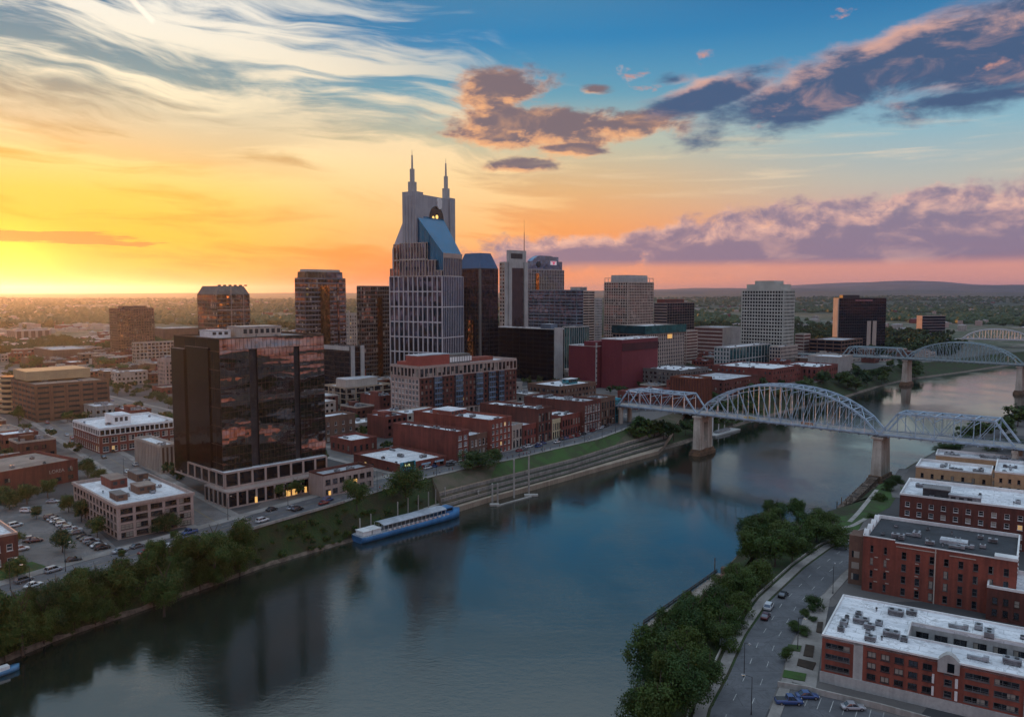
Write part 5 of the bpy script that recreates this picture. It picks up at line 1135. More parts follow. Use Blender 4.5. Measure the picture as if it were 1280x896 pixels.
# ================================================================== bridges
def truss_span(root, p0, p1, z0, z1, w, hprof, n, mat, big=.85, small=.31, sub=True):
    """two truss planes between panel points p0..p1, deck height z0..z1, top chord height hprof(t)"""
    p0 = Vector(p0); p1 = Vector(p1); d = (p1 - p0); nrm = Vector((-d.y, d.x)).normalized() * (w / 2)
    def pt(t, side, h): q = p0 + d * t + nrm * side; return Vector((q.x, q.y, z0 + (z1 - z0) * t + h))
    lt = MB()
    for s in (-1, 1):
        ch = MB(); wb = MB()
        for i in range(n):
            a, b = i / n, (i + 1) / n
            ha = hprof(a); hb = hprof(b)
            ch.beam(pt(a, s, ha), pt(b, s, hb), big * .9, big)
            ch.beam(pt(a, s, 0), pt(b, s, 0), big * .6, big * .8)
            if i > 0: wb.beam(pt(a, s, 0), pt(a, s, ha), small, small)
            if 0 < i < n - 1:
                if b <= .5 + 1e-6: wb.beam(pt(a, s, ha), pt(b, s, 0), small * .8, small * .8)
                else: wb.beam(pt(a, s, 0), pt(b, s, hb), small * .8, small * .8)
                if sub and ha > 12:
                    m = (a + b) / 2; wb.beam(pt(m, s, (ha + hb) / 2), pt(m, s, (ha + hb) / 4), small * .6, small * .6); wb.beam(pt(m, s, (ha + hb) / 4), pt(b if b <= .5 else a, s, 0) if False else pt(m, s, 0), small * .5, small * .5)
        ch.build('truss_chord', [mat], root); wb.build('truss_web', [mat], root)
    for i in range(1, n):
        a = i / n; lt.beam(pt(a, -1, hprof(a)), pt(a, 1, hprof(a)), .5, .5)
        lt.beam(pt(a, -1, max(5.4, hprof(a) - 2.6)), pt(a, 1, max(5.4, hprof(a) - 2.6)), .3, .3) if hprof(a) > 6 else None
        if i < n - 1:
            b = (i + 1) / n; lt.beam(pt(a, -1, hprof(a)), pt(b, 1, hprof(b)), .28, .28); lt.beam(pt(a, 1, hprof(a)), pt(b, -1, hprof(b)), .28, .28)
    lt.build('lateral_bracing', [mat], root)
def deck(root, pts, w, th, mats, rail=True):
    mb = MB(); rl = MB()
    for (a, b) in zip(pts, pts[1:]):
        a = Vector(a); b = Vector(b); d = (b - a); n = Vector((-d.y, d.x, 0)).normalized() * (w / 2)
        mb.quad(a - n, b - n, b + n, a + n, 0); dn = Vector((0, 0, -th)); mb.quad(a + n + dn, b + n + dn, b - n + dn, a - n + dn, 1)
        mb.quad(a - n + dn, b - n + dn, b - n, a - n, 1); mb.quad(b + n + dn, a + n + dn, a + n, b + n, 1)
        k = int(d.length / 4.5)
        for i in range(k + 1):
            q = a + d * (i / max(1, k))
            mb.beam(q - n * 1.06 + Vector((0, 0, -th - .25)), q + n * 1.06 + Vector((0, 0, -th - .25)), .3, .5, 1)
            for s in (-1, 1): rl.beam(q + n * s * 1.02, q + n * s * 1.02 + Vector((0, 0, 1.3)), .12, .12)
        for s in (-1, 1):
            for h in (.35, .75, 1.25): rl.beam(a + n * s * 1.02 + Vector((0, 0, h)), b + n * s * 1.02 + Vector((0, 0, h)), .07, .07)
    mb.build('deck', mats, root)
    if rail: rl.build('railing', [mats[1]], root)
def camel(h, e=.0, pw=.5):   # arched top chord
    return lambda t: h * max(0.0, math.sin(math.pi * t)) ** pw
def flat_(h, a):              # trapezoid with inclined end posts
    return lambda t: h * min(1, t / a, (1 - t) / a) if 0 < t < 1 else 0
B0 = Vector((106.9, 443.4)); B1 = Vector((177.5, 379.8)); dB = (B1 - B0).normalized(); LB = (B1 - B0).length
zd0, zd1 = 23.4, 23.2
root = empty('truss_bridge', (0, 0, 0)); tag(root, 'nearer pale blue steel truss bridge with one high arched span between two lower ones', 'bridge')
def arch_main(h):
    return lambda t: h * (1 - (abs(2 * t - 1)) ** 2.3) ** .80 if 0 < t < 1 else 0
truss_span(root, B0, B1, zd0, zd1, 12.5, arch_main(19.0), 16, steelb)
BA = B0 - dB * 53; truss_span(root, BA, B0 - dB * .8, zd0 - .3, zd0, 12.5, flat_(9.6, 1 / 7), 7, steelb, .75, .3)
BC = B1 + dB * 56; truss_span(root, B1 + dB * .8, BC, zd1, zd1 + .9, 12.5, flat_(10.6, 1 / 7), 7, steelb, .78, .3)
BE = BC + dB * 160; BS = BA - dB * 40
deck(root, [(BS.x, BS.y, zd0 - 3.6), (BA.x, BA.y, zd0 - .3), (B0.x, B0.y, zd0), (B1.x, B1.y, zd1), (BC.x, BC.y, zd1 + .9), (BE.x, BE.y, zd1 - 1)], 11.6, .9, [conc, steelb])
def pier(root, p, zb, zt, w, t, solid=True):
    mb = MB(); a = math.atan2(dB.y, dB.x); ca, sa = math.cos(a), math.sin(a)
    def loc(u, v, z): return (p.x + u * ca - v * sa, p.y + u * sa + v * ca, z)
    def fr(u0, u1, v0, v1, z0, z1, tp=0.0, m=0):
        vs = [loc(u0, v0, z0), loc(u1, v0, z0), loc(u1, v1, z0), loc(u0, v1, z0), loc(u0 + tp, v0 + tp, z1), loc(u1 - tp, v0 + tp, z1), loc(u1 - tp, v1 - tp, z1), loc(u0 + tp, v1 - tp, z1)]
        mb.add(vs, [(0, 1, 5, 4), (1, 2, 6, 5), (2, 3, 7, 6), (3, 0, 4, 7), (4, 5, 6, 7)], m)
    if solid:
        fr(-t / 2, t / 2, -w / 2, w / 2, zb + 3, zt - 1.0, .55)
    else:
        fr(-t / 2, t / 2, -w / 2, -w / 2 + 5.2, zb + 3, zt - 1.0, .3); fr(-t / 2, t / 2, w / 2 - 5.2, w / 2, zb + 3, zt - 1.0, .3)
        fr(-t / 3, t / 3, -w / 2 + 5.1, w / 2 - 5.1, zb + 3, zb + 7); fr(-t / 3, t / 3, -w / 2 + 5.0, w / 2 - 5.0, zt - 4, zt - 1.2)
    fr(-t / 2 - .3, t / 2 + .3, -w / 2 - .3, w / 2 + .3, zt - .99, zt)
    mb.build('pier_shaft', [pier_m], root)
    mb = MB(); fr(-t / 2 - 1.3, t / 2 + 1.3, -w / 2 - 1.8, w / 2 + 1.8, zb - 2, zb + 1.6, .1); fr(-t / 2 - .7, t / 2 + .7, -w / 2 - 1.0, w / 2 + 1.0, zb + 1.601, zb + 3.0, .1); mb.build('pier_footing', [pm('stained_footing', (.22, .13, .075), (.11, .07, .045), .4, .9)], root)
pier(root, B0, 0.4, zd0 - 1.35, 14.5, 4.4, False)
pier(root, B1 + Vector((0, 0)), 0.4, zd1 - 1.35, 13.5, 4.8, True)
def cols(root, p, zb, zt, w=9.5, r=1.5):
    mb = MB(); n = Vector((-dB.y, dB.x)) * w / 2
    for s in (-1, 1): mb.tube((p.x + n.x * s, p.y + n.y * s, zb), (p.x + n.x * s, p.y + n.y * s, zt - 1.2), r, r * .9, 12)
    mb.beam((p.x - n.x * 1.3, p.y - n.y * 1.3, zt - .6), (p.x + n.x * 1.3, p.y + n.y * 1.3, zt - .6), 2.4, 1.2); mb.build('pier_columns', [pier_m], root)
cols(root, BA + dB * 1.0, GZ - 2, zd0 - 1.65); cols(root, BC, RZ, zd1 - .5); cols(root, BC + dB * 34, RZ, zd1 - 1)
cols(root, BS + dB * 12, GZ, zd0 - 3.6)
# farther bridge, same family
C0 = Vector((387.1, 780.5)); C1 = Vector((455.1, 711.7)); dC = (C1 - C0).normalized()
root = empty('truss_bridge', (0, 0, 0)); tag(root, 'farther grey green arched truss bridge upstream at the right edge', 'bridge')
CZ = 26.3
truss_span(root, C0, C1, CZ, CZ, 13, arch_main(17.5), 16, steelg, .95, .4)
CA = C0 - dC * 62; CB = CA - dC * 62
truss_span(root, CA, C0 - dC * .8, CZ - .6, CZ, 13, flat_(9.5, 1 / 8), 8, steelg, .9, .4)
CE = C1 + dC * 95
truss_span(root, C1 + dC * .8, CE, CZ, CZ, 13, flat_(9.5, 1 / 8), 8, steelg, .9, .4)
deck(root, [(CB.x - dC.x * 60, CB.y - dC.y * 60, CZ - 5), (CB.x, CB.y, CZ - 1.2), (C0.x, C0.y, CZ), (C1.x, C1.y, CZ), (CE.x, CE.y, CZ)], 12, 1.0, [conc, steelg])
dB_keep = dB; dB = dC
pier(root, C0, .4, CZ - 1.5, 14, 5, True); pier(root, C1, .4, CZ - 1.5, 14, 5, True); cols(root, CA, GZ, CZ - 2); cols(root, CB, GZ, CZ - 2.5); cols(root, CE, 4, CZ - 1.5)
# third bridge, far off
D0 = Vector((ux(1203, 24, 1180), 1180)); dD = Vector((.86, -.50)); D1 = D0 + dD * 88
root = empty('truss_bridge', (0, 0, 0)); tag(root, 'most distant pale arched bridge just under the wooded hills', 'bridge')
truss_span(root, D0, D1, 23, 23, 14, arch_main(14.5), 12, steelw, 1.4, .5); truss_span(root, D1, D1 + dD * 90, 23, 23, 14, flat_(9, 1 / 7), 7, steelw, 1.2, .45)
e_ = D1 + dD * 92; s_ = D0 - dD * 40; deck(root, [(s_.x, s_.y, 20), (D0.x, D0.y, 23), (e_.x, e_.y, 23)], 13, 1.2, [conc, steelw], False)
dB = dD; cols(root, D0, GZ, 22); cols(root, D1, 0, 22); dB = dB_keep
# pieces of work on the nearer deck: tarpaulins, banner, barriers
for t, lab, c in ((.28, 'yellow tarpaulin heap on the bridge walkway', (.55, .36, .04)), (.60, 'orange barrier row on the bridge walkway', (.45, .22, .10)), (.955, 'white site banner on the bridge walkway near the right pier', (.6, .6, .58))):
    q = B0 + dB * LB * t; mb = MB(); d3 = Vector((dB.x, dB.y, 0)); p = Vector((q.x, q.y, zd0)) - Vector((-dB.y, dB.x, 0)) * 3.5
    if t < .5:
        for k in range(5): mb.tube(p + d3 * (k * 1.3), p + d3 * (k * 1.3) + Vector((0, 0, 1.4 - abs(k - 2) * .3)), 1.0, .25, 7)
    else:
        for k in range(4): mb.beam(p + d3 * (k * 1.6), p + d3 * (k * 1.6 + 1.4) , .12, 1.2); 
        mb.v = [(x, y, z + .7) for x, y, z in mb.v]
        for k in range(4): mb.beam(p + d3 * (k * 1.6 + .2), p + d3 * (k * 1.6 + .2) + Vector((0, 0, 1.3)), .1, .1)
    tag(mb.build('tarpaulin' if t < .5 else 'barrier', [pm('stuff%d' % int(t * 100), c, rough=.7)]), lab, 'tarpaulin' if t < .5 else 'barrier')

# ================================================================== trees
def leafm(name, a, b, c):
    m = bpy.data.materials.new(name); m.use_nodes = True; t = NT(m.node_tree); bs = m.node_tree.nodes['Principled BSDF']
    oi = t.new('ShaderNodeObjectInfo'); o = t.new('ShaderNodeTexCoord').outputs['Object']
    n = t.noise(t.vm('ADD', o, oi.outputs['Location']), .55, 3, .6); geo = t.new('ShaderNodeNewGeometry')
    col = t.mix(t.sm(n, .38, .62), a, b); col = t.mix(X(t, oi.outputs['Random']) * .85, col, c); col = t.mix(t.sm(X(t, oi.outputs['Random']), .0, .35), t.mix(.5, col, (.018, .05, .016)), col)
    t.put(bs.inputs['Base Color'], col)
    bs.inputs['Roughness'].default_value = .6; bs.inputs['Specular IOR Level'].default_value = .25
    tr = t.new('ShaderNodeBsdfTranslucent'); t.put(tr.inputs[0], t.mix(.5, col, (.12, .16, .02)))
    mx = t.new('ShaderNodeMixShader'); mx.inputs[0].default_value = .10
    out = m.node_tree.nodes['Material Output']; m.node_tree.links.new(bs.outputs[0], mx.inputs[1]); m.node_tree.links.new(tr.outputs[0], mx.inputs[2]); m.node_tree.links.new(mx.outputs[0], out.inputs[0])
    return m
LF = [leafm('foliage', (.034, .082, .014), (.014, .036, .008), (.060, .090, .015)), leafm('foliage_ochre', (.10, .10, .022), (.05, .07, .016), (.09, .08, .02)), leafm('foliage_far', (.038, .075, .022), (.022, .046, .016), (.055, .075, .020))]
barkm = pm('bark', (.09, .065, .05), (.05, .038, .03), .8, .95)
def crown_mesh(seed, nleaf, leaf, lobes=9, shape=(1, 1, 1), cone=False, mat=0, low=.30):
    """unit crown (radius about 1, base at z = 0): leaf-sized faces gathered in clumps on an uneven set of lobes"""
    r = random.Random(seed); vs = []; fs = []
    cl = []
    for i in range(lobes):
        if cone:
            h = (i + .5) / lobes; rad = (1 - h) ** .8 * .52 + .12; a = r.uniform(0, 6.28)
            cl.append((Vector((math.cos(a) * .16, math.sin(a) * .16, h * 2.3 + .1)), rad))
        else:
            a = i * 2.4 + r.uniform(-.4, .4); h = r.uniform(low, 1.36); q = r.uniform(.12, .72) * (1.15 - abs(h - .75) * .6)
            cl.append((Vector((math.cos(a) * q, math.sin(a) * q, h)), r.uniform(.20, .46)))
    if not cone: cl.append((Vector((0, 0, .85)), .50))
    clumps = []
    nc = max(12, nleaf // 16)
    for _ in range(nc):
        c, rad = r.choices(cl, weights=[x[1] ** 2 for x in cl])[0]
        while True:
            d = Vector((r.gauss(0, 1), r.gauss(0, 1), r.gauss(0, .9)))
            if d.length > .1: break
        d.normalize()
        if d.z < -.75: d.z *= -.6
        k = mnoise.noise(c + d * 1.7 + Vector((seed, 0, 0)))
        if k < -.33: continue
        p = c + d * rad * (r.uniform(.72, 1.04) + k * .22); p = Vector((p.x * shape[0], p.y * shape[1], p.z * shape[2]))
        clumps.append((p, d))
    for p, d in clumps:
        for _ in range(max(3, nleaf // len(clumps))):
            o = p + Vector((r.gauss(0, 1), r.gauss(0, 1), r.gauss(0, .8))) * .085
            nn = (d + Vector((r.uniform(-1, 1), r.uniform(-1, 1), r.uniform(-.6, 1.2))) * .8).normalized()
            u = nn.orthogonal().normalized(); u = Matrix.Rotation(r.uniform(0, 6.28), 3, nn) @ u; w = nn.cross(u); s = leaf * r.uniform(.6, 1.35)
            b = len(vs); vs += [tuple(o - u * s), tuple(o - w * s * .6), tuple(o + u * s + nn * s * .2), tuple(o + w * s * .6)]; fs.append((b, b + 1, b + 2, b + 3))
    me = bpy.data.meshes.new('crown'); me.from_pydata(vs, [], fs); me.materials.append(LF[mat]); me.update(); return me
def trunk_mesh(seed):
    r = random.Random(seed); mb = MB(); x = y = 0; z = 0; rad = .085
    pts = [Vector((0, 0, -.12))]
    for i in range(4): x += r.uniform(-.05, .05); y += r.uniform(-.05, .05); z += .30; pts.append(Vector((x, y, z)))
    for a, b in zip(pts, pts[1:]): mb.tube(a, b, rad, rad * .76, 7, 0, False); rad *= .76
    for i in range(6):
        q = pts[2 + i % 3]; a = i * 1.1 + r.uniform(0, .5); e = q + Vector((math.cos(a) * .45, math.sin(a) * .45, r.uniform(.25, .55))); mb.tube(q, e, .035, .012, 5, 0, False)
    return mb.mesh('trunk', [barkm])
CR = [crown_mesh(11, 6500, .042, 10), crown_mesh(12, 6500, .042, 12, (1.1, .95, .9)), crown_mesh(13, 6000, .042, 9, (.85, .9, 1.15)), crown_mesh(14, 7500, .040, 17, (1.12, 1.1, .9), low=.12)]
CRC = crown_mesh(16, 5000, .040, 9, (1.25, 1.25, 1.0), cone=True)
CM = [crown_mesh(21, 1500, .085, 7), crown_mesh(22, 1500, .085, 9, (1.15, 1, .85)), crown_mesh(23, 1400, .085, 6, (.9, .9, 1.1))]
CF = [crown_mesh(31, 260, .19, 6, mat=2), crown_mesh(32, 260, .19, 7, (1.2, 1, .8), mat=2), crown_mesh(33, 240, .19, 5, (1, 1.2, .9), mat=2)]
TRK = [trunk_mesh(k) for k in range(4)]
tr_r = random.Random(77)
def tree(x, y, z, h, rad, label, group=None, lod=0, crown=None, name='tree', cat='tree', trunk=.3):
    if crown is CR[3]: trunk = .08
    root = empty(name, (x, y, z), tr_r.uniform(0, 6.28)); tag(root, label, cat, group)
    me = crown or tr_r.choice([CR, CM, CF][lod])
    top = 1.62 if me is not CRC else 2.55
    c = bpy.data.objects.new('crown', me); tz = h * trunk * .55; c.scale = (rad, rad, (h - tz) / top); c.location = (0, 0, tz); put(c, root)
    t = bpy.data.objects.new('trunk', tr_r.choice(TRK)); t.scale = (h * .32, h * .32, h * .62); put(t, root)
    return root
def along(pl, t):
    q = resample(pl, 200); return q[int(max(0, min(199, t * 199)))]
# wooded left bank: trees in three ranks between the street and the water
WB = WL[:9]; TB = TL[:10]
A_ = resample(TB, 400); B_ = resample(WB, 400)
def on_bank(i, f):
    x = A_[i][0] + (B_[i][0] - A_[i][0]) * f; y = A_[i][1] + (B_[i][1] - A_[i][1]) * f; return x, y, GZ + (-1.2 - GZ) * (f ** .75)
i = 12; k = 0
while i < 330:
    x, y, _ = on_bank(i, .5); c = Y_ = y
    px = 640 + 1000 * x / (y * .9967 + 6)
    dens = 1 if px < 300 else (.45 if px < 345 else 0)
    for f, hh, rr in ((.18, 10.0, 4.4), (.50, 12.0, 5.0), (.80, 10.5, 4.6)):
        if px > 300 and f < .4: continue
        if tr_r.random() > dens: continue
        j = min(399, max(0, i + tr_r.randint(-4, 4))); ff = f + tr_r.uniform(-.10, .10)
        x, y, z = on_bank(j, ff); s = tr_r.uniform(.75, 1.15)
        if ff < .3: s *= .8
        tree(x, y, z - .4, hh * s, rr * s, 'leafy green tree in the dense belt along the near left shore', 'trees of the left river bank', trunk=.25)
    i += 7
def tpx(px, py, zg, h, rad, label, **k): p = G(px, py, zg); return tree(p.x, p.y, zg, h, rad, label, **k)
p = G(28, 812, 2.5); tree(p.x, p.y, 2.2, 15.5, 5.2, 'tall pointed bright green tree near the left corner of the water', crown=CRC)
p = G(205, 762, 3); tree(p.x, p.y, 2.0, 13.5, 5.6, 'brighter rounded tree leaning over the water on the left bank')
p = G(268, 702, 9); tree(p.x, p.y, 8, 12.5, 6.2, 'largest bright crown of the left bank, reaching over the street edge')
tpx(507, 620, 10.5, 13.5, 8.8, 'broad dark round tree by the street beside the blue boat', crown=CR[3])
tpx(446, 636, 11, 10.5, 6.0, 'dark tree on the bank left of the broad round one', crown=CR[0])
tpx(598, 583, 12, 8.5, 9.0, 'wide low dark tree clump before the five storey brick warehouse', crown=CR[3])
tpx(618, 579, 12, 7.5, 5.5, 'dark tree touching the wide low clump by the brick row', crown=CR[1])
tpx(424, 608, 12, 6.5, 4.0, 'small dark street tree before the stone podium', crown=CM[0]); tpx(370, 619, 12, 7.0, 4.2, 'street tree before the middle of the stone podium', crown=CM[1])
tpx(349, 624, 12, 6.0, 3.4, 'small street tree at the left of the podium middle', crown=CM[2]); tpx(454, 596, 12, 5.5, 3.2, 'small tree beside the lit restaurant', crown=CM[1])
for (x, y, h, r_, l) in [(110, 596, 8.8, 4.6, 'dark round tree at the street corner beside the lettered warehouse'), (78, 690, 7.6, 4.0, 'lone round tree between the car park and the street'), (122, 672, 6.5, 4.2, 'tree at the near end of the parked cars'), (102, 652, 7.5, 4.4, 'tree against the left side of the three storey pale block'), (86, 640, 7.0, 4.4, 'tree at the back corner of the pale block'), (206, 664, 7.6, 5.0, 'wide street tree before the right face of the three storey pale block'),
                       (12, 636, 8, 5.0, 'tree at the left edge behind the parking lot'), (34, 630, 8.5, 5.2, 'large tree behind the middle of the parking lot'), (60, 622, 7, 4.2, 'tree below the lettered warehouse, right one'), (22, 722, 6.5, 4.4, 'tree beside the small shop at the left edge'), (46, 648, 4, 3.0, 'small round tree inside the parking lot edge'), (18, 684, 5.0, 3.4, 'bushy tree between shop and parking lot'),
                       (152, 700, 3.2, 1.7, 'very small street tree on the kerb'), (217, 676, 3.2, 1.8, 'very small tree beside parked cars on the street'), (3, 628, 8, 4.5, 'tree half cut by the left edge of the view'), (64, 524, 9, 8, 'broad dark tree hiding the foot of the brown garage'), (52, 520, 8, 7, 'second dark tree under the brown garage'), (84, 528, 7, 6, 'dark tree between garage and white roofed hall'), (126, 600, 6, 3.5, 'bush like tree by the side street')]:
    tpx(x, y, GZ, h, r_, l, crown=tr_r.choice(CR if y > 560 else CM))
for (x, y, h, r_, l) in [(133, 466, 16, 17, 'dark clump tree left of the brown slab tower foot'), (155, 470, 12, 14, 'dark tree before the white gridded mid rise'), (185, 468, 10, 12, 'dark flat tree in front of the white gridded mid rise'), (47, 462, 16, 9, 'tall dark tree above the brown garage')]: tpx(x, y, GZ, h, r_, l, crown=CM[tr_r.randint(0, 2)])
# low shrubs on the open part of the bank
sh = [crown_mesh(41 + k, 700, .11, 6, (1.2, 1.2, .8)) for k in range(3)]
for k in range(120):
    i = tr_r.randint(150, 330 + 60); f = tr_r.uniform(.08, .86)
    if i > 399: continue
    x, y, z = on_bank(i, f); s = tr_r.uniform(.9, 2.2)
    o = bpy.data.objects.new('shrub', tr_r.choice(sh)); o.location = (x, y, z - .3); o.scale = (s, s, s * .8); o.rotation_euler = (0, 0, tr_r.uniform(0, 6)); put(o); tag(o, 'low shrub on the open green slope under the river street', 'shrub', 'shrubs on the left slope')
# wooded bank beyond the long truss
o_in = offset(WL[13:], 14)
for k in range(74):
    t = tr_r.uniform(0, .42); q = along(WL[12:19], t); 
    d_ = tr_r.uniform(3, 26); t2 = tr_r.uniform(.0, 1)
    base_ = resample(WL[12:19], 300); idx = int(t2 * 290); p0_ = Vector(base_[idx]); p1_ = Vector(base_[idx + 5]); tn = (p1_ - p0_).normalized(); q = p0_ + Vector((-tn.y, tn.x)) * d_
    if abs((q - C0).dot(Vector((-dC.y, dC.x)))) < 9 and d_ > 5: continue
    tree(q.x, q.y, GZ * min(1, d_ / 24) ** .8 - .5, tr_r.uniform(8, 12), tr_r.uniform(5.5, 8.5), 'dark tree on the wooded bank between the two truss bridges', 'trees between the bridges', lod=1)
# near right bank: trees between the road and the water
for (x, y, z, h, r_, l, cr) in [
    (822, 925, 3, 13, 6.4, 'dark tree lowest in the frame on the right bank', 1), (860, 900, 6, 12, 6.0, 'green tree nearest the road at the bottom of the frame', 0), (800, 905, 1.5, 10, 5, 'low tree at the water line near the bottom edge', 3),
    (815, 860, 2, 13, 6.6, 'wide crown overhanging the water above the bottom edge', 2), (858, 846, 5.5, 12.5, 6.0, 'bright textured crown beside the road, lower group', 1), (885, 870, 7, 9, 4.5, 'small dark tree at the road edge below the sign', 0),
    (842, 818, 2.5, 12, 6.2, 'rusty brown tinted tree over the shore', 9), (872, 806, 5, 13, 6.0, 'large dark tree behind the brown tinted one', 3), (888, 790, 6, 11, 5.0, 'dark tall tree next to the wooden pier', 0),
    (905, 762, 6, 9, 4.4, 'slim tree at the landward end of the pier', 2), (922, 752, 7, 9, 4.4, 'tree between pier and road', 0), 
    (950, 735, 7.5, 9, 5.2, 'low spreading bright tree against the road bend', 1), (938, 712, 4, 13, 6.4, 'tall dark tree on the water side of the upper group', 2), (968, 712, 7, 12, 6.4, 'large rounded tree in the middle of the upper group', 0),
    (935, 690, 2, 12, 6.0, 'feathery dark tree sticking out over the river', 2), (975, 690, 6, 12, 6.0, 'bright topped tree at the back of the upper group', 1), (1000, 690, 7, 10.5, 5.8, 'green tree right of the bright topped one', 3), (990, 706, 7.5, 9, 5.4, 'dense tree at the inside of the road bend', 0),
    (1020, 680, 7, 11, 6.2, 'dark tree farthest along the road bend', 1), (1044, 682, 7.8, 9, 5.4, 'round tree at the far end of the road trees', 3), (1030, 668, 5, 9, 5.2, 'dark round tree beside the river lawn', 0), (1010, 674, 4.5, 9.5, 5.5, 'dark shore tree beyond the road bend', 2)]:
    tpx(x, y, z, h, r_, l, crown=CR[1] if cr == 9 else CR[cr])
for (x, y, z, h, r_, l) in [(912, 790, 7, 8, 4.2, 'small dark tree between the pier end and the pavement'), (925, 772, 7.5, 7.5, 4.0, 'bushy tree at the pavement edge below the road bend'), (936, 756, 7.5, 8, 4.4, 'dark bushy tree at the pavement edge of the road bend'), (900, 812, 7, 8.5, 4.4, 'dark tree just above the blank green board'), (916, 744, 5, 8.5, 4.2, 'dark tree on the slope behind the pier boathouse')]: tpx(x, y, z, h, r_, l, crown=tr_r.choice(CR))
for k in range(26):
    t_ = tr_r.choice((tr_r.uniform(.0, .14), tr_r.uniform(.44, .72))); q_ = along(WR[2:12], t_); q2 = along(WR[2:12], t_ + .02); tn = (Vector(q2) - Vector(q_)).normalized(); d_ = tr_r.uniform(3, 12)
    if t_ > .55 and d_ < 6: d_ += 4
    hh = tr_r.uniform(6, 10.5); tree(q_[0] + tn.y * d_, q_[1] - tn.x * d_, RZ * min(1, d_ / 12) ** .8 - .6, hh, hh * tr_r.uniform(.42, .58), 'dark undergrowth tree filling the belt between the right road and the river', 'undergrowth trees of the right bank', crown=tr_r.choice(CR))
for (x, y, h, r_, l) in [(1018, 762, 4.6, 2.6, 'dark dense tree by the top corner of the long white roof'), (1006, 771, 2.4, 1.7, 'round clipped bush highest in the plaza'), (993, 787, 2.6, 1.9, 'round clipped bush in the plaza middle beside the kerb'), (1003, 792, 2.6, 2.0, 'larger round bush beside the plaza middle one'), (983, 826, 2.9, 2.0, 'dark round plaza tree at the lowest bed'), (996, 790, 1.8, 1.2, 'small bush squeezed between the plaza bushes'), (1016, 776, 1.5, 1.2, 'tiny bush under the dark dense tree')]:
    tpx(x, y, RZ, h, r_, l, crown=CR[tr_r.randint(0, 3)], name='plaza_tree', trunk=.15)
for (x, y, h, r_, l) in [(1112, 616, 6.5, 3.6, 'green tree on the lawn right of the right pier'), (1100, 628, 4.6, 3.0, 'small tree on the river lawn'), (1120, 606, 5.5, 3.2, 'tree beside the tan house and the lawn'), (1090, 650, 2.4, 2.0, 'bush by the lawn path'), (1180, 566, 6, 5, 'dark bushes at the foot of the truss, left'), (1195, 567, 6, 5, 'dark bushes at the foot of the truss, right'), (1210, 553, 10, 7, 'green tree seen through the right truss end'), (1228, 552, 12, 9, 'large green tree behind the right truss end'), (1255, 548, 12, 9, 'dense tree at the right shore by the bridge'), (1272, 535, 14, 9, 'tall tree at the right edge on the shore'), (1282, 528, 13, 10, 'tree cut by the right edge beyond the bridge'), (1240, 565, 8, 6, 'dark tree under the bridge approach'), (1268, 566, 8, 7, 'dark tree behind the farthest tan house')]:
    tpx(x, y, RZ - 1, h, r_, l, crown=tr_r.choice(CR if y > 560 else CM))

# ================================================================== vehicles, boats, piers, lamps, people
def carpaint(name):
    m = bpy.data.materials.new(name); m.use_nodes = True; t = NT(m.node_tree); bs = m.node_tree.nodes['Principled BSDF']
    oi = t.new('ShaderNodeObjectInfo'); t.put(bs.inputs['Base Color'], oi.outputs['Color']); bs.inputs['Roughness'].default_value = .32; bs.inputs['Metallic'].default_value = .25; bs.inputs['Coat Weight'].default_value = .4
    return m
cpaint = carpaint('car_paint'); tyre = pm('tyre_rubber', (.02, .02, .02), rough=.9); rimm = pm('wheel_rim', (.4, .4, .42), rough=.35, metal=.6); cglass = glassm('car_glass', (.12, .14, .17), .06, .85, (9, 9, 9), 0, .1)
headm = pm('lamp_lens', (.7, .7, .66), rough=.2); tailm = pm('tail_lens', (.35, .02, .015), rough=.3)
def loft(sections, mats=0):
    mb = MB(); n = len(sections[0])
    for s in sections: mb.v.extend(s)
    for i in range(len(sections) - 1):
        for j in range(n):
            a = i * n + j; b = i * n + (j + 1) % n; mb.f.append([a, a + n, b + n, b]); mb.m.append(mats); mb.sm.append(True)
    mb.f.append(list(range(n))); mb.m.append(mats); mb.sm.append(False); mb.f.append([(len(sections) - 1) * n + j for j in range(n)][::-1]); mb.m.append(mats); mb.sm.append(False)
    return mb
def sec(x, w, z0, z1, r=.12): return [(x, -w, z0 + r), (x, -w + r * .6, z0), (x, w - r * .6, z0), (x, w, z0 + r), (x, w * .98, z1 - r), (x, w * .86, z1), (x, -w * .86, z1), (x, -w * .98, z1 - r)]
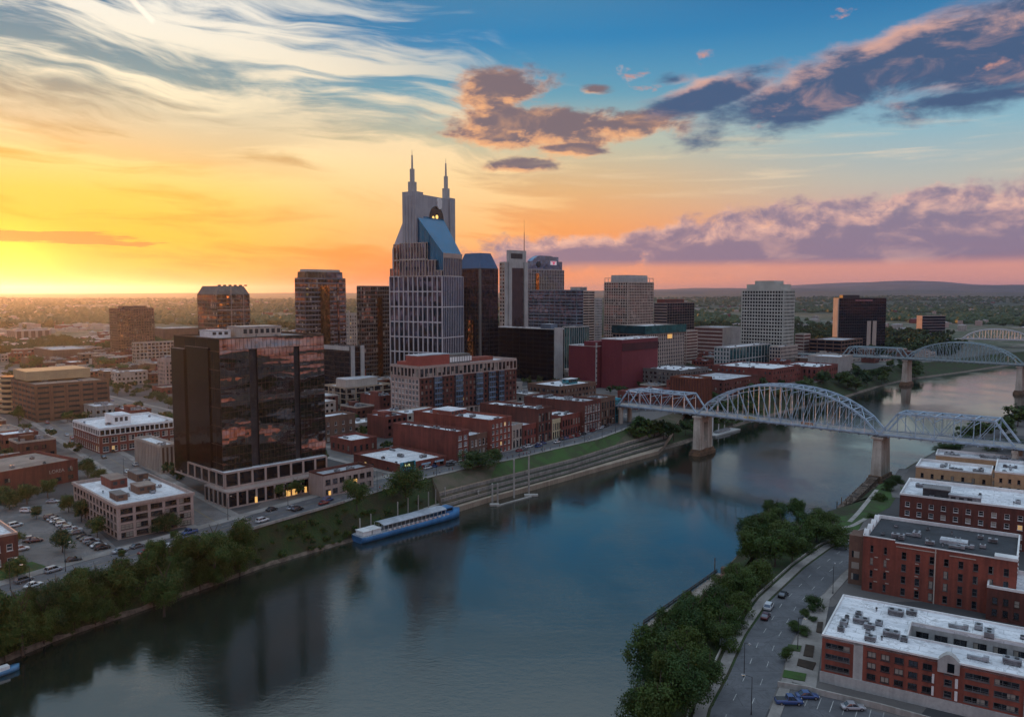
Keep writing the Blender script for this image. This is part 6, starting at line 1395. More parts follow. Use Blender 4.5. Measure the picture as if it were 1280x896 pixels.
def make_car(kind):
    root = bpy.data.objects.new('car', None)
    L_, W_, H_ = {'sedan': (4.6, .9, 1.42), 'suv': (4.7, .96, 1.72), 'pickup': (5.5, .98, 1.82)}[kind]; h = L_ / 2; bz = {'sedan': .86, 'suv': 1.02, 'pickup': 1.08}[kind]
    body = loft([sec(-h, W_ * .86, .38, bz * .86), sec(-h + .25, W_ * .97, .28, bz * .98), sec(-h * .45, W_, .24, bz), sec(h * .42, W_, .24, bz), sec(h - .5, W_ * .96, .28, bz * .88), sec(h, W_ * .82, .38, bz * .70)])
    parts = [('body', body, [cpaint])]
    if kind == 'sedan': cab = [(-h * .74, .62, bz - .05), (-h * .42, .74, H_), (h * .10, .76, H_), (h * .46, .66, bz - .05)]
    elif kind == 'suv': cab = [(-h * .94, .74, bz - .05), (-h * .80, .80, H_ * .98), (h * .16, .82, H_), (h * .50, .72, bz - .05)]
    else: cab = [(-h * .16, .78, bz - .05), (-h * .12, .80, H_ * .98), (h * .26, .82, H_), (h * .54, .72, bz - .05)]
    g_ = MB(); xs = cab
    vs = [(xs[0][0], -W_ * .9, xs[0][2]), (xs[1][0], -xs[1][1] * .92, xs[1][2] - .06), (xs[2][0], -xs[2][1] * .92, xs[2][2] - .06), (xs[3][0], -W_ * .9, xs[3][2])]
    vs += [(x, -y, z) for x, y, z in vs]
    g_.add(vs, [(0, 3, 2, 1), (4, 5, 6, 7), (0, 1, 5, 4), (3, 7, 6, 2), (1, 2, 6, 5)], 0); parts.append(('cabin_glass', g_, [cglass]))
    r_ = MB(); a, b = xs[1], xs[2]; w = xs[1][1] * .93; r_.box(a[0] - .04, -w, a[2] - .058, b[0] + .04, w, a[2] + .02)
    for x0, x1 in ((xs[0], xs[1]), (xs[3], xs[2])):
        for s in (-1, 1): r_.beam((x0[0], s * W_ * .91, x0[2]), (x1[0], s * w, x1[2] - .03), .09, .09)
    for s in (-1, 1): r_.beam(((xs[0][0] + xs[3][0]) / 2, s * W_ * .915, bz - .04), ((a[0] + b[0]) / 2, s * w * 1.0, a[2] - .03), .08, .06)
    parts.append(('roof', r_, [cpaint]))
    if kind == 'pickup': bd = MB(); bd.box(-h + .15, -W_ * .8, bz - .01, -h * .2, W_ * .8, bz + .02); parts.append(('cargo_bed', bd, [metald]))
    kids = []
    for nm, mb, ms in parts: o = bpy.data.objects.new(nm, mb.mesh(nm, ms)); o.parent = root; kids.append(o)
    wm_ = MB(); wm_.tube((0, -.11, 0), (0, .11, 0), .34, .34, 14, 0); wm_.tube((0, -.125, 0), (0, .125, 0), .19, .19, 10, 1); wme = wm_.mesh('wheel', [tyre, rimm])
    for sx_ in (-.62, .62):
        for s in (-1, 1): o = bpy.data.objects.new('wheel', wme); o.location = (h * sx_, s * (W_ - .08), .34); o.parent = root; kids.append(o)
    for nm, x, mt in (('headlight', h - .12, headm), ('tail_light', -h + .02, tailm)):
        for s in (-1, 1): lb = MB(); lb.box(x, s * W_ * .66 - .17, bz * .62, x + .10, s * W_ * .66 + .17, bz * .76); o = bpy.data.objects.new(nm, lb.mesh(nm, [mt])); o.parent = root; kids.append(o)
    return root, kids
CARS = {k: make_car(k) for k in ('sedan', 'suv', 'pickup')}
CCOL = {'white': (.62, .62, .62, 1), 'silver': (.34, .35, .37, 1), 'black': (.012, .012, .014, 1), 'grey': (.10, .105, .115, 1), 'red': (.22, .02, .018, 1), 'blue': (.03, .07, .20, 1), 'maroon': (.09, .018, .02, 1)}
def car(x, y, z, a, kind, colr, label, group=None, cat=None):
    r0, kids = CARS[kind]; r = r0.copy(); put(r); r.location = (x, y, z); r.rotation_euler = (0, 0, a); r.name = {'sedan': 'car', 'suv': 'suv', 'pickup': 'pickup_truck'}[kind]
    tag(r, label, cat or {'sedan': 'car', 'suv': 'suv', 'pickup': 'pickup truck'}[kind], group)
    for k in kids:
        c = k.copy(); c.parent = r; c.color = CCOL[colr]; put(c)
    return r
def road_angle(pl, x, y):
    q = resample(pl, 120); i = min(range(119), key=lambda i: (q[i][0] - x) ** 2 + (q[i][1] - y) ** 2); return math.atan2(q[i + 1][1] - q[i][1], q[i + 1][0] - q[i][0])
for (px, py, kd, c, l, pl, z) in [
    (30, 727, 'suv', 'grey', 'dark suv on the river street at the lower left', ST1, GZ), (67, 714, 'suv', 'silver', 'silver suv following the dark one at the lower left', ST1, GZ), (42, 733, 'sedan', 'white', 'pale car almost hidden by the bank trees', ST1, GZ),
    (182, 692, 'sedan', 'red', 'red car heading the queue by the guard rail', ST1, GZ), (192, 690, 'pickup', 'white', 'white pickup second in the queue by the guard rail', ST1, GZ), (203, 686, 'suv', 'black', 'black suv in the queue behind the white pickup', ST1, GZ), (213, 684, 'sedan', 'white', 'white car in the queue right of the black suv', ST1, GZ), (234, 677, 'suv', 'blue', 'dark blue suv last in the queue', ST1, GZ), (172, 684, 'sedan', 'grey', 'grey car on the far lane beside the queue', ST1, GZ), (237, 667, 'pickup', 'blue', 'blue flatbed truck by the kerb of the pale block', ST1, GZ), (150, 690, 'sedan', 'silver', 'silver car turning out of the car park', ST1, GZ),
    (328, 652, 'suv', 'white', 'white suv on the street before the bronze block', ST1, GZ), (297, 659, 'sedan', 'silver', 'silver car beside the bank left of the white suv', ST1, GZ), (340, 638, 'sedan', 'black', 'black car on the far lane before the podium', ST1, GZ), (372, 638, 'suv', 'black', 'black suv before the lit podium door', ST1, GZ), (366, 636, 'sedan', 'silver', 'silver car beside the black suv before the podium', ST1, GZ), (405, 630, 'sedan', 'red', 'red car at the right of the podium', ST1, GZ), (410, 626, 'suv', 'blue', 'blue suv beyond the red car', ST1, GZ),
    (961, 760, 'suv', 'white', 'white suv stopped in the left lane of the right bank road', RC, RZ), (979, 745, 'sedan', 'black', 'dark car with red lights ahead of the white suv', RC, RZ), (957, 772, 'sedan', 'maroon', 'dark maroon car behind the white suv', RC, RZ)]:
    p = G(px, py, z); car(p.x, p.y, z + .03, road_angle(pl, p.x, p.y) + (0 if kd != 'pickup' else math.pi), kd, c, l)
# rows in the parking lot
cs = ['black', 'silver', 'white', 'black', 'white', 'black', 'silver', 'white', 'grey', 'white', 'black', 'grey', 'silver', 'black', 'white', 'black']
kds = ['suv', 'sedan', 'sedan', 'sedan', 'suv', 'sedan', 'suv', 'pickup', 'sedan', 'suv', 'sedan', 'sedan', 'suv', 'sedan', 'sedan', 'suv']
ordn = ['first', 'second', 'third', 'fourth', 'fifth', 'sixth', 'seventh', 'eighth', 'ninth', 'tenth', 'eleventh', 'twelfth', 'thirteenth', 'fourteenth', 'fifteenth', 'last']
pa, pb = G(64, 648), G(128, 686)
cdir = math.atan2(pb.y - pa.y, pb.x - pa.x)
for i in range(16):
    if i == 9: continue
    p = pa.lerp(pb, i / 15.0); car(p.x, p.y, GZ + .02, cdir + R(82), kds[i], cs[i], '%s %s parked %s from the far end of the long car park row' % (cs[i], {'sedan': 'car', 'suv': 'suv', 'pickup': 'pickup'}[kds[i]], ordn[i]), 'cars parked in the long row')
for (px, py, kd, c, l, a) in [(34, 640, 'suv', 'white', 'white van alone in the middle of the parking lot', 0), (19, 658, 'suv', 'white', 'white suv at the left side of the parking lot', 1.0), (38, 676, 'suv', 'silver', 'silver suv beside the shop end of the lot', .6), (44, 677, 'sedan', 'maroon', 'maroon car next to the silver suv', .6), (26, 688, 'suv', 'white', 'white car just behind the small shop', .8), (92, 701, 'sedan', 'black', 'black car parked at the kerb by the lone round tree', .5), (66, 628, 'sedan', 'silver', 'silver car under the trees at the back of the lot', .2)]:
    p = G(px, py); car(p.x, p.y, GZ + .03, a, kd, c, l)
for (px, py, kd, c, l) in [(986, 879, 'pickup', 'blue', 'blue canopied truck in the car park at the bottom right'), (1066, 886, 'sedan', 'silver', 'silver car in the bottom car park below the long building'), (1009, 872, 'sedan', 'blue', 'small pale blue car by the car park wall')]:
    p = G(px, py, RZ); car(p.x, p.y, RZ + .04, R(-122.7 + 90 - 90) + 2.1, kd, c, l)
# cars in the side streets
kk = 0
sc_c = ['white', 'silver', 'black', 'grey', 'blue', 'red']
for pl, n_, nm in ((CS1, 46, 'cars along the left side street'), (CS2, 20, 'cars along the street beyond the bronze block'), (CS3, 16, 'cars along the street past the brick row')):
    q = resample(pl, n_ + 2)
    for i in range(1, n_):
        if rng.random() < .30: continue
        s = rng.choice((-1, 1)); x, y = q[i]; a = math.atan2(q[i + 1][1] - q[i][1], q[i + 1][0] - q[i][0]); off = s * rng.choice((2.0, 4.9)); c_ = rng.choice(sc_c); kd_ = rng.choice(('sedan', 'suv'))
        car(x - math.sin(a) * off, y + math.cos(a) * off, GZ + .03, a + (0 if s < 0 else math.pi), kd_, c_, '%s %s among the small ones %s' % (c_, 'car' if kd_ == 'sedan' else 'suv', nm[5:]), nm)
q = resample(ST1[6:], 70)
for i in range(18, 66):
    if rng.random() < .35: continue
    a = math.atan2(q[min(69, i + 1)][1] - q[i][1], q[min(69, i + 1)][0] - q[i][0]); c_ = rng.choice(sc_c); kd_ = rng.choice(('sedan', 'suv'))
    x, y = q[i]; off = rng.choice((4.9, 4.9, 1.8)); car(x - math.sin(a) * off, y + math.cos(a) * off, GZ + .03, a, kd_, c_, '%s %s in the line of traffic before the brick row' % (c_, 'car' if kd_ == 'sedan' else 'suv'), 'cars before the brick row')

# --- people on the riverside pavement: one continuous skinned figure per pose
def person_mesh(seed):
    r = random.Random(seed); me = bpy.data.meshes.new('person')
    st = r.uniform(.12, .3); ar = r.uniform(.1, .35)
    V = [((0, 0, .95), .15), ((0, 0, 1.2), .14), ((0, 0, 1.42), .15), ((0, 0, 1.54), .065), ((0, .01, 1.66), .105), ((0, 0, 1.76), .07),
         ((-.19, 0, 1.42), .07), ((-.25, ar * .4, 1.14), .048), ((-.24, ar, .90), .036), ((.19, 0, 1.42), .07), ((.25, -ar * .4, 1.14), .048), ((.24, -ar * .3, .88), .036),
         ((-.10, 0, .88), .10), ((-.11, st * .5, .48), .07), ((-.11, st, .07), .045), ((-.11, st + .14, .04), .04), ((.10, 0, .88), .10), ((.11, -st * .4, .48), .07), ((.11, -st, .07), .045), ((.11, -st + .14, .04), .04)]
    Ed = [(0, 1), (1, 2), (2, 3), (3, 4), (4, 5), (2, 6), (6, 7), (7, 8), (2, 9), (9, 10), (10, 11), (0, 12), (12, 13), (13, 14), (14, 15), (0, 16), (16, 17), (17, 18), (18, 19)]
    me.from_pydata([v[0] for v in V], Ed, []); o = bpy.data.objects.new('tmp', me); COL.objects.link(o)
    o.modifiers.new('s', 'SKIN')
    for d, v in zip(me.skin_vertices[0].data, V): d.radius = (v[1], v[1] * .8); 
    me.skin_vertices[0].data[0].use_root = True
    o.modifiers.new('u', 'SUBSURF').levels = 1
    dg = bpy.context.evaluated_depsgraph_get(); m2 = bpy.data.meshes.new_from_object(o.evaluated_get(dg)); bpy.data.objects.remove(o)
    top = pm('shirt%d' % seed, [(.5, .5, .48), (.08, .1, .2), (.35, .06, .05), (.03, .03, .035)][seed % 4], rough=.9); leg = pm('trousers%d' % seed, [(.03, .04, .08), (.10, .09, .07)][seed % 2], rough=.9); skin = pm('skin', (.42, .25, .17), rough=.6)
    hair = pm('hair', (.04, .025, .018), rough=.8)
    m2.materials.clear()
    for m in (leg, top, skin, hair): m2.materials.append(m)
    for p in m2.polygons:
        c = p.center; p.use_smooth = True
        p.material_index = 0 if c.z < .93 else (1 if c.z < 1.50 and not (abs(c.x) > .2 and c.z < 1.1) else (3 if c.z > 1.70 or (c.z > 1.6 and c.y < -.03) else 2))
        if abs(c.x) > .215 and c.z < 1.12 and c.z > .8: p.material_index = 2
    m2.name = 'person'; return m2
PM = [person_mesh(k) for k in range(4)]
ql = resample([(a[0], a[1]) for a in offset(edge1, 1.2)[6:]], 300); qr = resample([(a[0], a[1]) for a in offset(edge1, 16.5)[6:]], 300)
cl_ = ['pale shirt', 'navy top', 'red top', 'black top']
for k in range(70):
    i = rng.randint(60, 290); src = rng.choice((ql, qr, qr)); x, y = src[i]; m_ = rng.randint(0, 3)
    o = bpy.data.objects.new('person', PM[m_]); o.location = (x + rng.uniform(-.9, .9), y + rng.uniform(-.9, .9), GZ + .155); o.rotation_euler = (0, 0, rng.uniform(0, 6.28)); s = rng.uniform(.92, 1.05); o.scale = (s, s, s); put(o)
    tag(o, 'tiny person in a %s walking on the pavement by the brick row' % cl_[m_], 'person', 'people walking by the brick row, %s' % cl_[m_])

# --- street lamps
def lamp_meshes():
    p = MB(); p.tube((0, 0, 0), (0, 0, .5), .16, .13, 8); p.tube((0, 0, .5), (0, 0, 7.6), .09, .06, 8); p.tube((0, 0, 7.5), (1.5, 0, 8.0), .05, .04, 6)
    h = MB(); h.box(1.3, -.16, 7.92, 2.1, .16, 8.06); l = MB(); l.box(1.4, -.12, 7.88, 2.0, .12, 7.918)
    return p.mesh('pole', [metald]), h.mesh('lamp_head', [metalg]), l.mesh('lens', [lampc])
LM = lamp_meshes()
def lamp(x, y, z, a, label, group=None):
    r = empty('street_lamp', (x, y, z), a); tag(r, label, 'street lamp', group)
    o = bpy.data.objects.new('pole', LM[0]); put(o, r); h = bpy.data.objects.new('lamp_head', LM[1]); put(h, r); l = bpy.data.objects.new('lens', LM[2]); put(l, h)
for (px, py, z, l) in [(939, 893, RZ, 'street lamp at the very bottom of the right bank road'), (1041, 742, RZ, 'street lamp by the top corner of the long white roof'), (997, 812, RZ, 'street lamp at the plaza kerb'), (930, 846, RZ, 'street lamp on the river side of the right road'), (82, 714, GZ, 'lamp post by the lone round tree'), (13, 736, GZ, 'lamp post on the grass strip at the lower left'), (155, 596, GZ, 'lamp post beside the windowless slatted block'), (285, 650, GZ, 'lamp post before the left corner of the stone podium'), (360, 632, GZ, 'lamp post before the middle of the podium'), (38, 742, GZ, 'short lamp post near the left grass strip')]:
    p = G(px, py, z); lamp(p.x, p.y, z + .1, rng.uniform(0, 6), l)
q = resample(offset(edge1, .6)[6:], 16)
for i in range(3, 16): lamp(q[i][0], q[i][1], GZ + .15, 2.2, 'one of the lamp posts spaced along the riverside pavement', 'lamp posts along the riverside pavement')

# --- guard wall of the river street
mb = MB(); c = resample(offset(edge1, -.3)[1:8], 60)
for a, b in zip(c, c[1:]): mb.beam((*a, GZ + .45), (*b, GZ + .45), .35, .9)
tag(mb.build('guard_wall', [conc]), 'low concrete guard wall between river street and wooded bank', 'wall')
mb = MB(); c = resample(offset(RC[1:9], 6.4 + 2.6), 60)
for a, b in zip(c, c[1:]): mb.beam((*a, RZ + .3), (*b, RZ + .3), .3, .6)
tag(mb.build('guard_wall', [conc]), 'low kerb wall along the river side of the right road', 'wall')
wa = [G(x, y, RZ) for x, y in [(972, 858), (1010, 864), (1028, 869), (1100, 886), (1180, 908)]]; mb = MB()
for a, b in zip(wa, wa[1:]): mb.beam((a.x, a.y, RZ + .6), (b.x, b.y, RZ + .6), .35, 1.2)
tag(mb.build('retaining_wall', [conc]), 'low concrete wall between car park and long brick building', 'wall')
# sign board by the right road
root = empty('road_sign', G(908, 812, RZ)[:]); tag(root, 'blank pale green board on two posts beside the right road', 'sign')
mb = MB(); mb.box(-1.6, -.06, 1.2, 1.6, .06, 2.9); mb.build('board', [pm('pale_green_board', (.16, .22, .20), rough=.6)], root)
for s in (-1.2, 1.2): mb = MB(); mb.box(s - .08, -.16, 0, s + .08, -.061, 2.8); mb.build('post', [metald], root)

# --- boats
def long_boat():
    a = G(452, 680, 0); b = G(580, 645, 0); L_ = (b - a).length; ang = math.atan2(b.y - a.y, b.x - a.x)
    n_ = Vector((-math.sin(ang), math.cos(ang), 0)); m_ = (a + b) / 2 + n_ * 3.0
    root = empty('riverboat', (m_.x, m_.y, 0), ang); tag(root, 'long blue tour boat with a pale canopy moored at the left bank', 'boat')
    h = L_ / 2; W_ = 4.0
    st = [(-h, 3.2), (-h + 1.5, 3.9), (h * .62, 4.0), (h * .84, 3.1), (h * .95, 1.7), (h, .35)]
    def s_(x, w, zt): return [(x, -w, zt), (x, -w * .9, .6), (x, -w * .6, -.6), (x, w * .6, -.6), (x, w * .9, .6), (x, w, zt)]
    hull = loft([s_(x, w, 2.3 + max(0, x / h - .5) * 2.0) for x, w in st]); hull.build('hull', [bluep], root)
    mb = MB(); mb.poly([(x, -w * .97, 2.32 + max(0, x / h - .5) * 1.8) for x, w in st] + [(x, w * .97, 2.32 + max(0, x / h - .5) * 1.8) for x, w in st[::-1]]); mb.build('deck', [pm('deck_grey', (.30, .34, .38), rough=.7)], root)
    mb = MB(); n = 16; x0, x1 = -h * .58, h * .62
    for i in range(n):
        u = x0 + (x1 - x0) * i / (n - 1)
        for s in (-1, 1): mb.beam((u, s * 2.9 + .5, 2.3), (u, s * 2.9 + .5, 4.7), .12, .12)
    mb.build('canopy_posts', [white], root)
    mb = MB(); m = 8
    for i in range(m):
        t0, t1 = i / m, (i + 1) / m; y0, y1 = -3.3 + 6.6 * t0 + .5, -3.3 + 6.6 * t1 + .5; z0, z1 = 4.7 + .7 * math.sin(math.pi * t0), 4.7 + .7 * math.sin(math.pi * t1)
        mb.quad((x0 - .5, y0, z0), (x1 + .5, y0, z0), (x1 + .5, y1, z1), (x0 - .5, y1, z1)); mb.quad((x0 - .5, y1, z1 - .12), (x1 + .5, y1, z1 - .12), (x1 + .5, y0, z0 - .12), (x0 - .5, y0, z0 - .12))
    mb.quad((x0 - .5, -2.8, 4.7), (x0 - .5, -2.8, 4.5), (x1 + .5, -2.8, 4.5), (x1 + .5, -2.8, 4.7)); mb.build('canopy', [pm('canopy_grey', (.42, .46, .50), (.30, .33, .36), .3)], root)
    mb = MB(); mb.box(h * .64, -2.2, 2.4, h * .80, 2.2, 4.9); mb.build('wheelhouse', [bluep], root)
    mb = MB(); mb.box(h * .66, -2.26, 3.6, h * .78, -2.202, 4.5); mb.box(h * .801, -1.8, 3.6, h * .805, 1.8, 4.5); mb.build('wheelhouse_window', [g_blk], root)
    for u in (-.95, -.78): mb = MB(); mb.box(h * u, -2.4, 2.35, h * u + 3.6, 2.2, 3.9); mb.box(h * u - .2, -2.7, 3.905, h * u + 3.8, 2.5, 4.05); mb.build('cabin', [white], root)
    mb = MB()
    for i in range(14): mb.box(-h * .52 + i * 2.2, -3.75, 2.35, -h * .52 + i * 2.2 + .9, -3.0, 3.0)
    mb.build('seats', [pm('seat_white', (.6, .56, .54), (.5, .3, .28), .6)], root)
    for s in (-1, 1):
        mb = MB()
        for i in range(14): mb.beam((-h * .9 + i * (h * 1.5 / 13), s * 3.8, 2.3), (-h * .9 + i * (h * 1.5 / 13), s * 3.8, 3.3), .07, .07)
        mb.beam((-h * .9, s * 3.8, 3.3), (h * .6, s * 3.8, 3.3), .06, .06); mb.build('rail', [white], root)
long_boat()
def post(x, y, h, label, group, r=.25, z=-1.0, mat=None): mb = MB(); mb.tube((0, 0, 0), (0, 0, h), r, r * .9, 10); mb.tube((0, 0, h), (0, 0, h + .3), r * 1.15, .05, 10); o = mb.build('mooring_post', [mat or conc]); o.location = (x, y, z); tag(o, label, 'post', group)
for px, py in [(501, 664), (514, 658), (527, 654), (540, 650), (549, 646), (561, 643)]: p = G(px, py, 0); post(p.x - 2, p.y + 6.5, 10.5, 'pale mooring post in the row behind the blue boat', 'mooring posts behind the boat')
for px, py, l in [(450, 679, 'mooring post at the stern of the blue boat'), (464, 673, 'second mooring post near the stern of the blue boat')]: p = G(px, py, 0); post(p.x - 1.0, p.y + 5.5, 8.5, l, None)
pp = [G(500, 660, 0), G(572, 634, 0)]; mb = MB(); mb.beam((pp[0].x, pp[0].y + 4, 3.3), (pp[1].x, pp[1].y + 4, 3.3), 1.6, .25)
for i in range(9): q_ = pp[0].lerp(pp[1], i / 8); mb.tube((q_.x, q_.y + 4, -1), (q_.x, q_.y + 4, 3.2), .2, .2, 6)
tag(mb.build('walkway', [conc]), 'narrow pale gangway behind the blue boat', 'gangway')
for px, py, h, l in [(615.5, 629, 8.5, 'shorter pale pile of the pair in the water, left'), (622, 628, 8.3, 'shorter pale pile of the pair in the water, right'), (642.5, 622, 17, 'tall pale pile before the lawn corner'), (661, 617, 17.5, 'tallest pale pile, at the dock edge'), (598, 628, 5, 'stubby pile beside the dock wall')]: p = G(px, py, 0); post(p.x, p.y, h + 1, l, None, .42 if h > 10 else .4)
a, b = G(621, 633, 0), G(664, 621, 0); mb = MB(); mb.beam((a.x, a.y, .25), (b.x, b.y, .25), .9, .6); mb.beam((b.x - 3, b.y + 1, .5), (b.x + 3, b.y + 1.5, .5), 2.4, .8); mb.beam((a.x - 3, a.y + 1, .5), (a.x + 1, a.y + 1.5, .5), 2.4, .8); tag(mb.build('floating_dock', [conc]), 'thin floating boom between the pale piles', 'floating dock')
# dock beyond the left pier
p = G(905, 541, 0); root = empty('floating_dock', (p.x, p.y, 0), R(48)); tag(root, 'pale floating landing stage with three piles right of the left pier', 'landing stage')
mb = MB(); mb.box(-18, -3.5, .1, 16, 3.5, 1.1); mb.build('pontoon', [stoneg], root)
mb = MB(); mb.box(-10, -1.5, 1.11, 6, 1.8, 2.5); mb.build('cabin', [metalg], root)
for u in (-8, 0, 8): mb = MB(); mb.tube((u, 3.9, -1), (u, 3.9, 11), .4, .36, 8); mb.build('pile', [white], root)
# small boat at the left edge
p = G(4, 842, 0); root = empty('boat', (p.x, p.y, 0), R(52)); tag(root, 'small blue and white cabin boat cut by the left edge', 'boat')
loft([[(x, -w, 1.0 + f), (x, -w * .8, .1), (x, -w * .3, -.4), (x, w * .3, -.4), (x, w * .8, .1), (x, w, 1.0 + f)] for x, w, f in [(-3.4, 1.1, 0), (-2, 1.3, 0), (1.5, 1.3, .1), (2.8, .8, .3), (3.5, .12, .4)]]).build('hull', [pm('boat_blue', (.10, .25, .42), rough=.4)], root)
mb = MB(); mb.poly([(-3.3, -1.05, .98), (1.5, -1.22, 1.02), (2.8, -.7, 1.2), (3.3, 0, 1.3), (2.8, .7, 1.2), (1.5, 1.22, 1.02), (-3.3, 1.05, .98)]); mb.build('deck', [white], root)
mb = MB(); mb.box(-1.2, -.8, 1.0, 1.2, .8, 1.9); mb.build('cabin', [white], root)
# wooden pier on the right shore
def wood_pier():
    a = G(811, 786, 1.2); b = G(902, 720, 1.2); d = (b - a); L_ = d.length; ang = math.atan2(d.y, d.x)
    root = empty('wooden_pier', (a.x, a.y, 0), ang); tag(root, 'old wooden pier with a dark rail and pale planks on the right shore', 'pier')
    mb = MB()
    for i in range(int(L_ / .55)): mb.box(i * .55, -2.6 + rng.uniform(-.1, .1), 2.0, i * .55 + .5, 1.2 + rng.uniform(-.2, .2), 2.14)
    mb.build('planking', [pm('grey_planks', (.34, .29, .25), (.20, .16, .13), .5)], root)
    mb = MB()
    for i in range(int(L_ / 3) + 1):
        for v in (-2.4, 1.0): mb.tube((i * 3, v, -1.5), (i * 3, v, 1.95), .2, .2, 7)
        mb.tube((i * 3, 1.5, -1.5), (i * 3, 1.5, 3.4), .16, .14, 6)
    mb.build('piles', [wood], root)
    mb = MB(); mb.beam((0, 1.5, 3.2), (L_, 1.5, 3.2), .2, .25); mb.beam((0, 1.5, 2.5), (L_, 1.5, 2.5), .3, .5); mb.build('rail', [metald], root)
    mb = MB(); mb.box(L_ - 6, -4.8, 2.2, L_ + 1, -.4, 2.5, 0); mb.box(L_ - 1.0, -4.4, 2.51, L_ + .6, 0, 4.4, 1)
    mb.build('boathouse', [pm('rust_roof', (.20, .10, .075), (.14, .07, .055), .3), wood], root)
    mb = MB(); mb.tube((L_ * .98, 1.9, -1), (L_ * .98, 1.9, 7), .18, .15, 6); mb.build('tall_pile', [wood], root)
wood_pier()
def ruin_dock():
    a = G(1046, 642, 1.0); b = G(1098, 592, 1.0); d = (b - a); L_ = d.length; ang = math.atan2(d.y, d.x)
    root = empty('old_dock', (a.x, a.y, 0), ang); tag(root, 'broken timber dock on piles below the right bridge pier', 'dock')
    mb = MB(); r = random.Random(3)
    for i in range(int(L_ / 2.6) + 1):
        for v in (-3, 0): mb.tube((i * 2.6, v, -1.5), (i * 2.6 + r.uniform(-.2, .2), v, r.choice((3.2, 3.6, 6.2 if i < 6 else 4.0))), .22, .18, 6)
    mb.build('piles', [wood], root)
    mb = MB()
    for v in (-3, 0): mb.beam((0, v, 3.0), (L_, v, 3.0), .3, .4)
    for i in range(int(L_ / 1.1)):
        if r.random() < .75: mb.box(i * 1.1, -3.4, 3.2, i * 1.1 + .8, .5, 3.3)
    for i in range(0, int(L_ / 2.6), 2): mb.beam((i * 2.6, -3, .5), (i * 2.6 + 2.6, -3, 3), .16, .2)
    mb.build('timber_deck', [wood], root)
ruin_dock()
# rip-rap under the right pier
mb = MB(); r = random.Random(8)
for k in range(150):
    t = r.random(); q_ = G(1062 + 50 * t, 632 - 42 * t + r.uniform(-3, 6), .4); s = r.uniform(.35, 1.0)
    n = 5; vs = []
    for j in range(8): vs.append((q_.x + (s if j & 1 else -s) * r.uniform(.6, 1), q_.y + (s if j & 2 else -s) * r.uniform(.6, 1), .2 + (s if j & 4 else -s) * r.uniform(.5, .8)))
    mb.add(vs, [(0, 2, 3, 1), (4, 5, 7, 6), (0, 1, 5, 4), (2, 6, 7, 3), (0, 4, 6, 2), (1, 3, 7, 5)])
tag(mb.build('rocks', [rock]), kind='stuff')

# ================================================================== filler quarters, suburbs, far woods, hills, haze
DN = bpy.context.evaluated_depsgraph_get(); bpy.context.view_layer.update()
occ = []
for o in COL.objects:
    if o.parent is None and o.type == 'EMPTY' and o.get('category') and o.name.split('.')[0] not in ('tree', 'truss_bridge', 'street_lamp', 'car', 'suv', 'pickup_truck', 'plaza_tree'):
        xs = []; 
        for c in o.children:
            if c.type == 'MESH' and c.name.startswith(('roof', 'wall', 'glazing')) and len(c.data.vertices):
                for v in c.bound_box: q_ = o.matrix_world @ Vector((v[0] + c.location.x, v[1] + c.location.y, 0)); xs.append(q_.xy)
        if xs:
            a = o.rotation_euler.z; ca, sa = math.cos(a), math.sin(a)
            us = [(p.x * ca + p.y * sa) for p in xs]; vs = [(-p.x * sa + p.y * ca) for p in xs]; occ.append((ca, sa, min(us), max(us), min(vs), max(vs)))
def free(x, y, m):
    for ca, sa, u0, u1, v0, v1 in occ:
        u = x * ca + y * sa; v = -x * sa + y * ca
        if u0 - m < u < u1 + m and v0 - m < v < v1 + m: return False
    return True
def seg_dist(p, pl):
    best = 1e9
    for a, b in zip(pl, pl[1:]):
        a = Vector(a[:2]); b = Vector(b[:2]); d = b - a; t = max(0, min(1, (p - a).dot(d) / max(1e-6, d.length_squared))); best = min(best, (p - a - d * t).length)
    return best
LP = [(p[0], p[1]) for p in TL] + [(9000, 1500), (30000, 4000), (30000, 60000), (-45000, 60000), (-45000, 66)]
def inland(x, y):
    """signed side of the bank-top line"""
    p = Vector((x, y)); bd = 1e9; sg = 1
    for a, b in zip(TL, TL[1:]):
        a = Vector(a[:2]); b = Vector(b[:2]); d = b - a; t = max(0, min(1, (p - a).dot(d) / max(1e-6, d.length_squared))); q_ = a + d * t; l = (p - q_).length
        if l < bd: bd = l; sg = 1 if d.x * (p.y - a.y) - d.y * (p.x - a.x) > 0 else -1
    ins = False; n_ = len(LP)
    for i in range(n_):
        (x1, y1), (x2, y2) = LP[i], LP[(i + 1) % n_]
        if (y1 > y) != (y2 > y) and x < (x2 - x1) * (y - y1) / (y2 - y1) + x1: ins = not ins
    return bd if ins else -bd
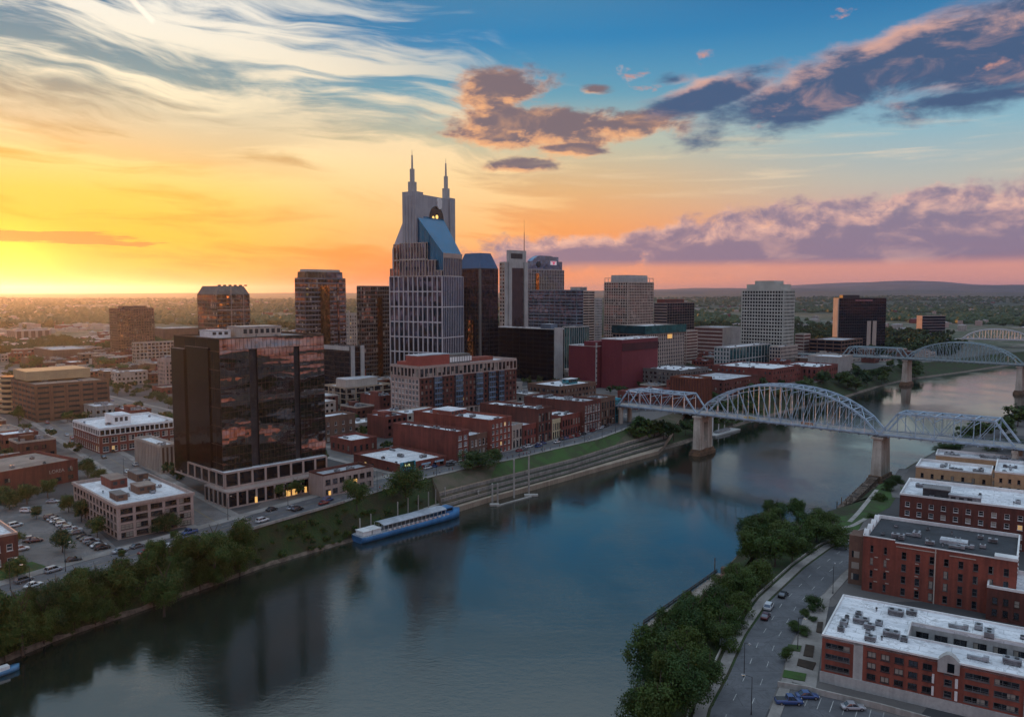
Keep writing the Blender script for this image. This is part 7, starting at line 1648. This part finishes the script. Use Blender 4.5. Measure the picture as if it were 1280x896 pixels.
def proto_block(seed, big):
    r = random.Random(seed); mb = MB(); w = r.uniform(12, 26) * big; d = r.uniform(11, 20) * big; h = r.choice((4.5, 6, 7.5, 8.5, 11)) * (1 if big < 1.5 else .9)
    hw, hd = w / 2, d / 2
    mb.box(-hw, -hd, 0, hw, hd, h, 0, False); mb.quad((-hw, -hd, h + .004), (hw, -hd, h + .004), (hw, hd, h + .004), (-hw, hd, h + .004), 1)
    for q_ in ((-hw - .1, -hd - .1, hw + .1, -hd + .3), (-hw - .1, hd - .3, hw + .1, hd + .1), (-hw - .1, -hd + .3, -hw + .3, hd - .3), (hw - .3, -hd + .3, hw + .1, hd - .3)): mb.box(q_[0], q_[1], h - .2, q_[2], q_[3], h + .7, 3)
    nf = max(1, int(h / 3.6))
    for f in range(nf):
        for i in range(int(w / 3.4)):
            if r.random() < .8: x = -hw + 1 + i * 3.4; mb.box(x, -hd - .06, f * 3.6 + 1.1, x + 1.7, -hd - .003, f * 3.6 + 2.8, 2, False)
        for i in range(int(d / 3.4)):
            if r.random() < .8: y = -hd + 1 + i * 3.4; mb.box(-hw - .06, y, f * 3.6 + 1.1, -hw - .003, y + 1.7, f * 3.6 + 2.8, 2, False)
    for i in range(r.randint(2, 7)):
        x = r.uniform(-hw + 1, hw - 3); y = r.uniform(-hd + 1, hd - 3); s = r.uniform(.8, 2.4); mb.box(x, y, h + .01, x + s, y + s * .8, h + r.uniform(.8, 2.0), 4)
    if r.random() < .4: mb.box(-hw * .5, 0, h + .01, hw * .2, hd * .7, h + 2.6, 0)
    wm = r.choice((brick, brick, brick2, brick3, brickb, stone, pink, conc)); rm = r.choice((whroof, whroof, whroof2, whroof2, grroof, tanroof, blroof)); nm = {brick: 'red brick', brick2: 'dark brick', brick3: 'orange brick', brickb: 'brown brick', stone: 'pale stone', pink: 'pinkish stone', conc: 'grey concrete'}[wm]
    rn = {whroof: 'white', whroof2: 'pale grey', grroof: 'dark grey', tanroof: 'tan', blroof: 'black'}[rm]
    return mb.mesh('low_building', [wm, rm, g_blk, wm if r.random() < .5 else stone, metalg]), max(w, d) / 2, nm, rn
PB = [proto_block(100 + k, 1.0) for k in range(22)]; PS = [proto_block(200 + k, 2.0) for k in range(12)]
fr = random.Random(5); nfill = 0
ca, sa = math.cos(R(46.5)), math.sin(R(46.5))
def place(P_, x, y, where, az=R(46.5)):
    me, rad, wn, rn = P_; o = bpy.data.objects.new('low_building', me); o.location = (x, y, GZ); o.rotation_euler = (0, 0, az + fr.choice((0, 0, R(90)))); put(o)
    tag(o, 'small %s building with %s roof %s' % (wn, rn, where), 'building', 'small %s buildings with %s roof %s' % (wn, rn, where))
    a = o.rotation_euler.z; occ.append((math.cos(a), math.sin(a), x * math.cos(a) + y * math.sin(a) - rad, x * math.cos(a) + y * math.sin(a) + rad, -x * math.sin(a) + y * math.cos(a) - rad, -x * math.sin(a) + y * math.cos(a) + rad))
cand = []
FAR = []
for i in range(-40, 60):
    for j in range(-60, 60):
        u = i * 29.0 + (8 if i % 3 == 0 else 0); v = j * 25.0 + (7 if j % 4 == 0 else 0); x = u * ca - v * sa; y = u * sa + v * ca
        if y < 280 or y > 1000: continue
        k = x / y
        if k < -.70 or k > .70: continue
        cand.append((x, y))
fr.shuffle(cand)
for x, y in cand:
    if nfill >= 292: break
    P_ = fr.choice(PB); rad = P_[1]
    if inland(x, y) < rad + 24 + (14 if y < 520 else 0): continue
    p = Vector((x, y))
    if not free(x, y, rad * .8 + 1): continue
    if min(seg_dist(p, CS1), seg_dist(p, CS2), seg_dist(p, CS3)) < rad + 9: continue
    if G(-20, 700).y - 5 < y < 300 and x < -100: continue
    px = 640 + 1000 * x / y; wh = 'in the low quarter at the left' if px < 420 else ('among the low roofs behind the brick row' if px < 860 else 'among the low roofs at the right')
    place(P_, x, y, wh, R(46.5) + fr.uniform(-.03, .03)); nfill += 1
def hillz(x, y):
    """height of the rolling country beyond the city"""
    d = math.hypot(x, y)
    if d < 2200: return GZ - 3
    az_ = math.atan2(x, y); t = min(1, (d - 2200) / 3500); t = t * t * (3 - 2 * t)
    n = mnoise.fractal(Vector((x * .00022, y * .00022, 1.7)), .9, 2.0, 5)
    rg = max(0, min(1, (az_ + .05) / .5))
    h = GZ - 3 + t * (20 + 50 * rg) * (.55 + n * .8)
    if d > 9000:
        u = min(1, (d - 9000) / 7000); u = u * u * (3 - 2 * u); n2 = mnoise.fractal(Vector((x * .00009, y * .00009, 9.1)), .9, 2.0, 5)
        h += u * (50 + 240 * rg) * (.66 + n2 * .8)
    return h
# suburbs further out, past the first three hundred: one mass of roofs
ns = 0; rest = MB()
while ns < 900:
    y = 950 + 5400 * fr.random() ** 1.7; k = fr.uniform(-.68, .72); x = k * y
    if inland(x, y) < 60: continue
    if fr.random() > (1.0 if k < -.1 else .75): continue
    px = 640 + 1000 * k; wh = 'in the hazy suburbs at the left' if px < 480 else 'before the wooded hills at the right' if px > 800 else 'far behind the skyline'
    if mnoise.noise(Vector((x * .0012, y * .0012, 2))) < -.12: continue
    if not free(x, y, 25): continue
    w, d, h = fr.uniform(8, 34), fr.uniform(8, 24), fr.choice((4, 5, 6, 8, 10, 13)); a = fr.uniform(-.15, .15) + R(46.5); c_, s__ = math.cos(a), math.sin(a); zb_ = max(GZ, hillz(x, y)) - 1
    n0_ = len(rest.v); mi = fr.randint(0, 3); rest.box(-w / 2, -d / 2, 0, w / 2, d / 2, h, mi, False); rest.m[-5] = fr.choice((4, 4, 5, 5, 6)); rest.box(-w * .2, -d * .2, h + .01, w * .1, d * .1, h + 1.5, 5, False)
    rest.v[n0_:] = [(x + p[0] * c_ - p[1] * s__, y + p[0] * s__ + p[1] * c_, zb_ + p[2]) for p in rest.v[n0_:]]; ns += 1
tag(rest.build('far_houses', [brick, stone, pink, conc, whroof, whroof2, grroof]), kind='stuff')
# street trees in the filler quarters
nt = 0; tpts = []
while nt < 420:
    y = 330 + 900 * fr.random() ** 1.2; k = fr.uniform(-.68, .55); x = k * y
    if inland(x, y) < 14 or not free(x, y, 3): continue
    if min(seg_dist(Vector((x, y)), CS1), seg_dist(Vector((x, y)), CS2), seg_dist(Vector((x, y)), ST1)) < 8: continue
    px = 640 + 1000 * k
    nt += 1
    if nt > 90: tpts.append((x, y, GZ)); continue
    tree(x, y, GZ, fr.uniform(6, 11), fr.uniform(3.2, 6), 'small street tree %s' % ('between the low buildings of the left quarter' if px < 430 else 'between the low roofs behind the brick row' if px < 860 else 'near the left bank end of the far bridges'), 'small street trees %s' % ('left' if px < 430 else 'middle' if px < 860 else 'right'), lod=1 if y < 620 else 2)
# far woods: nobody could count them
def woods(name, pts, s, seed):
    r = random.Random(seed); vs = []; fs = []
    for (x, y, z) in pts:
        rr = s * r.uniform(.6, 1.3); h = rr * r.uniform(.8, 1.4); n = 6; b = len(vs)
        a0_ = r.uniform(0, 1)
        for (f, zz_) in ((1.0, .15), (.95, .55), (.5, .95)):
            for i in range(n): a = a0_ + 6.283 * i / n; q_ = rr * f * r.uniform(.75, 1.15); vs.append((x + math.cos(a) * q_, y + math.sin(a) * q_, z + h * zz_ * r.uniform(.85, 1.15)))
        vs.append((x, y, z + h * r.uniform(.95, 1.15)))
        for k in range(2):
            for i in range(n): fs.append((b + k * n + i, b + k * n + (i + 1) % n, b + (k + 1) * n + (i + 1) % n, b + (k + 1) * n + i))
        for i in range(n): fs.append((b + 2 * n + i, b + 2 * n + (i + 1) % n, b + 3 * n))
    me = bpy.data.meshes.new(name); me.from_pydata(vs, [], fs); me.materials.append(LF[2]); o = bpy.data.objects.new(name, me); put(o); tag(o, kind='stuff'); return o
pts = []
wr = random.Random(12)
while len(pts) < 15000:
    y = 1000 + 7500 * wr.random() ** 1.9; k = wr.uniform(-.70, .74); x = k * y
    if inland(x, y) < 35: continue
    nz = mnoise.noise(Vector((x * .0016, y * .0016, 5))) + .5 * mnoise.noise(Vector((x * .006, y * .006, 5)))
    if nz < (-.02 if y < 1700 else -.22): continue
    if y < 1700 and not free(x, y, 8): continue
    pts.append((x, y, max(GZ, hillz(x, y)) - .5))
woods('far_woods', [p for p in pts if p[1] >= 1900], 11.0, 3)
def leafy(name, pts, s, seed):
    r = random.Random(seed); vs = []; fs = []; src = [([v.co[:] for v in m.vertices], [tuple(p.vertices) for p in m.polygons]) for m in CF]
    for (x, y, z) in pts:
        V_, F_ = r.choice(src); k = s * r.uniform(.65, 1.3); a = r.uniform(0, 6.28); c_, s__ = math.cos(a) * k, math.sin(a) * k; b = len(vs); zk = k * r.uniform(.85, 1.25)
        vs.extend([(x + p[0] * c_ - p[1] * s__, y + p[0] * s__ + p[1] * c_, z + p[2] * zk) for p in V_]); fs.extend([tuple(b + i for i in f) for f in F_])
    me = bpy.data.meshes.new(name); me.from_pydata(vs, [], fs); me.materials.append(LF[2]); o = bpy.data.objects.new(name, me); put(o); tag(o, kind='stuff')
leafy('street_greenery', tpts, 4.6, 4)
leafy('near_woods', [p for p in pts if p[1] < 1900], 8.5, 6)
# hills: a terrain sheet fanning out to the horizon
mb = MB(); na, nr = 150, 70; rs = [2300 * (30000 / 2300) ** (i / (nr - 1)) for i in range(nr)]
for rr in rs:
    for i in range(na): a = R(-52) + R(106) * i / (na - 1); x, y = math.sin(a) * rr, math.cos(a) * rr; mb.v.append((x, y, hillz(x, y)))
for j in range(nr - 1):
    for i in range(na - 1): a = j * na + i; mb.f.append([a, a + na, a + na + 1, a + 1][::-1][::1]); mb.m.append(0); mb.sm.append(True)
hm = bpy.data.materials.new('wooded_hills'); hm.use_nodes = True; t = NT(hm.node_tree); bs = hm.node_tree.nodes['Principled BSDF']
o_ = t.new('ShaderNodeTexCoord').outputs['Object']; n1 = t.noise(o_, .0022, 6, .65); n2 = t.noise(o_, .012, 4, .7)
col = t.mix(t.sm(n1, .42, .6), (.030, .045, .018), (.065, .07, .035)); col = t.mix(t.sm(n2, .60, .68) * t.sm(n1, .5, .6), col, (.22, .19, .16))
t.put(bs.inputs['Base Color'], col); bs.inputs['Roughness'].default_value = .95
bmp = t.new('ShaderNodeBump'); bmp.inputs['Distance'].default_value = 8; bmp.inputs['Strength'].default_value = .7; t.put(bmp.inputs['Height'], t.noise(o_, .03, 4, .7)); hm.node_tree.links.new(bmp.outputs[0], bs.inputs['Normal'])
o = mb.build('hills', [hm]); tag(o, kind='structure')

# the air: one closed box of thin, even haze round everything
mb = MB(); mb.box(-30500, -1200, -3.0, 30500, 31000, 330, 0)
m = bpy.data.materials.new('haze'); m.use_nodes = True; nt = m.node_tree; nt.nodes.clear()
pv = nt.nodes.new('ShaderNodeVolumePrincipled'); pv.inputs['Color'].default_value = (.44, .54, 1.0, 1); pv.inputs['Density'].default_value = .000030; pv.inputs['Anisotropy'].default_value = .74
mo = nt.nodes.new('ShaderNodeOutputMaterial'); nt.links.new(pv.outputs[0], mo.inputs['Volume']); m.cycles.homogeneous_volume = True
HAZE = mb.build('haze', [m]); tag(HAZE, kind='stuff')
